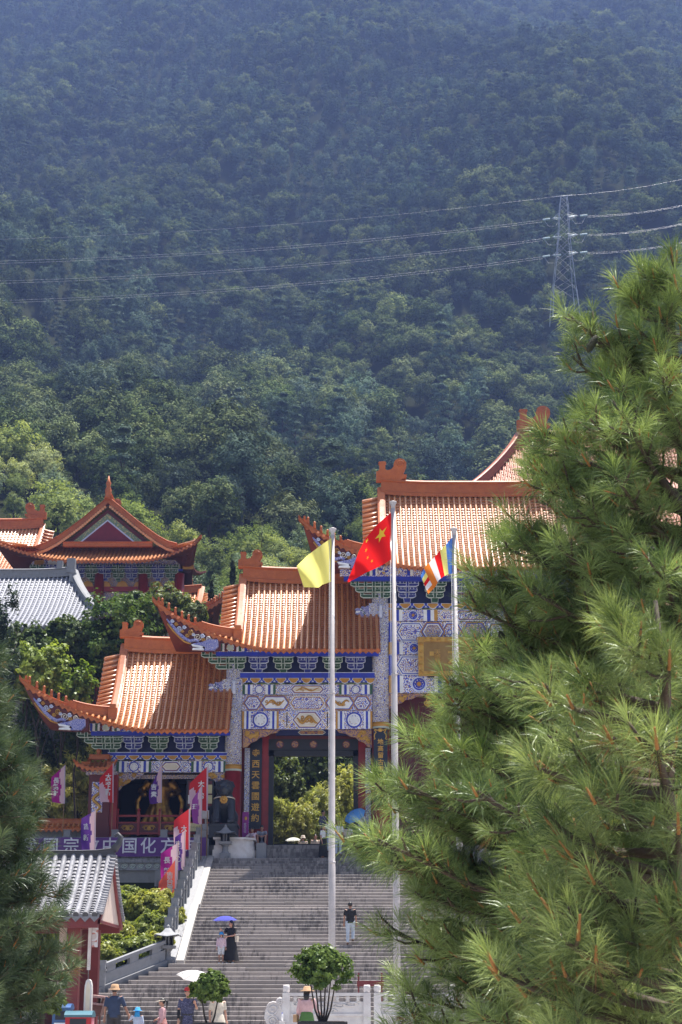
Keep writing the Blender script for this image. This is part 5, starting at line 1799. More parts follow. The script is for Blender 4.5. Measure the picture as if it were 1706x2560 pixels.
# ------------------------------------------------------------------ white marble balustrade
mbz = thing('marble_balustrade', 'carved white marble balustrade with drum-shaped scroll end stone', 'balustrade', (1.0, 50.0, 0))
y = 50.0
def mx(px): return W(px, 2500, y).x
def mz(py): return W(800, py, y).z
for px in (716, 918, 944, 1130):
    w = 9.0 / S(2480, y)
    h = mz(2462)
    t_ = MB().box2((mx(px) - w, y - .12, 0), (mx(px) + w, y + .14, mz(2482)))
    t_.lathe((mx(px), y, mz(2482)), [(w * .7, 0), (w * .95, .05), (w * .95, h - mz(2482) - .05), (w * .8, h - mz(2482))], 10)
    t_.build('post', m_marble, mbz)
for a, b in ((725, 909), (953, 1121)):
    MB().box2((mx(a), y - .08, mz(2490)), (mx(b), y + .1, mz(2482))).build('top_rail', m_marble, mbz)
    p = MB().box2((mx(a), y - .04, 0), (mx(b), y + .06, mz(2504))).box2((mx(a), y - .08, mz(2540)), (mx(b), y + .1, mz(2534))).build('panel', m_marble, mbz)
    for i in range(7):
        q = mx(a) + (mx(b) - mx(a)) * (i + .5) / 7
        MB().lathe((q, y, mz(2504)), [(.08, 0), (.05, .05), (.07, .1), (.06, mz(2490) - mz(2504))], 8).build('baluster', m_marble, mbz)
    mb = MB()
    r_ = random.Random(a)
    for i in range(9):
        c = (mx(a) + (mx(b) - mx(a)) * r_.uniform(.06, .94), mz(r_.uniform(2510, 2530)))
        mb.tube([Vector((c[0] + .14 * (1 - q / 12) * math.cos(q) * 1.5, y - .05, c[1] + .07 * (1 - q / 12) * math.sin(q))) for q in np.linspace(0, 9, 12)], .02, 5)
    mb.build('carving', m_marble, p)
mb = MB()
c = Vector((mx(686), y, mz(2530)))
mb.prism([(mx(707), 0), (mx(707), mz(2498)), (mx(700), mz(2492)), (mx(692), mz(2502)), (mx(684), mz(2506)), (mx(672), mz(2512)), (mx(664), mz(2525)), (mx(662), mz(2545)), (mx(668), mz(2560)), (mx(658), mz(2580)), (mx(650), 0)], y - .1, y + .12)
for cx_, cz_, rr in ((683, 2523, .22), (682, 2552, .16), (700, 2504, .1)):
    mb.tube([Vector((mx(cx_) + rr * (1 - q / 14) * math.cos(q), y - .11, mz(cz_) + rr * (1 - q / 14) * math.sin(q))) for q in np.linspace(0, 12, 24)], .025, 5)
mb.build('drum_stone', m_marble, mbz)
bo = thing('water_bottle', 'small clear water bottle standing at the marble drum stone', 'bottle', (mx(707), y - .3, 0))
MB().lathe((mx(707), y - .3, mz(2552)), [(.035, 0), (.035, .16), (.015, .2), (.015, .23)], 10, [0, 0, 1]).build('bottle_body', [m_white, m_blue], bo)
MB().box2((mx(700), y - .45, 0), (mx(714), y - .15, mz(2552) - .002)).build('ledge', m_marble, mbz)
bo.location = (mx(707), y - .3, mz(2552)); 
for ch in bo.children: ch.matrix_parent_inverse = Matrix.Translation(-Vector(bo.location))
rb = thing('red_sign_board', 'small dark red board on posts behind the marble balustrade', 'sign', (W(905, 2470, 56.).x, 56, 0))
MB().box2((W(893, 2460, 56.).x, 56, W(900, 2466, 56.).z), (W(960, 2460, 56.).x, 56.1, W(900, 2452, 56.).z)).build('board', m_colred, rb)
for px in (897, 955):
    MB().box2((W(px - 2, 2460, 56.).x, 56.02, 0), (W(px + 2, 2460, 56.).x, 56.08, W(px, 2432, 56.).z)).build('post', m_colred, rb)

# ------------------------------------------------------------------ pylon and wires
pyl = thing('lattice_pylon', 'tall galvanised lattice power pylon on the mountainside', 'pylon', tuple(W(1410, 745, 420)))
Y = 420.0
s_ = S(600, Y)
bx, bz = W(1410, 745, Y).x, H(W(1410, 745, Y).x, Y) - 1
zt2 = W(1410, 490, Y).z
mb = MB()
levels = [(735, 28), (700, 24), (660, 20), (630, 17), (600, 14.5), (575, 13), (550, 12), (525, 11), (505, 9), (490, 7)]
def cor(py, hw_, i, j): return Vector((W(1410, py, Y).x + (i) * hw_ / s_, Y + j * hw_ / s_, W(1410, py, Y).z))
for a, b in zip(levels, levels[1:]):
    for (i, j), (i2, j2) in (((-1, -1), (1, -1)), ((1, -1), (1, 1)), ((1, 1), (-1, 1)), ((-1, 1), (-1, -1))):
        mb.tube([cor(*a, i, j), cor(*b, i, j)], .08, 4, smooth=False)
        mb.tube([cor(*a, i, j), cor(*b, i2, j2)], .035, 4, smooth=False)
        mb.tube([cor(*a, i2, j2), cor(*b, i, j)], .035, 4, smooth=False)
for (i, j) in ((-1, -1), (1, -1), (1, 1), (-1, 1)):
    p = cor(735, 28, i, j); mb.tube([p, Vector((p.x + i * .6, p.y + j * .6, p.z - 8))], .16, 4, smooth=False)
mb.build('lattice_tower', m_galv, pyl)
ends = {}
for py in (541, 588, 633):
    c = W(1410, py, Y)
    mb = MB()
    for sg, reach in ((-1, 30), (1, 36)):
        tip_ = W(1410 + sg * reach, py - (1 if sg > 0 else -6), Y)
        for q in (0, 1):
            for j in (-1, 1):
                mb.tube([W(1410 + sg * 9, py - 8 + 14 * q, Y) + Vector((0, j * 1.0, 0)), tip_], .07, 4, smooth=False)
        ends[(py, sg)] = tip_
    mb.build('cross_arm', m_galv, pyl)
m_ins = M('glass_insulator', (0.62, 0.75, 0.76), 0.2)
for (py, sg), p in ends.items():
    for dx, dz_, L2 in ((-1, -.18, 2.0), (1, .12, 2.0)):
        a = p + Vector((dx * .5, 0, 0)); b = a + Vector((dx * L2, 0, dz_ * L2))
        mb = MB(); mb.tube([a.lerp(b, q / 8) for q in range(9)], [.3 if q % 2 else .2 for q in range(9)], 7); mb.build('insulator', m_ins, pyl)
    mb = MB(); mb.tube([p + Vector((-2.2, 0, -.3)), p + Vector((-1, 0, -2.2)), p + Vector((1, 0, -2.2)), p + Vector((2.2, 0, .2))], .06, 4); mb.build('jumper_wire', m_galv, pyl)
MB().tube([W(1385, 492, Y), W(1432, 488, Y)], .12, 4).build('earth_arm', m_galv, pyl)
m_wire = M('aluminium_wire', (0.60, 0.60, 0.64), 0.4, metal=0.3)
def wire(p, q, sag, label, r=.019):
    t = [Vector(p).lerp(Vector(q), i / 30) - Vector((0, 0, sag * 4 * (i / 30) * (1 - i / 30))) for i in range(31)]
    o = MB().tube(t, r, 4, caps=False).build('power_line', m_wire)
    tag(o, label, 'power line', 'power lines strung across the mountainside')
lab = {541: 'upper', 588: 'middle', 633: 'lower'}
for py in (541, 588, 633):
    pl_ = {541: 656, 588: 706, 633: 755}[py]
    for off, w_ in ((0, 'first'), (1, 'second')):
        e = W(-60, pl_ - 2 + 6 * off, 400); a = ends[(py, -1)] + Vector((-2.4, 0, -.3 - .6 * off))
        wire(a, e, 2.2, '%s wire of the %s pair running left of the pylon' % (w_, lab[py]))
        e = W(1770, {541: 497, 588: 543, 633: 590}[py] + 2 * off, 440); a = ends[(py, 1)] + Vector((2.4, 0, .1 - .4 * off))
        wire(a, e, 1.2, '%s wire of the %s pair running right of the pylon' % (w_, lab[py]))
wire(W(1385, 492, Y), W(-60, 600, 400), 2.2, 'thin topmost earth wire left of the pylon', .018)
wire(W(1432, 488, Y), W(1770, 432, 440), 1.0, 'thin topmost earth wire right of the pylon', .018)
hp = thing('wire_pole', 'small pole with cross bar carrying three wires up the mountain', 'pole', tuple(W(1270, 330, 640)))
p = W(1270, 316, 640)
MB().tube([p + Vector((0, 0, -14)), p + Vector((0, 0, 1))], .18, 6).build('mast', m_galv, hp); MB().tube([p + Vector((-4.2, 0, 0)), p + Vector((4.2, 0, 0))], .12, 4).build('cross_bar', m_galv, hp)
for i, (a, b, c) in enumerate(((1250, 1306, 1212), (1270, 1312, 1228), (1290, 1318, 1252))):
    nm = ('leftmost', 'middle', 'rightmost')[i]
    wire(W(a, 316, 640), W(b, 60, 820), 4, '%s of three thin wires above the small pole' % nm, .03)
    wire(W(a, 316, 640), W(c, 515, 500), 3, '%s of three thin wires below the small pole' % nm, .03)
# ------------------------------------------------------------------ halls on the hillside behind
# front-gabled hall with the maroon pediment
hA = thing('gabled_temple_hall', 'temple hall with orange roof and maroon triangular gable facing the stairs', 'temple', (W(270, 1460, 118).x, 118, 19))
Yf, Yb = 118.0, 136.0
def Z1(x, y): return (x / 2.529, 1150 + y / 2.529)
def A(x, y, Y=Yf): return W(*Z1(x, y), Y)
ra = Roof(A(350, 500).x, A(1010, 500).x, A(20, 525).x, A(1268, 490).x, Yf + 1.6, A(680, 512).z, 3.6, A(680, 640, Yf - 2).z, 1.25, 0.6, 0.0)
dA = deck(ra, 48, 12, [m_pan, m_ridge, m_soffit], 'front_skirt_roof', hA, back=False)
tile_rows(ra, dA, 0.275, 0.08, m_tile, joined=True, seg=8)
for tip, g_, sg in ((ra.tipl, ra.xl, -1), (ra.tipr, ra.xr, 1)):
    hp_ = [ra.p(g_ + (tip - g_) * i / 13, ra.vstart(g_ + (tip - g_) * i / 13 + sg * 1e-4), .02) for i in range(14)]
    sweep_box(hp_[:6], .34, .42).build('hip_ridge', m_ridge, dA)
    sweep_box(hp_[5:] + [hp_[-1] + Vector((sg * .3, -.1, .3))], .26, .24, taper=.8).build('hip_ridge', m_ridge, dA)
    for i in range(7):
        a = hp_[6 + i] + Vector((0, 0, .2)); MB().lathe(a, [(.08, 0), (.06, .2), (.075, .26), (.03, .36)], 6).build('ridge_figure', m_ridge, dA)
    # side skirt running back along the hall
    rows = []
    for j in range(9):
        s_ = j / 8
        yy = Yf + (Yb - Yf) * s_
        q = (2 * s_ - 1) ** 2 if s_ > .5 else (2 * s_ - 1) ** 2
        inner = Vector((g_, yy + 1.0 * (1 - s_), ra.zr))
        outer = Vector((tip - sg * 1.1 * (1 - q), ra.p(tip, 1).y + (Yb + 3 - ra.p(tip, 1).y) * s_, ra.ze + ra.up * 1.05 * q ** 1.2))
        rows.append([inner.lerp(outer, t) - Vector((0, 0, .9 * t * (1 - t))) for t in (0, .25, .5, .75, 1)])
    mb = MB(); mb.grid(rows, 0, flip=sg > 0); mb.grid([[p - Vector((0, 0, .25)) for p in r2] for r2 in rows], 2, flip=sg < 0)
    mb.grid([[r2[-1] for r2 in rows], [r2[-1] - Vector((0, 0, .26)) for r2 in rows]], 1)
    for j in range(30):
        s_ = j / 29 * 8; i0 = min(7, int(s_)); f_ = s_ - i0
        a, b = rows[i0][4].lerp(rows[i0 + 1][4], f_), rows[i0][2].lerp(rows[i0 + 1][2], f_)
        mb.tube([b + Vector((0, 0, .05)), a + Vector((0, 0, .05))], .09, 6, 0)
    mb.build('side_skirt_roof', [m_tile, m_ridge, m_soffit], hA)
# main slopes, the ridge runs back from the gable
prof_l = [(685, 235), (600, 305), (520, 372), (440, 432), (370, 482), (300, 520), (230, 545)]
prof_r = [(685, 235), (770, 303), (850, 370), (930, 432), (1000, 482), (1060, 515), (1120, 530)]
for pr_ in (prof_l, prof_r):
    q = [A(*p) for p in pr_]
    mb = MB()
    mb.grid([[Vector((p.x, Yf + .4, p.z - .15)) for p in q], [Vector((p.x, Yb, p.z - .15)) for p in q]], flip=pr_ is prof_r)
    mb.build('main_slope', m_tile, hA)
    sweep_box([Vector((p.x, Yf + .2, p.z - .40)) for p in q], .45, .5).build('gable_ridge', m_ridge, hA)
    mb = MB()
    tot = 34
    for i in range(tot):
        s_ = i / (tot - 1) * (len(q) - 1.4) + .2; i0 = int(s_)
        p = q[i0].lerp(q[i0 + 1], s_ - i0)
        nrm_ = Vector((0, 0, -1))
        mb.tube([Vector((p.x, Yf + .3, p.z - .50)), Vector((p.x, Yf - .12, p.z - .62))], .11, 6)
    tag(mb.build('verge_tiles', m_tile, hA), kind='stuff')
sweep_box([(A(685, 230).x, yy, A(685, 250).z) for yy in (Yf - .1, Yf + 6, Yb)], .4, .6).build('main_ridge', m_ridge, hA)
p = A(685, 225)
MB().lathe((p.x, Yf, p.z), [(.3, -.3), (.2, .1), (.25, .4), (.14, .7), (.2, .95), (.1, 1.15), (.03, 1.5)], 8).build('finial', m_ridge, hA)
ridge_beast(hA, A(685, 300, Yb).x - .4, Yb, A(685, 330, Yb).z, 1.0)
m_maroon = M('maroon_plaster', (0.16, 0.014, 0.03), 0.7, (0.13, 0.012, 0.026))
m_gband = filigree('green_gold_band', (0.17, 0.24, 0.13), (0.45, 0.38, 0.16), (0.12, 0.2, 0.15), 2.0)
def tri(a, b, c): return [(A(*q).x, A(*q).z) for q in (a, b, c)]
MB().prism(tri((410, 520), (680, 305), (950, 520)), Yf + .3, Yf + .6).build('gable_wall', m_dred, hA)
MB().prism(tri((448, 520), (680, 332), (912, 520)), Yf + .24, Yf + .5).build('painted_border', m_gband, hA)
MB().prism(tri((496, 520), (680, 372), (862, 520)), Yf + .18, Yf + .5).build('pale_fillet', m_paleb, hA)
MB().prism(tri((512, 520), (680, 384), (846, 520)), Yf + .12, Yf + .5).build('pediment', m_maroon, hA)
sweep_box([(A(x, 548).x, Yf - .02, A(680, 545).z) for x in (400, 680, 965)], .4, .32).build('skirt_ridge', m_ridge, hA)
# painted beams and brackets below
xa, xb = A(190, 650).x, A(1135, 650).x
yw = Yf + .6
beam(hA, xa, xb, A(600, 692, yw).z, A(600, 632, yw).z, yw, m_filbw, [(.2, .9, m_gold), (1.2, 2.0, m_white), (2.4, 3.0, m_gold), (6, 6.6, m_blue), (8.6, 9.4, m_filw), (11, 11.8, m_gold)], name='painted_beam')
beam(hA, xa - .2, xb + .2, A(600, 702, yw).z, A(600, 692, yw).z, yw - .1, m_blue, name='plate_beam')
MB().box2((xa, yw + .3, 19), (xb, Yb - 1, A(600, 700).z)).build('hall_body', m_carvedb, hA)
for i in range(11):
    o = link('bracket_set', brb if i % 2 else brg, hA)
    o.location = Vector((xa + .6 + i * (xb - xa - 1.2) / 10, yw + .2, A(600, 765, yw).z)); o.scale = (1.0, 1, 1.15)
for i in range(9):
    x = xa + .4 + i * (xb - xa - .8) / 8
    MB().prism([(x - .45, A(0, 800, yw).z), (x - .3, A(0, 775, yw).z), (x, A(0, 762, yw).z), (x + .3, A(0, 775, yw).z), (x + .45, A(0, 800, yw).z)], yw, yw + .3).build('lobed_panel', m_gold, hA)
beam(hA, xa, xb, A(600, 830, yw).z, A(600, 800, yw).z, yw, m_red, name='tie_beam')
for x in (A(620, 800).x, A(900, 800).x, A(1130, 800).x):
    MB().lathe((x, yw, 0), [(.35, 18), (.35, A(0, 720, yw).z)], 12).build('column', m_red, hA)

# other halls
hB = thing('far_temple_hall', 'orange tiled temple hall at the picture edge behind the gabled one', 'temple', (W(60, 1420, 140).x, 140, 22))
rB = Roof(W(-260, 1320, 140).x, W(108, 1320, 140).x, None, W(165, 1400, 140).x, 140, W(60, 1322, 140).z, 6.5, W(60, 1432, 133.5).z, 1.0)
full_roof(hB, rB, .3, .08, .95, 1.25, joined=True, carving=False, courses=22, seg=10, figs=2)
MB().box2((rB.xl, 136, 22), (rB.xr + .5, 143, rB.ze + .5)).build('hall_body', m_carvedb, hB)

hG = thing('grey_roofed_hall', 'hall with pale grey tiled hip roof below the gabled temple', 'temple', (W(120, 1500, 100).x, 100, 12))
rG = Roof(W(-200, 1440, 100).x, W(186, 1440, 100).x, None, W(290, 1560, 94).x, 100, W(150, 1443, 100).z, 6.5, W(100, 1570, 93.5).z, .8, .4, 0.0)
m_gt2 = glaze('pale_grey_tile', (0.30, 0.31, 0.36), (0.20, 0.21, 0.25), 0.4)
full_roof(hG, rG, .27, .075, .55, 0, verge=False, joined=True, carving=False, courses=26, seg=10, figs=0, mats=(m_gt2, m_gt2, m_grey))
sweep_box([rG.p(rG.xr + (rG.tipr - rG.xr) * i / 10, rG.vstart(rG.xr + (rG.tipr - rG.xr) * i / 10 + 1e-4), .05) for i in range(11)], .4, .45).build('hip_ridge', m_grey, hG)
MB().box((rG.xr - .2, 100, rG.zr + .7), (.5, .5, .9)).box((rG.xr - .9, 100, rG.zr + .75), (.35, .4, .5)).build('ridge_end', m_grey, hG)
MB().box2((rG.xl, 96, 10), (rG.xr, 104, rG.ze + .6)).build('hall_body', m_wallst, hG)

hC = thing('corner_pavilion', 'small orange tiled pavilion roof corner glimpsed between trees', 'pavilion', (W(480, 1540, 106).x, 106, 14))
rC = Roof(W(462, 1470, 106).x, W(505, 1470, 106).x, None, W(562, 1500, 103).x, 106, W(480, 1484, 106).z, 3.6, W(480, 1538, 102.4).z, .9)
full_roof(hC, rC, .28, .08, .5, 0, verge=True, joined=True, carving=False, courses=12, seg=6, figs=5)
MB().box2((rC.xl, 104, 13), (rC.xr, 108.5, rC.ze + .4)).build('hall_body', m_carvedb, hC)

hD = thing('upper_temple_hall', 'large red tiled temple roof rising behind the top of the gate', 'temple', (W(1400, 1200, 140).x, 140, 22))
rD = Roof(W(1300, 1090, 140).x, W(1690, 1090, 140).x, W(1030, 1290, 132).x, W(1990, 1290, 132).x, 140, W(1300, 1098, 140).z, 9.0, W(1300, 1320, 131).z, 1.0, .5, 0.0)
m_rtile = glaze('red_tile', (0.42, 0.12, 0.045), (0.33, 0.09, 0.035), .38)
full_roof(hD, rD, .32, .085, .8, 2.0, verge=False, joined=True, carving=False, courses=20, seg=10, figs=0, mats=(m_rtile, m_rtile, m_rtile))
sweep_box([rD.p(rD.xl + (rD.tipl - rD.xl) * i / 12, rD.vstart(rD.xl + (rD.tipl - rD.xl) * i / 12 - 1e-4), .05) for i in range(13)], .5, .9).build('hip_ridge', m_rtile, hD)
MB().box2((rD.xl - 4, 134, 22), (rD.xr + 4, 146, rD.ze + .6)).build('hall_body', m_carvedb, hD)
# ------------------------------------------------------------------ foliage
nr = np.random.default_rng(11)


def unit(n):
    v = nr.normal(size=(n, 3))
    return v / np.linalg.norm(v, axis=1, keepdims=True)


def leaves(P, N, size, aspect=0.55, jit=0.5, tint=None, droop=0.0):
    """Leaf blades (folded rhombus) at P facing roughly N."""
    n = len(P)
    nn = N + unit(n) * jit
    nn /= np.linalg.norm(nn, axis=1, keepdims=True)
    a = np.cross(nn, unit(n)); a /= np.linalg.norm(a, axis=1, keepdims=True) + 1e-9
    a[:, 2] -= droop; a /= np.linalg.norm(a, axis=1, keepdims=True) + 1e-9
    b = np.cross(nn, a)
    s = (size * nr.uniform(0.6, 1.3, n))[:, None] if not hasattr(size, '__len__') else size[:, None]
    V = np.stack([P - a * s * .5, P + b * s * aspect * .5, P + a * s * .5, P - b * s * aspect * .5], 1).reshape(-1, 3)
    Q = np.arange(n * 4).reshape(n, 4)
    if tint is None: tint = nr.uniform(0, 1, n)
    return V, Q, np.repeat(tint, 4)


def crown_mesh(name, mat, rx, rz, zc, clumps, per, leaf, seed, aspect=.6, lumps=5, jit=.55, shape='round', crad=.26, droop=0.0):
    """A crown of leafy clumps: uneven outline, gaps, light and dark masses. Base of the tree at the origin."""
    global nr
    nr = np.random.default_rng(seed)
    lob = unit(lumps) * np.array([.62, .62, .5]); lob[:, 2] = np.abs(lob[:, 2]) * .9 - .12
    lr = nr.uniform(.38, .62, lumps)
    C = []
    while len(C) < clumps:
        k = nr.integers(0, lumps + 1)
        d = unit(1)[0]
        if k == lumps: c = d * nr.uniform(.2, .6) * np.array([1, 1, .9])
        else: c = lob[k] + d * lr[k] * nr.uniform(.65, 1.0)
        if shape == 'cone':
            h = nr.uniform(0, 1) ** 1.25
            q = nr.uniform(0, 2 * PI)
            rr = (1.02 - h) * nr.uniform(.55, 1.0) + .04
            lay = np.floor(h * 7) / 7
            c = np.array([math.cos(q) * rr, math.sin(q) * rr, (lay + .06 - .10 * rr) * 2 - 1])
        elif c[2] < -.72: continue
        C.append(c)
    C = np.array(C)
    rad = crad * nr.uniform(.6, 1.25, clumps)
    ci = np.repeat(np.arange(clumps), per)
    d = unit(len(ci)); d[:, 2] = np.abs(d[:, 2]) * 1.0 - .25
    if shape == 'cone': d[:, 2] *= .5
    P = C[ci] + d * (rad[ci] * (nr.uniform(.35, 1.0, len(ci)) + .5 * nr.uniform(0, 1, len(ci)) ** 4))[:, None]
    N = d * .8 + C[ci] * .9 + np.array([0, 0, .25])
    N /= np.linalg.norm(N, axis=1, keepdims=True)
    P = P * np.array([rx, rx, rz]) + np.array([0, 0, zc])
    ct = nr.uniform(0, 1, clumps)
    t = np.clip(ct[ci] * .65 + nr.uniform(0, .35, len(ci)), 0, 1)
    V, Q, T = leaves(P, N, leaf, aspect, jit, t, droop)
    return npmesh(name, V, Q, [mat], tint=T)


def trunk_mesh(name, h, r, seed, limbs=5, spread=1.5, top=None):
    rr = random.Random(seed)
    mb = MB()
    top = top or h
    p = [Vector((0, 0, -1.0))]
    for i in range(1, 7): p.append(Vector((rr.uniform(-.04, .04) * h * .5, rr.uniform(-.04, .04) * h * .5, top * i / 6)))
    mb.tube(p, [r * (1.15 - .9 * i / 6) for i in range(7)], 7)
    for i in range(limbs):
        q = rr.uniform(.35, .85); a = rr.uniform(0, 2 * PI)
        s_ = Vector((0, 0, top * q)); e = s_ + Vector((math.cos(a) * spread, math.sin(a) * spread, h * .22))
        mb.tube([s_, s_.lerp(e, .5) + Vector((0, 0, h * .02)), e], [r * .45, r * .3, r * .1], 5)
    return mb.mesh(name, m_bark)


l_dark = leafmat('dark_leaf', (0.036, 0.066, 0.020), (0.11, 0.155, 0.045), .34)
l_belt = leafmat('belt_leaf', (0.12, 0.18, 0.05), (0.34, 0.40, 0.125), .3, 0, vary=.6, patch=.3)
l_beltp = leafmat('belt_pine', (0.10, 0.17, 0.10), (0.28, 0.36, 0.21), .2, 0, vary=.5, patch=.3)
l_mid = leafmat('mid_leaf', (0.060, 0.095, 0.028), (0.135, 0.175, 0.050), .36)
l_lite = leafmat('light_leaf', (0.14, 0.22, 0.04), (0.26, 0.34, 0.07), .45)
l_yel = leafmat('bamboo_leaf', (0.22, 0.26, 0.06), (0.52, 0.50, 0.18), .58)
l_for = leafmat('forest_leaf', (0.048, 0.086, 0.034), (0.165, 0.205, 0.075), .10, 0, vary=.8, patch=.5)
l_forp = leafmat('forest_pine', (0.046, 0.088, 0.060), (0.14, 0.195, 0.135), .08, 0, vary=.7, patch=.5)
l_shrub = leafmat('shrub_leaf', (0.16, 0.20, 0.035), (0.40, 0.42, 0.09), .52)
l_gloss = leafmat('glossy_leaf', (0.032, 0.075, 0.016), (0.13, 0.195, 0.045), .32, .012, .35)
l_cyp = leafmat('cypress_leaf', (0.026, 0.046, 0.024), (0.06, 0.085, 0.042), .2)

# prototypes for the mountain wood (crown about 2 m half-width units, scaled per tree)
PROTO = []
for i in range(5):
    PROTO.append(('broadleaf_tree', crown_mesh('broadleaf_crown', l_for, 4.4, 5.6, 6.8, 130, 40, .42, 100 + i, lumps=4 + i, crad=.23, jit=.3), trunk_mesh('trunk', 7, .28, i)))
for i in range(4):
    PROTO.append(('mountain_pine', crown_mesh('pine_crown', l_forp, 3.6, 6.2, 7.0, 130, 36, .42, 200 + i, aspect=.4, lumps=6, crad=.20, jit=.35, shape='round' if i > 1 else 'cone'), trunk_mesh('trunk', 8, .25, 40 + i, 3)))

for i in range(3):
    PROTO.append(('broadleaf_tree', crown_mesh('belt_crown', l_belt, 4.0, 5.0, 6.2, 150, 40, .34, 130 + i, lumps=7 + i, crad=.2, jit=.35), trunk_mesh('trunk', 7, .24, 20 + i)))
for i in range(2):
    PROTO.append(('mountain_pine', crown_mesh('belt_pine_crown', l_beltp, 3.2, 5.2, 6.0, 140, 40, .36, 230 + i, aspect=.35, lumps=8, crad=.2, jit=.4), trunk_mesh('trunk', 8, .22, 60 + i, 3)))

LBL = {'broadleaf_tree': ['green broadleaf tree in the wood on the mountainside', 'broadleaf tree growing on the slope just behind the temple'],
       'mountain_pine': ['blue-green pine in the wood on the mountainside', 'pine growing on the slope just behind the temple halls']}


def plant(kind, me_c, me_t, loc, s, rz, label, group, cat='tree', sz=None):
    t = thing(kind, label, cat, loc, group, rz)
    t.scale = (s, s, sz or s)
    a = link('crown', me_c, t, True); b = link('trunk', me_t, t, True)
    return t


HALLS = [(-25, -9, 112, 140), (-60, -18, 128, 150), (-40, -8, 90, 106), (-14, -6, 100, 110), (-2, 60, 126, 152)]
def blocked(x, y): return any(a < x < b and c < y < d for a, b, c, d in HALLS)


rt = random.Random(21)
count = {'broadleaf_tree': 0, 'mountain_pine': 0}
forest_pts = []
Yv = 112.0
while Yv < 1010:
    step = 4.6 if Yv < 205 else 6.0 if Yv < 480 else 5.2
    half = 0.2032 * Yv * 1.06 + 22
    x = -half
    while x < half:
        X = x + rt.uniform(-2, 2); Y_ = Yv + rt.uniform(-2, 2)
        x += step * rt.uniform(.8, 1.25)
        if blocked(X, Y_): continue
        if -2 < X < 30 and Y_ < 128: continue
        if Y_ < 128 and X < 0: continue
        nz = math.sin(X * .035 + 1.0) * math.cos(Y_ * .021) + .5 * math.sin(X * .08 - Y_ * .05)
        conif = rt.random() < (.30 if Y_ < 420 else .62) + .25 * nz
        pi = (5 + rt.randrange(4)) if conif else rt.randrange(5)
        if Y_ < 205 + 15 * math.sin(X * .09): pi = (12 + rt.randrange(2)) if rt.random() < .4 else 9 + rt.randrange(3)
        s = rt.uniform(.62, 1.12) * (.66 if Y_ < 205 else 1.0 if Y_ < 480 else .84)
        if rt.random() < .12: s *= rt.uniform(1.25, 1.6)
        if rt.random() < .18: s *= .62
        z = H(X, Y_) - .3
        inview = abs(X) < 0.2032 * Y_ + 6
        nm = PROTO[pi][0]
        if inview and Y_ < 325 and count[nm] < 300:
            count[nm] += 1
            plant(nm, PROTO[pi][1], PROTO[pi][2], (X, Y_, z), s, rt.uniform(0, 6.28), LBL[nm][0 if Y_ > 220 else 1], '%ss %s' % (nm.replace('_', ' '), 'of the mountain wood' if Y_ > 220 else 'behind the temple'))
        else:
            forest_pts.append((X, Y_, z, s, rt.uniform(0, 6.28), pi))
    Yv += step * .92

fp = np.array(forest_pts)
me = bpy.data.meshes.new('forest')
me.vertices.add(len(fp)); me.vertices.foreach_set('co', fp[:, :3].astype(np.float32).ravel())
for nm, col_, ty in (('sca', 3, 'FLOAT'), ('rot', 4, 'FLOAT'), ('kind_id', 5, 'INT')):
    a = me.attributes.new(nm, ty, 'POINT'); a.data.foreach_set('value', fp[:, col_].astype(np.int32 if ty == 'INT' else np.float32))
fo = tag(link('forest', me), 'dense hazy forest covering the upper mountainside', 'forest', kind='stuff')
ng = bpy.data.node_groups.new('forest_scatter', 'GeometryNodeTree')
ng.interface.new_socket('Geometry', in_out='INPUT', socket_type='NodeSocketGeometry')
ng.interface.new_socket('Geometry', in_out='OUTPUT', socket_type='NodeSocketGeometry')
gi, go = ng.nodes.new('NodeGroupInput'), ng.nodes.new('NodeGroupOutput')
jn = ng.nodes.new('GeometryNodeJoinGeometry')
def attr(nm, ty):
    a = ng.nodes.new('GeometryNodeInputNamedAttribute'); a.data_type = ty; a.inputs[0].default_value = nm
    return a.outputs[0]
first = {}
for o in bpy.data.objects:
    if o.name.startswith('crown') and o.data in [p[1] for p in PROTO] and o.data.name not in first: first[o.data.name] = o
for i, (nm, mc, mt_) in enumerate(PROTO):
    src = first[mc.name]
    oi = ng.nodes.new('GeometryNodeObjectInfo'); oi.transform_space = 'ORIGINAL'; oi.inputs['Object'].default_value = src; oi.inputs['As Instance'].default_value = True
    ip = ng.nodes.new('GeometryNodeInstanceOnPoints')
    cmp_ = ng.nodes.new('FunctionNodeCompare'); cmp_.data_type = 'INT'; cmp_.operation = 'EQUAL'
    ng.links.new(attr('kind_id', 'INT'), cmp_.inputs[2]); cmp_.inputs[3].default_value = i
    cx_ = ng.nodes.new('ShaderNodeCombineXYZ'); ng.links.new(attr('rot', 'FLOAT'), cx_.inputs[2])
    cs_ = ng.nodes.new('ShaderNodeCombineXYZ')
    sa = attr('sca', 'FLOAT')
    for k in range(3): ng.links.new(sa, cs_.inputs[k])
    ng.links.new(gi.outputs[0], ip.inputs['Points']); ng.links.new(cmp_.outputs[0], ip.inputs['Selection'])
    ng.links.new(oi.outputs['Geometry'], ip.inputs['Instance']); ng.links.new(cx_.outputs[0], ip.inputs['Rotation']); ng.links.new(cs_.outputs[0], ip.inputs['Scale'])
    ng.links.new(ip.outputs[0], jn.inputs[0])
ng.links.new(jn.outputs[0], go.inputs[0])
md = fo.modifiers.new('scatter', 'NODES'); md.node_group = ng

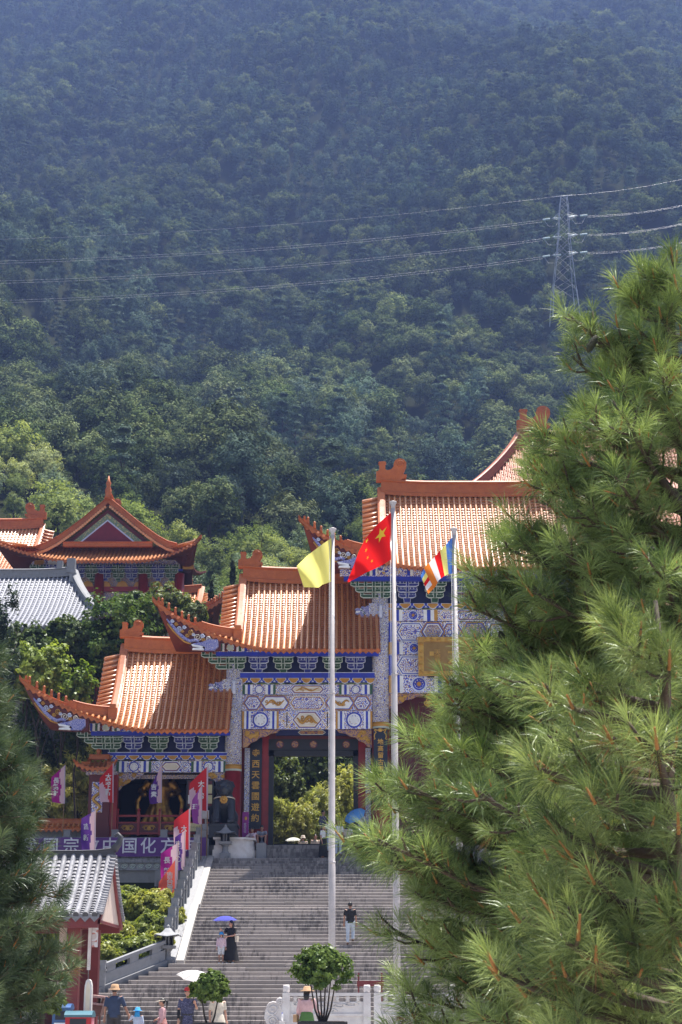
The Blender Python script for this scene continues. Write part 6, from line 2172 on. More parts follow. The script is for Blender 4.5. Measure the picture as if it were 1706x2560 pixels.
# ------------------------------------------------------------------ garden trees round the gate
def garden_tree(px, pytop, pybase, wpx, Y, mat, leaf, clumps, per, seed, name, label, group=None, aspect=.6, lumps=6, crad=.24, droop=0.0, cat='tree', zb=None, jit=.55):
    c = W(px, pytop, Y); b = W(px, pybase, Y)
    rx = wpx / 2 / S((pytop + pybase) / 2, Y)
    z0 = min(b.z, zb if zb is not None else H(c.x, Y))
    rz = (c.z - b.z) / 2 * 1.12
    zc = (c.z + b.z) / 2 - z0
    t = thing(name, label, cat, (c.x, Y, z0), group)
    link('crown', crown_mesh('crown', mat, rx, rz, zc, int(clumps * 2.2), int(per * .8), leaf, seed, aspect, lumps + 6, jit, 'round', crad * .72, droop), t, True)
    link('trunk', trunk_mesh('trunk', max(1.5, zc), max(.06, rx * .07), seed, 5, rx * .5, zc + rz * .3), t, True)
    return t


garden_tree(150, 1560, 1930, 190, 97, l_dark, .26, 130, 40, 1, 'evergreen_tree', 'dark glossy evergreen tree behind the left roof corner', zb=7.3)
garden_tree(300, 1460, 1800, 230, 94, l_gloss, .26, 150, 40, 2, 'magnolia_tree', 'dark green broad crowned tree between the grey roof and the gate', zb=7.3)
garden_tree(420, 1450, 1640, 150, 96, l_mid, .24, 110, 36, 3, 'young_tree', 'mixed green and yellow tree below the gabled hall', zb=8)
garden_tree(345, 1470, 1600, 110, 97, l_dark, .24, 90, 36, 4, 'dark_tree', 'small dark tree in front of the grey hall roof end', zb=8)
garden_tree(110, 1590, 1790, 150, 89.5, l_lite, .25, 110, 34, 5, 'bright_tree', 'bright light green tree catching the sun left of the gate', zb=7.3)
garden_tree(205, 1640, 1840, 90, 89, l_lite, .24, 70, 34, 6, 'bright_sapling', 'narrow light green tree beside the left roof verge', zb=7.3)
garden_tree(20, 1440, 1990, 130, 88.5, l_cyp, .30, 150, 40, 7, 'cypress_tree', 'tall dark conifer at the picture edge below the grey roof', zb=7.3, aspect=.35)
garden_tree(110, 1690, 1990, 190, 98, l_dark, .26, 120, 38, 8, 'shade_tree', 'dark tree in shade under the left roof corner', zb=7.3)
garden_tree(240, 1530, 1640, 120, 95, l_mid, .24, 80, 34, 9, 'olive_tree', 'olive green tree right below the grey roof', zb=8)
garden_tree(70, 1545, 1760, 150, 91.5, l_dark, .25, 110, 36, 15, 'dark_tree', 'dark tree below the eave of the grey roof', zb=7.3)
garden_tree(170, 1530, 1680, 130, 93, l_mid, .24, 100, 36, 16, 'olive_tree', 'olive green tree in front of the grey hall wall', zb=8)
garden_tree(70, 1770, 2080, 180, 94.5, l_dark, .25, 120, 38, 17, 'dense_bush_tree', 'dense dark tree behind the bamboo at the left edge', zb=7.3)
garden_tree(185, 1790, 2060, 150, 95.5, l_mid, .24, 110, 38, 18, 'garden_tree', 'mid green tree just behind the small red pier', zb=7.3)
garden_tree(480, 1500, 1600, 90, 95, l_mid, .22, 70, 30, 14, 'twiggy_tree', 'sparse tree below the corner pavilion', zb=8)
for i, (px, pyt, wpx, Y) in enumerate(((200, 1885, 160, 91.2), (130, 1900, 150, 91.6), (250, 1850, 100, 91.0), (60, 1950, 140, 91))):
    garden_tree(px, pyt, 2120, wpx, Y, l_yel, .28, 110, 44, 30 + i, 'bamboo_clump', ('yellow-green bamboo clump behind the magenta banner', 'yellow-green bamboo clump left of the magenta banner', 'bamboo tips showing above the small pier roof', 'low bamboo clump at the picture edge by the coping wall')[i], 'bamboo clumps', .22, 6, .2, .5, 'bamboo', 7.3)
for i, (px, pyt, wpx, Y) in enumerate(((715, 1880, 110, 95), (800, 1945, 130, 94), (860, 1895, 130, 96), (690, 1980, 110, 93), (755, 1990, 110, 92.5), (925, 1900, 120, 94))):
    garden_tree(px, pyt, 2190, wpx, Y, l_yel if i else l_mid, .26, 140, 44, 50 + i, 'bamboo_clump' if i else 'garden_tree',
                ('broad tree at the top left of the doorway view', 'sunlit bamboo clump in the middle of the doorway view', 'tall bamboo clump at the right of the doorway view', 'bamboo clump low on the left of the doorway view', 'small bamboo clump low in the doorway view', 'bamboo clump mostly hidden by the right door frame')[i], 'plants seen through the doorway', .24 if i else .6, 6, .2, .5 if i else 0, 'bamboo' if i else 'tree', 7.3)
garden_tree(780, 1780, 2060, 330, 104, l_dark, .34, 130, 36, 61, 'shade_tree', 'dark tree filling the top of the doorway view', zb=9)
for i, (px, Y) in enumerate(((582, 112), (545, 110), (530, 104))):
    garden_tree(px, (1395, 1490, 1440)[i], (1500, 1580, 1560)[i], 16, Y, l_cyp, .2, 40, 26, 70 + i, 'slim_cypress', ('slim dark cypress right of the gabled hall', 'slim dark cypress beside the corner pavilion', 'slim cypress just left of the middle roof verge')[i], 'slim cypresses', .35, 3, .3)

# shrubs on the bank beside the stairs
for i, (px, pyt, pyb, wpx, Y) in enumerate(((330, 2215, 2290, 120, 74), (405, 2220, 2300, 90, 73), (290, 2285, 2400, 110, 68.5), (370, 2270, 2390, 130, 69.5), (430, 2255, 2340, 70, 71), (330, 2330, 2430, 130, 67.2), (262, 2350, 2450, 80, 66), (400, 2320, 2390, 70, 68.2), (200, 2250, 2420, 130, 72), (110, 2230, 2400, 130, 73), (290, 2225, 2330, 110, 72.5), (365, 2225, 2320, 110, 72), (285, 2330, 2440, 90, 67.5))):
    garden_tree(px, pyt, pyb, wpx, Y, l_shrub, .17, 90, 44, 80 + i, 'shrub', ('leafy yellow-green shrub below the terrace wall', 'yellow-green shrub under the coral banner', 'shrub just right of the pavilion gable', 'large rounded yellow-green shrub in the middle of the bank', 'small shrub against the stair balustrade', 'shrub at the foot of the bank above the wing balustrade', 'low shrub beside the pavilion column', 'shrub behind the lower stone lantern', 'shrub on the bank behind the pavilion columns', 'shrub on the bank behind the pavilion at its far end', 'upper shrub showing over the pavilion roof end', 'upper shrub in the middle of the bank under the terrace wall', 'lower shrub between the pavilion gable and the wing balustrade')[i], 'shrubs on the bank beside the stairs', .5, 5, .26, 0, 'shrub', H(W(px, 2300, Y).x, Y))

# potted trees
m_pot = M('dark_planter', (0.03, 0.028, 0.03), 0.7)
def potted(px, pyt, pyb, wpx, Y, pystem, seed, label, stems):
    c = W(px, pyt, Y)
    zpot = W(px, pystem, Y).z
    t = thing('potted_tree', label, 'potted tree', (c.x, Y, 0), 'potted trees on the plaza')
    rx = wpx / 2 / S(2450, Y); b = W(px, pyb, Y)
    rz = (c.z - b.z) / 2 * 1.08
    link('crown', crown_mesh('crown', l_gloss, rx, rz, (c.z + b.z) / 2, 260, 40, .105, seed, .55, 12, .6, 'round', .19, .1), t, True)
    mb = MB()
    for i in range(stems):
        a = (i - (stems - 1) / 2) / max(1, stems - 1) if stems > 1 else 0
        mb.tube([(a * .08, 0, zpot - .1), (a * rx * .55, .03 * i - .05, (zpot + b.z) / 2 + .02), (a * rx * 1.0, 0, b.z + rz * .8)], [.028, .022, .012], 6)
    mb.build('stems', m_bark, t, True)
    w = rx * 1.15
    MB().box((0, 0, (zpot - .04) / 2), (w * 1.3, w * 1.3, zpot - .04), taper=1.12).box((0, 0, zpot - .05), (w * 1.5, w * 1.5, .08)).build('planter_box', m_pot, t, True)
    MB().box((0, 0, zpot - .012), (w * 1.32, w * 1.32, .02)).build('soil', m_bark, t, True)
    return t
potted(527, 2418, 2528, 92, 43.5, 2556, 300, 'small round potted tree in front of the woman with the white parasol', 2)
potted(808, 2348, 2498, 142, 42.5, 2553, 301, 'larger multi-stemmed potted tree in front of the marble balustrade', 6)

# ------------------------------------------------------------------ near pines
n_pine = leafmat('pine_needle', (0.024, 0.066, 0.022), (0.40, 0.50, 0.18), .2, .035, .35, vary=0.0)  # wide colour range paints in sunlit tips and shaded inner brushes
n_pine2 = leafmat('dull_pine_needle', (0.022, 0.050, 0.028), (0.16, 0.205, 0.115), .18, .03, .35, vary=0.0)


n_dead = leafmat('dead_pine_needle', (0.20, 0.10, 0.04), (0.34, 0.20, 0.09), .2, .02, vary=0.0)


def needle_mesh(name, pos, dirs, scale, mat, per, length, width, seed, droop=.35):
    """Brushes of long needles: each needle a bent two-segment blade."""
    g_ = np.random.default_rng(seed)
    n = len(pos)
    i = np.repeat(np.arange(n), per)
    m = len(i)
    d = dirs[i]
    rv = g_.normal(size=(m, 3)); rv -= d * (rv * d).sum(1, keepdims=True); rv /= np.linalg.norm(rv, axis=1, keepdims=True) + 1e-9
    along = g_.uniform(0, 1, m)
    ang = np.radians(16 + 78 * (1 - along) ** 1.2 + g_.normal(0, 10, m))
    nd = d * np.cos(ang)[:, None] + rv * np.sin(ang)[:, None]
    L = length * scale[i] * g_.uniform(.75, 1.15, m)
    p0 = pos[i] + d * ((along - .8) * .75 * length * scale[i])[:, None]
    p1 = p0 + nd * (L * .5)[:, None]
    nd2 = nd.copy(); nd2[:, 2] -= droop * g_.uniform(.4, 1.5, m); nd2 /= np.linalg.norm(nd2, axis=1, keepdims=True)
    p2 = p1 + nd2 * (L * .5)[:, None]
    sd_ = np.cross(nd, g_.normal(size=(m, 3))); sd_ /= np.linalg.norm(sd_, axis=1, keepdims=True) + 1e-9
    w = (width * (.7 + .6 * g_.uniform(0, 1, m)))[:, None] * scale[i][:, None]
    V = np.stack([p0, p1 - sd_ * w * .6, p1 + sd_ * w * .6, p2], 1).reshape(-1, 3)
    b = np.arange(m)[:, None] * 4
    T = np.concatenate([b + np.array([[0, 1, 2]]), b + np.array([[1, 3, 2]])], 0)
    tt = np.clip(g_.uniform(0, 1, n)[i] ** 1.5 * .8 + g_.uniform(0, .3, m), 0, 1)
    return npmesh(name, V, T, [mat], tint=np.repeat(tt, 4))


def near_pine(name, label, base, top, branches, mat, per, length, width, seed, group=None, trunk_r=.13, twig=.9):
    """branches: (start height fraction, end point). Twigs and needle brushes grow along each."""
    rr = random.Random(seed)
    t = thing(name, label, 'pine tree', base, group)
    base, top = Vector(base), Vector(top)
    mb = MB()
    tp = [base + (top - base) * (k / 8) + Vector((rr.uniform(-.03, .03), rr.uniform(-.03, .03), 0)) for k in range(9)]
    mb.tube(tp, [trunk_r * (1 - .85 * k / 8) for k in range(9)], 9)
    mb.build('trunk', m_bark, t)
    wood = MB(); cand = MB()
    pos, dirs, scl = [], [], []
    def brush(p, d, s):
        pos.append(p); dirs.append(d.normalized()); scl.append(s)
        if rr.random() < .4:
            e = p + d.normalized() * (.05 * s)
            cand.tube([p - d.normalized() * (.05 * s), e], [.009 * s, .005 * s], 5)
    for hf, end in branches:
        end = Vector(end)
        s = base + (top - base) * hf
        L = (end - s).length
        mid = s.lerp(end, .5) + Vector((0, 0, -.05 * L))
        pts_ = [s, s.lerp(mid, .55), mid, mid.lerp(end, .55) + Vector((0, 0, -.01 * L)), end]
        wood.tube(pts_, [.03 + .008 * L, .026 + .005 * L, .022, .016, .01], 6)
        fw = (end - s).normalized()
        side = fw.cross(Vector((0, 0, 1)))
        side = side.normalized() if side.length > .05 else Vector((1, 0, 0))
        upv = side.cross(fw).normalized()
        brush(end + fw * .05, fw * .7 + Vector((0, 0, .6)), rr.uniform(1, 1.25))
        k = max(3, int(L / .15 * twig))
        fat = rr.uniform(.75, 1.25)
        for i in range(k):
            f = .38 + .60 * (i + rr.random() * .8) / k
            q = f * 4; j = min(3, int(q))
            p = pts_[j].lerp(pts_[j + 1], q - j)
            th_ = rr.uniform(-.55, PI + .55)
            rad_ = (side * math.cos(th_) + upv * math.sin(th_) * .75)
            tl = rr.uniform(.16, .46) * fat * (1.25 - .7 * f) * min(1.0, .5 + L * .35)
            td = (fw * rr.uniform(.5, 1.1) + rad_ * rr.uniform(.6, 1.0)).normalized()
            e = p + td * tl
            wood.tube([p, p.lerp(e, .6) - Vector((0, 0, .02)), e], [.012, .010, .007], 5)
            brush(e, td * .8 + Vector((0, 0, rr.uniform(.1, .9))), rr.uniform(.6, 1.3))
            m_ = 1 + int(tl / .2)
            for u in range(m_):
                g2 = (u + .3 + rr.random() * .5) / (m_ + .3)
                o_ = Vector((rr.uniform(-.1, .1), rr.uniform(-.1, .1), rr.uniform(-.06, .08)))
                brush(p.lerp(e, g2) + o_, td * rr.uniform(.3, .9) + o_ * 4 + Vector((0, 0, rr.uniform(.0, .8))), rr.uniform(.5, 1.05))
    wood.build('branches', m_twig, t)
    tag(cand.build('candles', m_candle, t), kind='stuff')
    dead = [i for i in range(len(pos)) if rr.random() < .035]
    link('dead_needles', needle_mesh('dead_needles', np.array([tuple(pos[i] - Vector((0, 0, .05))) for i in dead]), np.array([tuple((dirs[i] + Vector((0, 0, -.9))).normalized()) for i in dead]), np.array([scl[i] * .8 for i in dead]), n_dead, 34, length, width, seed + 1), t)
    link('needles', needle_mesh('needles', np.array([tuple(p) for p in pos]), np.array([tuple(d) for d in dirs]), np.array(scl), mat, per, length, width, seed), t)
    return t, len(pos)


def sil_branches(sil, Y, base, top, step, seed, az=(0, .5, -.5), depth=1.0, inner=True, lo=.72):
    """Boughs hung on an outline: sil is (row, outermost column) along one side of the crown; every bearing has its own heights."""
    rr = random.Random(seed)
    out = []
    base, top = Vector(base), Vector(top)
    for qi, ang in enumerate(az):
        y = sil[0][0] + rr.uniform(0, step * .8)
        while y < sil[-1][0]:
            for (a, xa), (b, xb) in zip(sil, sil[1:]):
                if a <= y <= b: px = xa + (xb - xa) * (y - a) / (b - a)
            e = W(px, y, Y)
            tx = base.x + (top.x - base.x) * max(0, min(1, (e.z - base.z) / (top.z - base.z)))
            reach = e.x - tx
            f = rr.uniform(lo, 1.0) if rr.random() < .7 else rr.uniform(lo - .2, lo + .1)
            a = ang + rr.uniform(-.2, .2)
            dx, dy = reach * f * math.cos(a), abs(reach) * f * math.sin(a) * depth
            hf = (e.z - base.z - abs(reach) * rr.uniform(.12, .36)) / (top.z - base.z)
            hf = max(.08, min(.98, hf))
            out.append((hf, (tx + dx, Y + dy, e.z)))
            if inner and abs(reach) > .9 and rr.random() < .45:
                out.append((max(.08, hf - .01), (tx + dx * .5, Y + dy * .5 + rr.uniform(-.4, .1), e.z + rr.uniform(-.25, .1))))
            y += step * rr.uniform(.75, 1.3)
    return out


# the big pine on the right
YA = 13.0
ta = W(1672, 680, YA); ba = Vector((ta.x + .1, YA + .1, -.05))
sil = [(690, 1650), (745, 1580), (860, 1530), (905, 1500), (960, 1450), (1050, 1410), (1100, 1350), (1125, 1275), (1200, 1290), (1280, 1275), (1330, 1220), (1400, 1190), (1500, 1170), (1600, 1165), (1660, 1140), (1720, 1050), (1800, 1000), (1900, 945), (1990, 880), (2060, 820), (2140, 810), (2190, 890), (2240, 950), (2340, 960), (2400, 930), (2480, 870), (2560, 890), (2620, 940)]
bra = sil_branches(sil, YA, ba, ta, 118, 5, (0, .25, -.3, .6, -.65, -1.05, -1.6))
# right-hand side of its crown
silr = [(700, 1760), (900, 1850), (1200, 1950), (1600, 2050), (2100, 2150), (2600, 2150)]
bra += sil_branches(silr, YA, ba, ta, 210, 6, (0, .6, -.6), inner=False)
bra += sil_branches([q for q in sil if 1120 <= q[0] <= 2330], YA, ba, ta, 125, 41, (0, .14, -.16), lo=.84, inner=False)
bra += [(.97, tuple(W(1690, 655, YA))), (.96, tuple(W(1610, 690, YA))), (.92, tuple(W(1550, 715, YA))), (.86, tuple(W(1420, 785, YA))), (.84, tuple(W(1470, 830, YA))), (.80, tuple(W(1430, 890, YA))), (.8, tuple(W(1560, 840, YA)))]
na = near_pine('pine_tree', 'large long-needled pine filling the right of the view, its top clear of the mountain', ba, ta, bra, n_pine, 92, .18, .0034, 17)
m_cone = M('green_brown_cone', (0.05, 0.05, 0.028), 0.8, (0.028, 0.03, 0.016), sc_=30, bump=.8, bsc=60)
for (px, py, L_, tl_) in ((1480, 860, .15, .04), (1400, 1120, .14, .03), (1260, 1600, .14, -.03)):
    p = W(px, py, YA - .15)
    mb = MB(); mb.tube([p + Vector((tl_, 0, L_ * .5)), p + Vector((tl_ * .7, 0, L_ * .3)), p, p + Vector((-tl_ * .5, 0, -L_ * .3)), p + Vector((-tl_, 0, -L_ * .5))], [.010, .026, .034, .027, .006], 9)
    mb.build('cone', m_cone, na[0])
# the nearer pine in front of it, low on the right
YB = 8.5
tb2 = W(1640, 1500, YB); bb2 = Vector((tb2.x + .1, YB, -.05))
silb = [(1560, 1560), (1680, 1400), (1800, 1330), (1950, 1300), (2100, 1330), (2250, 1250), (2380, 1210), (2500, 1190), (2620, 1190)]
brb_ = sil_branches(silb, YB, bb2, tb2, 175, 8, (0, .4, -.4, .9, -.9, -1.4))
nb_ = near_pine('pine_tree', 'nearer pine with blurred yellow-green needles low in the corner', bb2, tb2, brb_, n_pine, 96, .165, .0028, 23, None, .07)
# the pine on the left
YC = 20.0
tc_ = W(-130, 1560, YC); bc_ = Vector((tc_.x - .1, YC, -.05))
silc = [(1620, 10), (1700, 20), (1800, 45), (1870, 75), (1960, 120), (2040, 155), (2100, 110), (2140, 125), (2240, 145), (2290, 175), (2330, 155), (2385, 215), (2430, 160), (2480, 145), (2530, 90), (2600, 80)]
brc_ = sil_branches(silc, YC, bc_, tc_, 60, 9, (0, .3, -.3, .7, -.7, -1.1))
nc_ = near_pine('pine_tree', 'dense drooping pine at the left edge in front of the grey pavilion', bc_, tc_, brc_, n_pine2, 84, .20, .0050, 29, None, .12)
# leafy bush at the lower left
bu = garden_tree(110, 2400, 2580, 130, 30, l_mid, .10, 90, 40, 400, 'leafy_bush', 'dark leafy bush with yellow sprigs below the left pine', zb=0, cat='bush')
print('tufts', na[1], nb_[1], nc_[1], 'forest', len(forest_pts), 'individual', count)
# ------------------------------------------------------------------ people
SKIN = M('skin', (0.50, 0.27, 0.19), 0.5, (0.46, 0.24, 0.165)); SKIN_T = M('tanned_skin', (0.36, 0.18, 0.12), 0.5)
HAIR = M('black_hair', (0.012, 0.010, 0.010), 0.45); EYE = M('dark_eye', (0.02, 0.015, 0.015), 0.3)
CL = {k: M('cloth_' + k, c, 0.85, tuple(x * .8 for x in c), sc_=9) for k, c in {
    'navy': (0.035, 0.055, 0.11), 'charcoal': (0.045, 0.042, 0.045), 'black': (0.012, 0.012, 0.014), 'white': (0.72, 0.72, 0.74), 'paleblue': (0.50, 0.58, 0.74), 'pink': (0.68, 0.40, 0.42),
    'rose': (0.66, 0.42, 0.43), 'green': (0.09, 0.20, 0.05), 'grey': (0.22, 0.24, 0.30), 'jeans': (0.45, 0.52, 0.62), 'cream': (0.66, 0.58, 0.48), 'lilac': (0.48, 0.46, 0.62), 'slate': (0.11, 0.12, 0.20),
    'straw': (0.52, 0.32, 0.18), 'skyhat': (0.04, 0.32, 0.68), 'red': (0.5, 0.03, 0.04), 'brown': (0.12, 0.06, 0.04), 'palepink': (0.70, 0.52, 0.58), 'orange': (0.55, 0.16, 0.09)}.items()}
CL['floral'] = filigree('floral_print', (0.04, 0.045, 0.10), (0.16, 0.16, 0.26), (0.02, 0.02, 0.06), 14.0, 0.85, 0.3, 0.5)
CL['spots'] = filigree('red_spotted_print', (0.55, 0.42, 0.38), (0.40, 0.06, 0.06), (0.30, 0.05, 0.06), 16.0, 0.85, 0.2, 0.4)

BASE = dict(pel=(0, 0, .93), chest=(0, 0, 1.26), neck=(0, .01, 1.43), head=(0, -.02, 1.575),
            hipL=(-.095, 0, .90), kneL=(-.10, -.015, .50), ankL=(-.10, .03, .085), toeL=(-.12, -.13, .04),
            hipR=(.095, 0, .90), kneR=(.10, -.015, .50), ankR=(.10, .03, .085), toeR=(.12, -.13, .04),
            shoL=(-.185, .01, 1.385), elbL=(-.235, .03, 1.11), wriL=(-.25, -.04, .87), shoR=(.185, .01, 1.385), elbR=(.235, .03, 1.11), wriR=(.25, -.04, .87))


def person(label, loc, rz=0.0, h=1.68, pose=None, top='white', sleeve=.55, bottom='black', kind='trousers', skin=None, hair='short', hat=None, hatcol=None, hem=.45, shoes='brown', group='visitors on the stairs and plaza', shirt_hem=.86, girth=1.0, extra=None):
    """A figure about 1.68 m tall facing -y before turning: one continuous body, clothes and hair as parts."""
    J = {k: Vector(v) for k, v in BASE.items()}
    for k, v in (pose or {}).items(): J[k] = Vector(v)
    sk = skin or SKIN
    t = thing('person', label, 'person', loc, group, rz)
    s = h / 1.70
    t.scale = (s, s, s)
    b = MB()
    g_ = girth
    b.tube([J['pel'] - Vector((0, 0, .06)), J['pel'] + Vector((0, 0, .06)), J['pel'].lerp(J['chest'], .5), J['chest'], J['chest'].lerp(J['neck'], .62), J['neck']], [.13 * g_, .16 * g_, .138 * g_, .165 * g_, .15, .055], 14, sq=(1.0, .68), up=(1, 0, 0))
    b.tube([J['neck'] - Vector((0, 0, .05)), J['head'] - Vector((0, 0, .05))], [.055, .05], 10)
    hd = J['head']
    fw = (J['toeL'] - J['ankL'] + J['toeR'] - J['ankR']); 
    look = Vector(pose['look']) if pose and 'look' in pose else Vector((0, -1, 0))
    look.z = look.z; look.normalize()
    rt_ = look.cross(Vector((0, 0, 1))).normalized() if abs(look.z) < .95 else Vector((1, 0, 0))
    b.ball(hd + Vector((0, 0, .015)), (.078, .092, .112), n=14, k=10)
    b.ball(hd + look * .02 - Vector((0, 0, .05)), (.06, .066, .07), n=12, k=8)
    b.ball(hd + look * .10 - Vector((0, 0, .012)), (.015, .016, .024), n=8, k=6)
    for sg in (-1, 1): b.ball(hd + rt_ * (.08 * sg), (.018, .02, .032), n=8, k=6)
    for q in 'LR':
        b.tube([J['hip' + q] + Vector((0, 0, .03)), J['hip' + q].lerp(J['kne' + q], .5), J['kne' + q], J['kne' + q].lerp(J['ank' + q], .35), J['ank' + q]], [.088, .076, .054, .053, .036], 10)
        b.tube([J['ank' + q] - Vector((0, 0, .03)), J['ank' + q].lerp(J['toe' + q], .5), J['toe' + q]], [.036, .036, .026], 8)
        b.tube([J['sho' + q].lerp(J['chest'], .35), J['sho' + q], J['sho' + q].lerp(J['elb' + q], .45), J['elb' + q], J['elb' + q].lerp(J['wri' + q], .4), J['wri' + q]], [.06, .058, .046, .036, .036, .025], 9)
        d = (J['wri' + q] - J['elb' + q]).normalized()
        sd_ = d.cross(Vector((0, 1, 0)));  sd_ = sd_.normalized() if sd_.length > .1 else Vector((1, 0, 0))
        nn = d.cross(sd_)
        w = J['wri' + q]
        b.tube([w - d * .01, w + d * .04, w + d * .085], [.024, .036, .034], 9, sq=(1, .5), up=tuple(sd_))
        for k, (o_, L) in enumerate(((-.027, .055), (-.009, .068), (.009, .064), (.027, .05))):
            p0 = w + d * .08 + sd_ * o_
            b.tube([p0, p0 + d * L * .55 - nn * .006, p0 + d * L - nn * .022], [.0095, .009, .007], 6)
        p0 = w + d * .03 + sd_ * .03
        b.tube([p0, p0 + d * .03 + sd_ * .018, p0 + d * .06 + sd_ * .022 - nn * .01], [.011, .0105, .008], 6)
    link('body', remeshed(b, [sk], .0125, 1, .22), t, True)
    e = MB()
    for sg in (-1, 1): e.ball(hd + look * .082 + rt_ * (.03 * sg) + Vector((0, 0, .018)), .011, 0, 6, 5)
    e.build('eyes', EYE, t, True)
    MB().ball(hd + look * .084 - Vector((0, 0, .055)), (.022, .012, .007), 0, 8, 5).build('mouth', CL['rose'], t, True)
    # upper garment
    c = MB()
    lowp = J['pel'] + Vector((0, 0, shirt_hem - .93))
    c.tube([lowp, lowp.lerp(J['chest'], .3), lowp.lerp(J['chest'], .6), J['chest'], J['chest'].lerp(J['neck'], .6), J['neck'] - Vector((0, 0, .0))], [.172 * g_, .170 * g_, .160 * g_, .182 * g_, .165, .066], 16, sq=(1.0, .70), up=(1, 0, 0))
    for q in 'LR':
        end = J['sho' + q].lerp(J['elb' + q], min(1, sleeve * 1.6)) if sleeve <= .62 else None
        pts_ = [J['sho' + q].lerp(J['chest'], .4), J['sho' + q] + Vector((0, 0, .004))] + ([end] if end is not None else [J['elb' + q], J['elb' + q].lerp(J['wri' + q], (sleeve - .5) * 2)])
        c.tube(pts_, [.07, .062, .058, .046][:len(pts_)], 10)
    link('top', remeshed(c, [CL[top]], .017, 1, .35), t, True)
    # lower garment
    if kind == 'trousers' or kind == 'shorts':
        c = MB()
        c.tube([J['pel'] - Vector((0, 0, .09)), J['pel'] + Vector((0, 0, .09))], [.15 * g_, .165 * g_], 14, sq=(1, .72), up=(1, 0, 0))
        for q in 'LR':
            f = 1.0 if kind == 'trousers' else .25
            pts_ = [J['hip' + q] + Vector((0, 0, .04)), J['hip' + q].lerp(J['kne' + q], .55), J['kne' + q]]
            rr_ = [.104, .092, .074]
            if kind == 'trousers': pts_ += [J['kne' + q].lerp(J['ank' + q], .5), J['ank' + q] + Vector((0, 0, .02))]; rr_ += [.068, .062]
            c.tube(pts_, rr_, 10)
        link('trousers' if kind == 'trousers' else 'shorts', remeshed(c, [CL[bottom]], .017, 1, .35), t, True)
    else:
        c = MB()
        zw = J['pel'].z + .14
        n = 20
        rows = []
        for i in range(9):
            f = i / 8
            z_ = zw + (hem - zw) * f
            r_ = (.155 + (.19 if kind == 'dress' else .14) * f ** .8) * g_
            rows.append([(J['pel'].x + r_ * (1 + .05 * f * math.sin(a * 7)) * math.cos(a), J['pel'].y + r_ * .78 * (1 + .05 * f * math.sin(a * 7)) * math.sin(a), z_) for a in np.linspace(0, 2 * PI, n + 1)])
        c.grid(rows, flip=True)
        c.build('skirt', CL[bottom], t, True)
    for q in 'LR':
        a, d = J['ank' + q], J['toe' + q]
        MB().tube([a + (a - d).normalized() * .03 - Vector((0, 0, .045)), a - Vector((0, 0, .03)), a.lerp(d, .6) - Vector((0, 0, .008)), d + (d - a).normalized() * .03], [.036, .046, .045, .03], 9, sq=(1, .85)).build('shoe', CL[shoes], t, True)
    # hair and hats
    hm = MB()
    if hair != 'bald':
        back = -look
        hm.ball(hd + back * .018 + Vector((0, 0, .035)), (.09, .102, .108), n=14, k=9)
        if hair == 'long': hm.tube([hd + back * .05 + Vector((0, 0, .03)), hd + back * .085 - Vector((0, 0, .1)), hd + back * .09 - Vector((0, 0, .25))], [.088, .085, .05], 10, sq=(1, .6), up=tuple(rt_))
        if hair == 'tail': hm.tube([hd + back * .09 + Vector((0, 0, .07)), hd + back * .17 + Vector((0, 0, .03)), hd + back * .16 - Vector((0, 0, .22))], [.03, .042, .015], 8)
        hm.build('hair', HAIR, t, True)
    if hat:
        hm = MB(); m_ = CL[hatcol]
        z_ = hd + Vector((0, 0, .055))
        if hat == 'bucket': hm.lathe(z_, [(.155, -.055), (.15, -.045), (.108, .02), (.10, .085), (.07, .10), (.0, .102)], 18)
        elif hat == 'sun': hm.lathe(z_, [(.20, -.02), (.20, -.012), (.11, .02), (.10, .09), (.06, .11), (0, .112)], 20)
        elif hat == 'cap': hm.lathe(z_, [(.105, -.01), (.105, .03), (.08, .08), (0, .10)], 16); hm.prism([(z_.x - .08, z_.z - .01), (z_.x + .08, z_.z - .01), (z_.x + .07, z_.z + .012), (z_.x - .07, z_.z + .012)], z_.y - .19, z_.y - .08)
        elif hat == 'flap':
            hm.lathe(z_, [(.19, -.03), (.188, -.02), (.112, .02), (.10, .09), (.06, .115), (0, .118)], 18)
            hm.tube([z_ - look * .08, z_ - look * .12 - Vector((0, 0, .12)), z_ - look * .13 - Vector((0, 0, .27))], [.1, .1, .12], 12, sq=(1, .35), up=tuple(rt_))
        elif hat == 'visor':
            hm.lathe(z_ + Vector((0, 0, -.01)), [(.104, 0), (.106, .03)], 18)
            a0 = math.atan2(look.y, look.x)
            ring = [z_ + Vector((.1 * math.cos(a0 + q), .1 * math.sin(a0 + q), 0)) for q in np.linspace(-1.1, 1.1, 9)]
            rim = [z_ + Vector(((.12 + .12 * math.cos(q * 1.3)) * math.cos(a0 + q), (.12 + .12 * math.cos(q * 1.3)) * math.sin(a0 + q), -.02 * math.cos(q))) for q in np.linspace(-1.1, 1.1, 9)]
            hm.grid([ring, rim]); hm.grid([[p - Vector((0, 0, .008)) for p in ring], [p - Vector((0, 0, .008)) for p in rim]], flip=True)
        hm.build('hat', m_, t, True)
    for (nm, mb_, mt_) in (extra or []): mb_.build(nm, mt_, t, True)
    return t


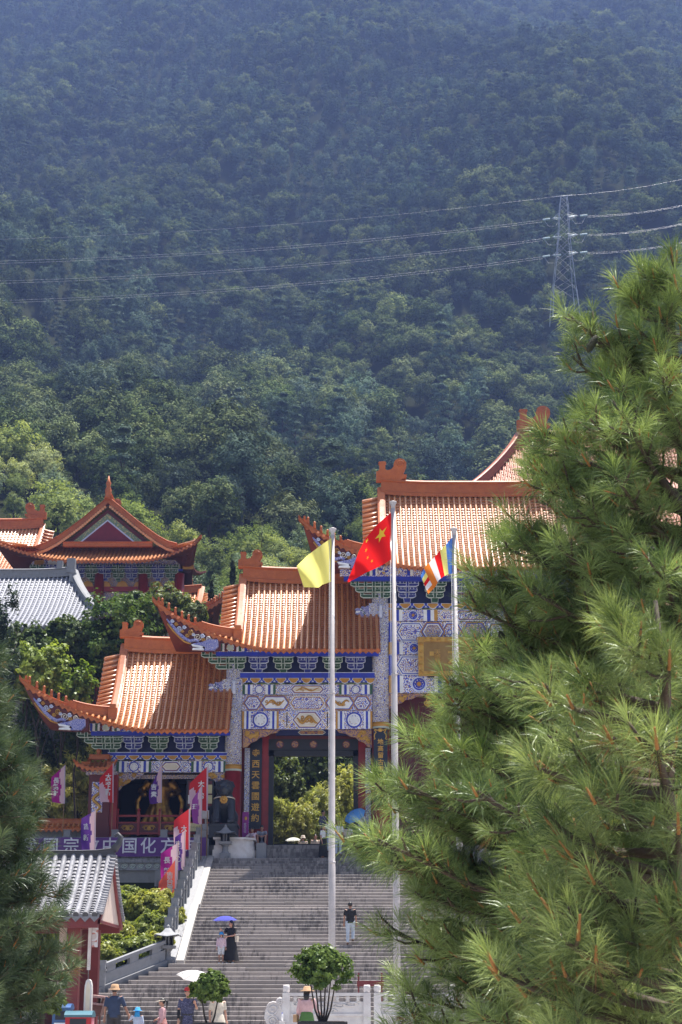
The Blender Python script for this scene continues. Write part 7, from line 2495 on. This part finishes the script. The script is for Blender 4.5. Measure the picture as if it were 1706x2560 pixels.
def parasol(label, hand, tip, r, col, group='parasols carried by visitors', ribs=8):
    """Open umbrella: hand = grip, tip = top of the shaft."""
    hand, tip = Vector(hand), Vector(tip)
    t = thing('parasol', label, 'umbrella', hand, group)
    ax = (tip - hand).normalized()
    a = ax.orthogonal().normalized(); c = ax.cross(a)
    mb = MB(); mb.tube([hand - ax * .06, tip + ax * .05], .008, 6); mb.tube([hand - ax * .1, hand + ax * .02], .014, 7); mb.build('shaft', m_dark, t)
    rows = []
    n = ribs * 4
    for i in range(8):
        f = i / 7
        row = []
        for k in range(n + 1):
            q = 2 * PI * k / n
            sc_ = 1 - .07 * f * abs(math.sin(q * ribs / 2))
            dz = -.36 * r * f ** 2.1 + .04 * r * f * abs(math.sin(q * ribs / 2))
            row.append(tip + (a * math.cos(q) + c * math.sin(q)) * (r * f * sc_) + ax * dz)
        rows.append(row)
    mb = MB(); mb.grid(rows); mb.build('canopy', col, t)
    for k in range(ribs):
        q = 2 * PI * k / ribs
        e = tip + (a * math.cos(q) + c * math.sin(q)) * (r * .97) - ax * (.34 * r)
        m_ = tip + (a * math.cos(q) + c * math.sin(q)) * (r * .5) - ax * (.10 * r)
        MB().tube([tip - ax * .02, m_ - ax * .012, e - ax * .01], .005, 4).build('rib', m_galv, t)
    return t


def at(px, Y, z=0.0, py=2480): return (W(px, py, Y).x, Y, z)


YN = 48.0
# father and child walking away, hand in hand
p1 = at(287, YN)
p2 = at(346, YN + .1)
dx = p2[0] - p1[0]
person('man in tan bucket hat and navy shirt walking away, holding a child by the hand', p1, PI, 1.73, dict(elbL=(-.30, -.04, 1.12), wriL=(-.40, -.10, .88), kneL=(-.1, -.10, .5), ankL=(-.1, .02, .09), toeL=(-.11, -.15, .05), ankR=(.1, .15, .12), toeR=(.11, .02, .04)), 'navy', .55, 'charcoal', hat='bucket', hatcol='straw', skin=SKIN_T)
person('small child in bright blue sun hat and pale shirt beside the man', p2, PI, 1.12, dict(elbR=(.33, -.05, 1.22), wriR=(.36, -.12, 1.38)), 'paleblue', .95, 'white', 'shorts', hat='flap', hatcol='skyhat')
person('girl in pink top with white visor and ponytail, facing the pavilion', at(408, 47.6), -PI / 2, 1.38, dict(wriL=(-.1, -.2, 1.02), elbL=(-.22, -.03, 1.1)), 'pink', .9, 'spots', 'dress', hair='tail', hat='visor', hatcol='cream', hem=.4)
person('woman in dark floral tunic and red cap under the white parasol', at(470, 47.0), .25, 1.66, dict(elbR=(.26, -.02, 1.14), wriR=(.18, -.22, 1.28), look=(.2, -1, 0)), 'floral', .5, 'charcoal', hat='cap', hatcol='red', shirt_hem=.70, girth=1.12, extra=[('arm_sleeve', MB().tube([BASE['elbL'], Vector(BASE['elbL']).lerp(Vector(BASE['wriL']), .95)], [.045, .035], 9), CL['black'])])
hnd = W(482, 2505, 46.75)
parasol('white parasol held by the woman in the floral tunic', hnd, W(502, 2430, 46.9), .62, cloth_mat('white_parasol', (0.75, 0.74, 0.74), None, .3))
person('person in cream dress half hidden behind the small potted tree', at(546, 47.2), .4, 1.58, None, 'cream', .5, 'cream', 'dress', hem=.35, hair='long')
person('woman in pink blouse, green skirt and straw hat beside the larger potted tree', at(768, 46.5), PI * .92, 1.66, dict(elbL=(-.26, -.06, 1.12), wriL=(-.36, -.24, .98)), 'rose', .75, 'green', 'skirt', hat='sun', hatcol='straw', hem=.35, hair='long', extra=[('handbag', MB().box((.3, .02, .9), (.1, .24, .2)).tube([(.28, .02, 1.0), (.1, .05, 1.42)], .01, 5), CL['straw'])])

# on the stairs
def stair_z(y):
    z_ = 0.0
    for (y0, y1, a, b, xl) in STEPS:
        if y >= y0: z_ = b
    return z_
yw_ = 66.75
pw = at(577, yw_, stair_z(yw_), 2400)
person('woman in long black dress holding a blue umbrella over a child on the stairs', pw, -.35, 1.62, dict(elbL=(-.27, -.10, 1.18), wriL=(-.30, -.26, 1.30), look=(-.6, -.8, -.25), elbR=(.2, -.1, 1.12), wriR=(-.02, -.26, 1.08)), 'black', .5, 'black', 'dress', hem=.14, hair='long', shoes='white', extra=[('handbag', MB().box((.24, .06, .98), (.08, .2, .24)), CL['cream'])])
hh = Vector((W(563, 2330, yw_ - .2).x, yw_ - .2, pw[2] + 1.24))
parasol('blue violet umbrella shading the child on the stairs', hh, W(563, 2290, yw_ - .2), .50, cloth_mat('blue_umbrella', (0.12, 0.13, 0.50), None, .35))
person('small child in pink top and blue hat beside the woman in black', at(553, yw_ - .1, stair_z(yw_), 2400), 0, 1.18, None, 'palepink', .9, 'white', 'shorts', hat='bucket', hatcol='skyhat', hair='long', shoes='white')
ym = 68.55
person('man in black shirt and pale jeans climbing the stairs', at(876, ym, stair_z(ym), 2370), PI - .1, 1.66, dict(kneL=(-.1, -.16, .56), ankL=(-.1, -.06, .22), toeL=(-.11, -.2, .2)), 'black', .5, 'jeans', skin=SKIN_T)

# at the gate
SIT = dict(pel=(0, .05, .16), chest=(0, -.06, .48), neck=(0, -.13, .64), head=(0, -.20, .77), hipL=(-.1, .03, .14), hipR=(.1, .03, .14), kneL=(-.2, -.38, .38), kneR=(.2, -.38, .38), ankL=(-.17, -.44, -.05), ankR=(.17, -.44, -.05), toeL=(-.19, -.60, -.1), toeR=(.19, -.60, -.1),
           shoL=(-.185, -.08, .60), shoR=(.185, -.08, .60), elbL=(-.24, -.30, .42), elbR=(.24, -.30, .42), wriL=(-.06, -.46, .36), wriR=(.06, -.46, .36))
pa_ = at(655, 82.95, ZF + .02, 2110)
person('seated person in grey shirt bent forward on the gate steps', pa_, 0, 1.7, dict(SIT, look=(0, -.7, -.7)), 'grey', .5, 'black', 'shorts', shirt_hem=.86, skin=SKIN_T)
person('person in pale shirt leaning beside the white plinth', at(632, 82.6, ZF - .1, 2110), -.6, 1.62, dict(SIT, chest=(0, .0, .5), neck=(0, -.02, .68), head=(0, -.04, .82), shoL=(-.185, .0, .63), shoR=(.185, .0, .63)), 'palepink', .5, 'brown', 'shorts', skin=SKIN_T)
person('woman in white top and long black skirt standing on the gate steps', at(808, 81.6, ZT, 2130), 1.2, 1.64, None, 'white', .5, 'black', 'skirt', hem=.15, hair='long')
person('person in white shirt just beside the flagpole at the gate', at(826, 82.5, ZT + .4, 2130), .3, 1.66, None, 'white', .5, 'jeans')
person('bald man in white shirt standing right of the flagpole at the gate', at(846, 82.0, ZT + .2, 2130), 2.9, 1.70, None, 'white', .6, 'jeans', hair='bald', skin=SKIN_T)
person('person in slate blue shirt with shoulder bag walking through the doorway', at(808, 86.4, ZF + .3, 2110), .9, 1.72, None, 'slate', .9, 'charcoal', extra=[('bag_strap', MB().tube([(-.17, -.1, 1.42), (.05, -.15, 1.15), (.2, -.08, .95)], .012, 5), CL['cream'])])
person('person in lilac shirt under the sky blue umbrella', at(903, 83.2, ZF, 2110), 2.6, 1.68, dict(elbR=(.26, -.06, 1.2), wriR=(.22, -.26, 1.34)), 'lilac', .6, 'charcoal')
person('person with pale bag and dark hair before the umbrella carrier', at(870, 82.4, ZT + .2, 2110), 2.9, 1.6, None, 'white', .5, 'charcoal', hair='long', extra=[('shoulder_bag', MB().box((0, .2, 1.2), (.34, .12, .3)), CL['cream'])])
parasol('sky blue umbrella tilted towards the gate doorway', W(898, 2058, 83.), W(884, 2032, 82.6), .56, cloth_mat('sky_umbrella', (0.16, 0.40, 0.80), None, .35))
# beyond the threshold
person('woman in cream jacket with long dark hair beyond the threshold', at(789, 88.0, 7.75, 2100), .1, 1.62, None, 'cream', .95, 'black', hair='long')
person('person with pale pack and topknot beyond the threshold', at(758, 88.4, 7.72, 2100), PI, 1.62, None, 'cream', .9, 'charcoal', hat='bucket', hatcol='cream')
parasol('low white parasol beyond the threshold', (at(733, 88.6, 7.9)), W(733, 2094, 88.6), .42, cloth_mat('pale_parasol', (0.72, 0.74, 0.70), None, .3))
# ------------------------------------------------------------------ haze
hz = MB(); hz.box2((-430, -62, -3), (430, 1205, 850))
ho = hz.build('haze', [])
m = bpy.data.materials.new('air'); m.use_nodes = True
nt = m.node_tree
for n_ in list(nt.nodes): nt.nodes.remove(n_)
out = nt.nodes.new('ShaderNodeOutputMaterial')
pv = nt.nodes.new('ShaderNodeVolumePrincipled')
pv.inputs['Color'].default_value = (0.31, 0.45, 0.95, 1)
pv.inputs['Density'].default_value = 0.00023
pv.inputs['Anisotropy'].default_value = 0.2
nt.links.new(pv.outputs[0], out.inputs['Volume'])
ho.data.materials.append(m)
tag(ho, kind='stuff')
bpy.data.scenes.remove(TMP)
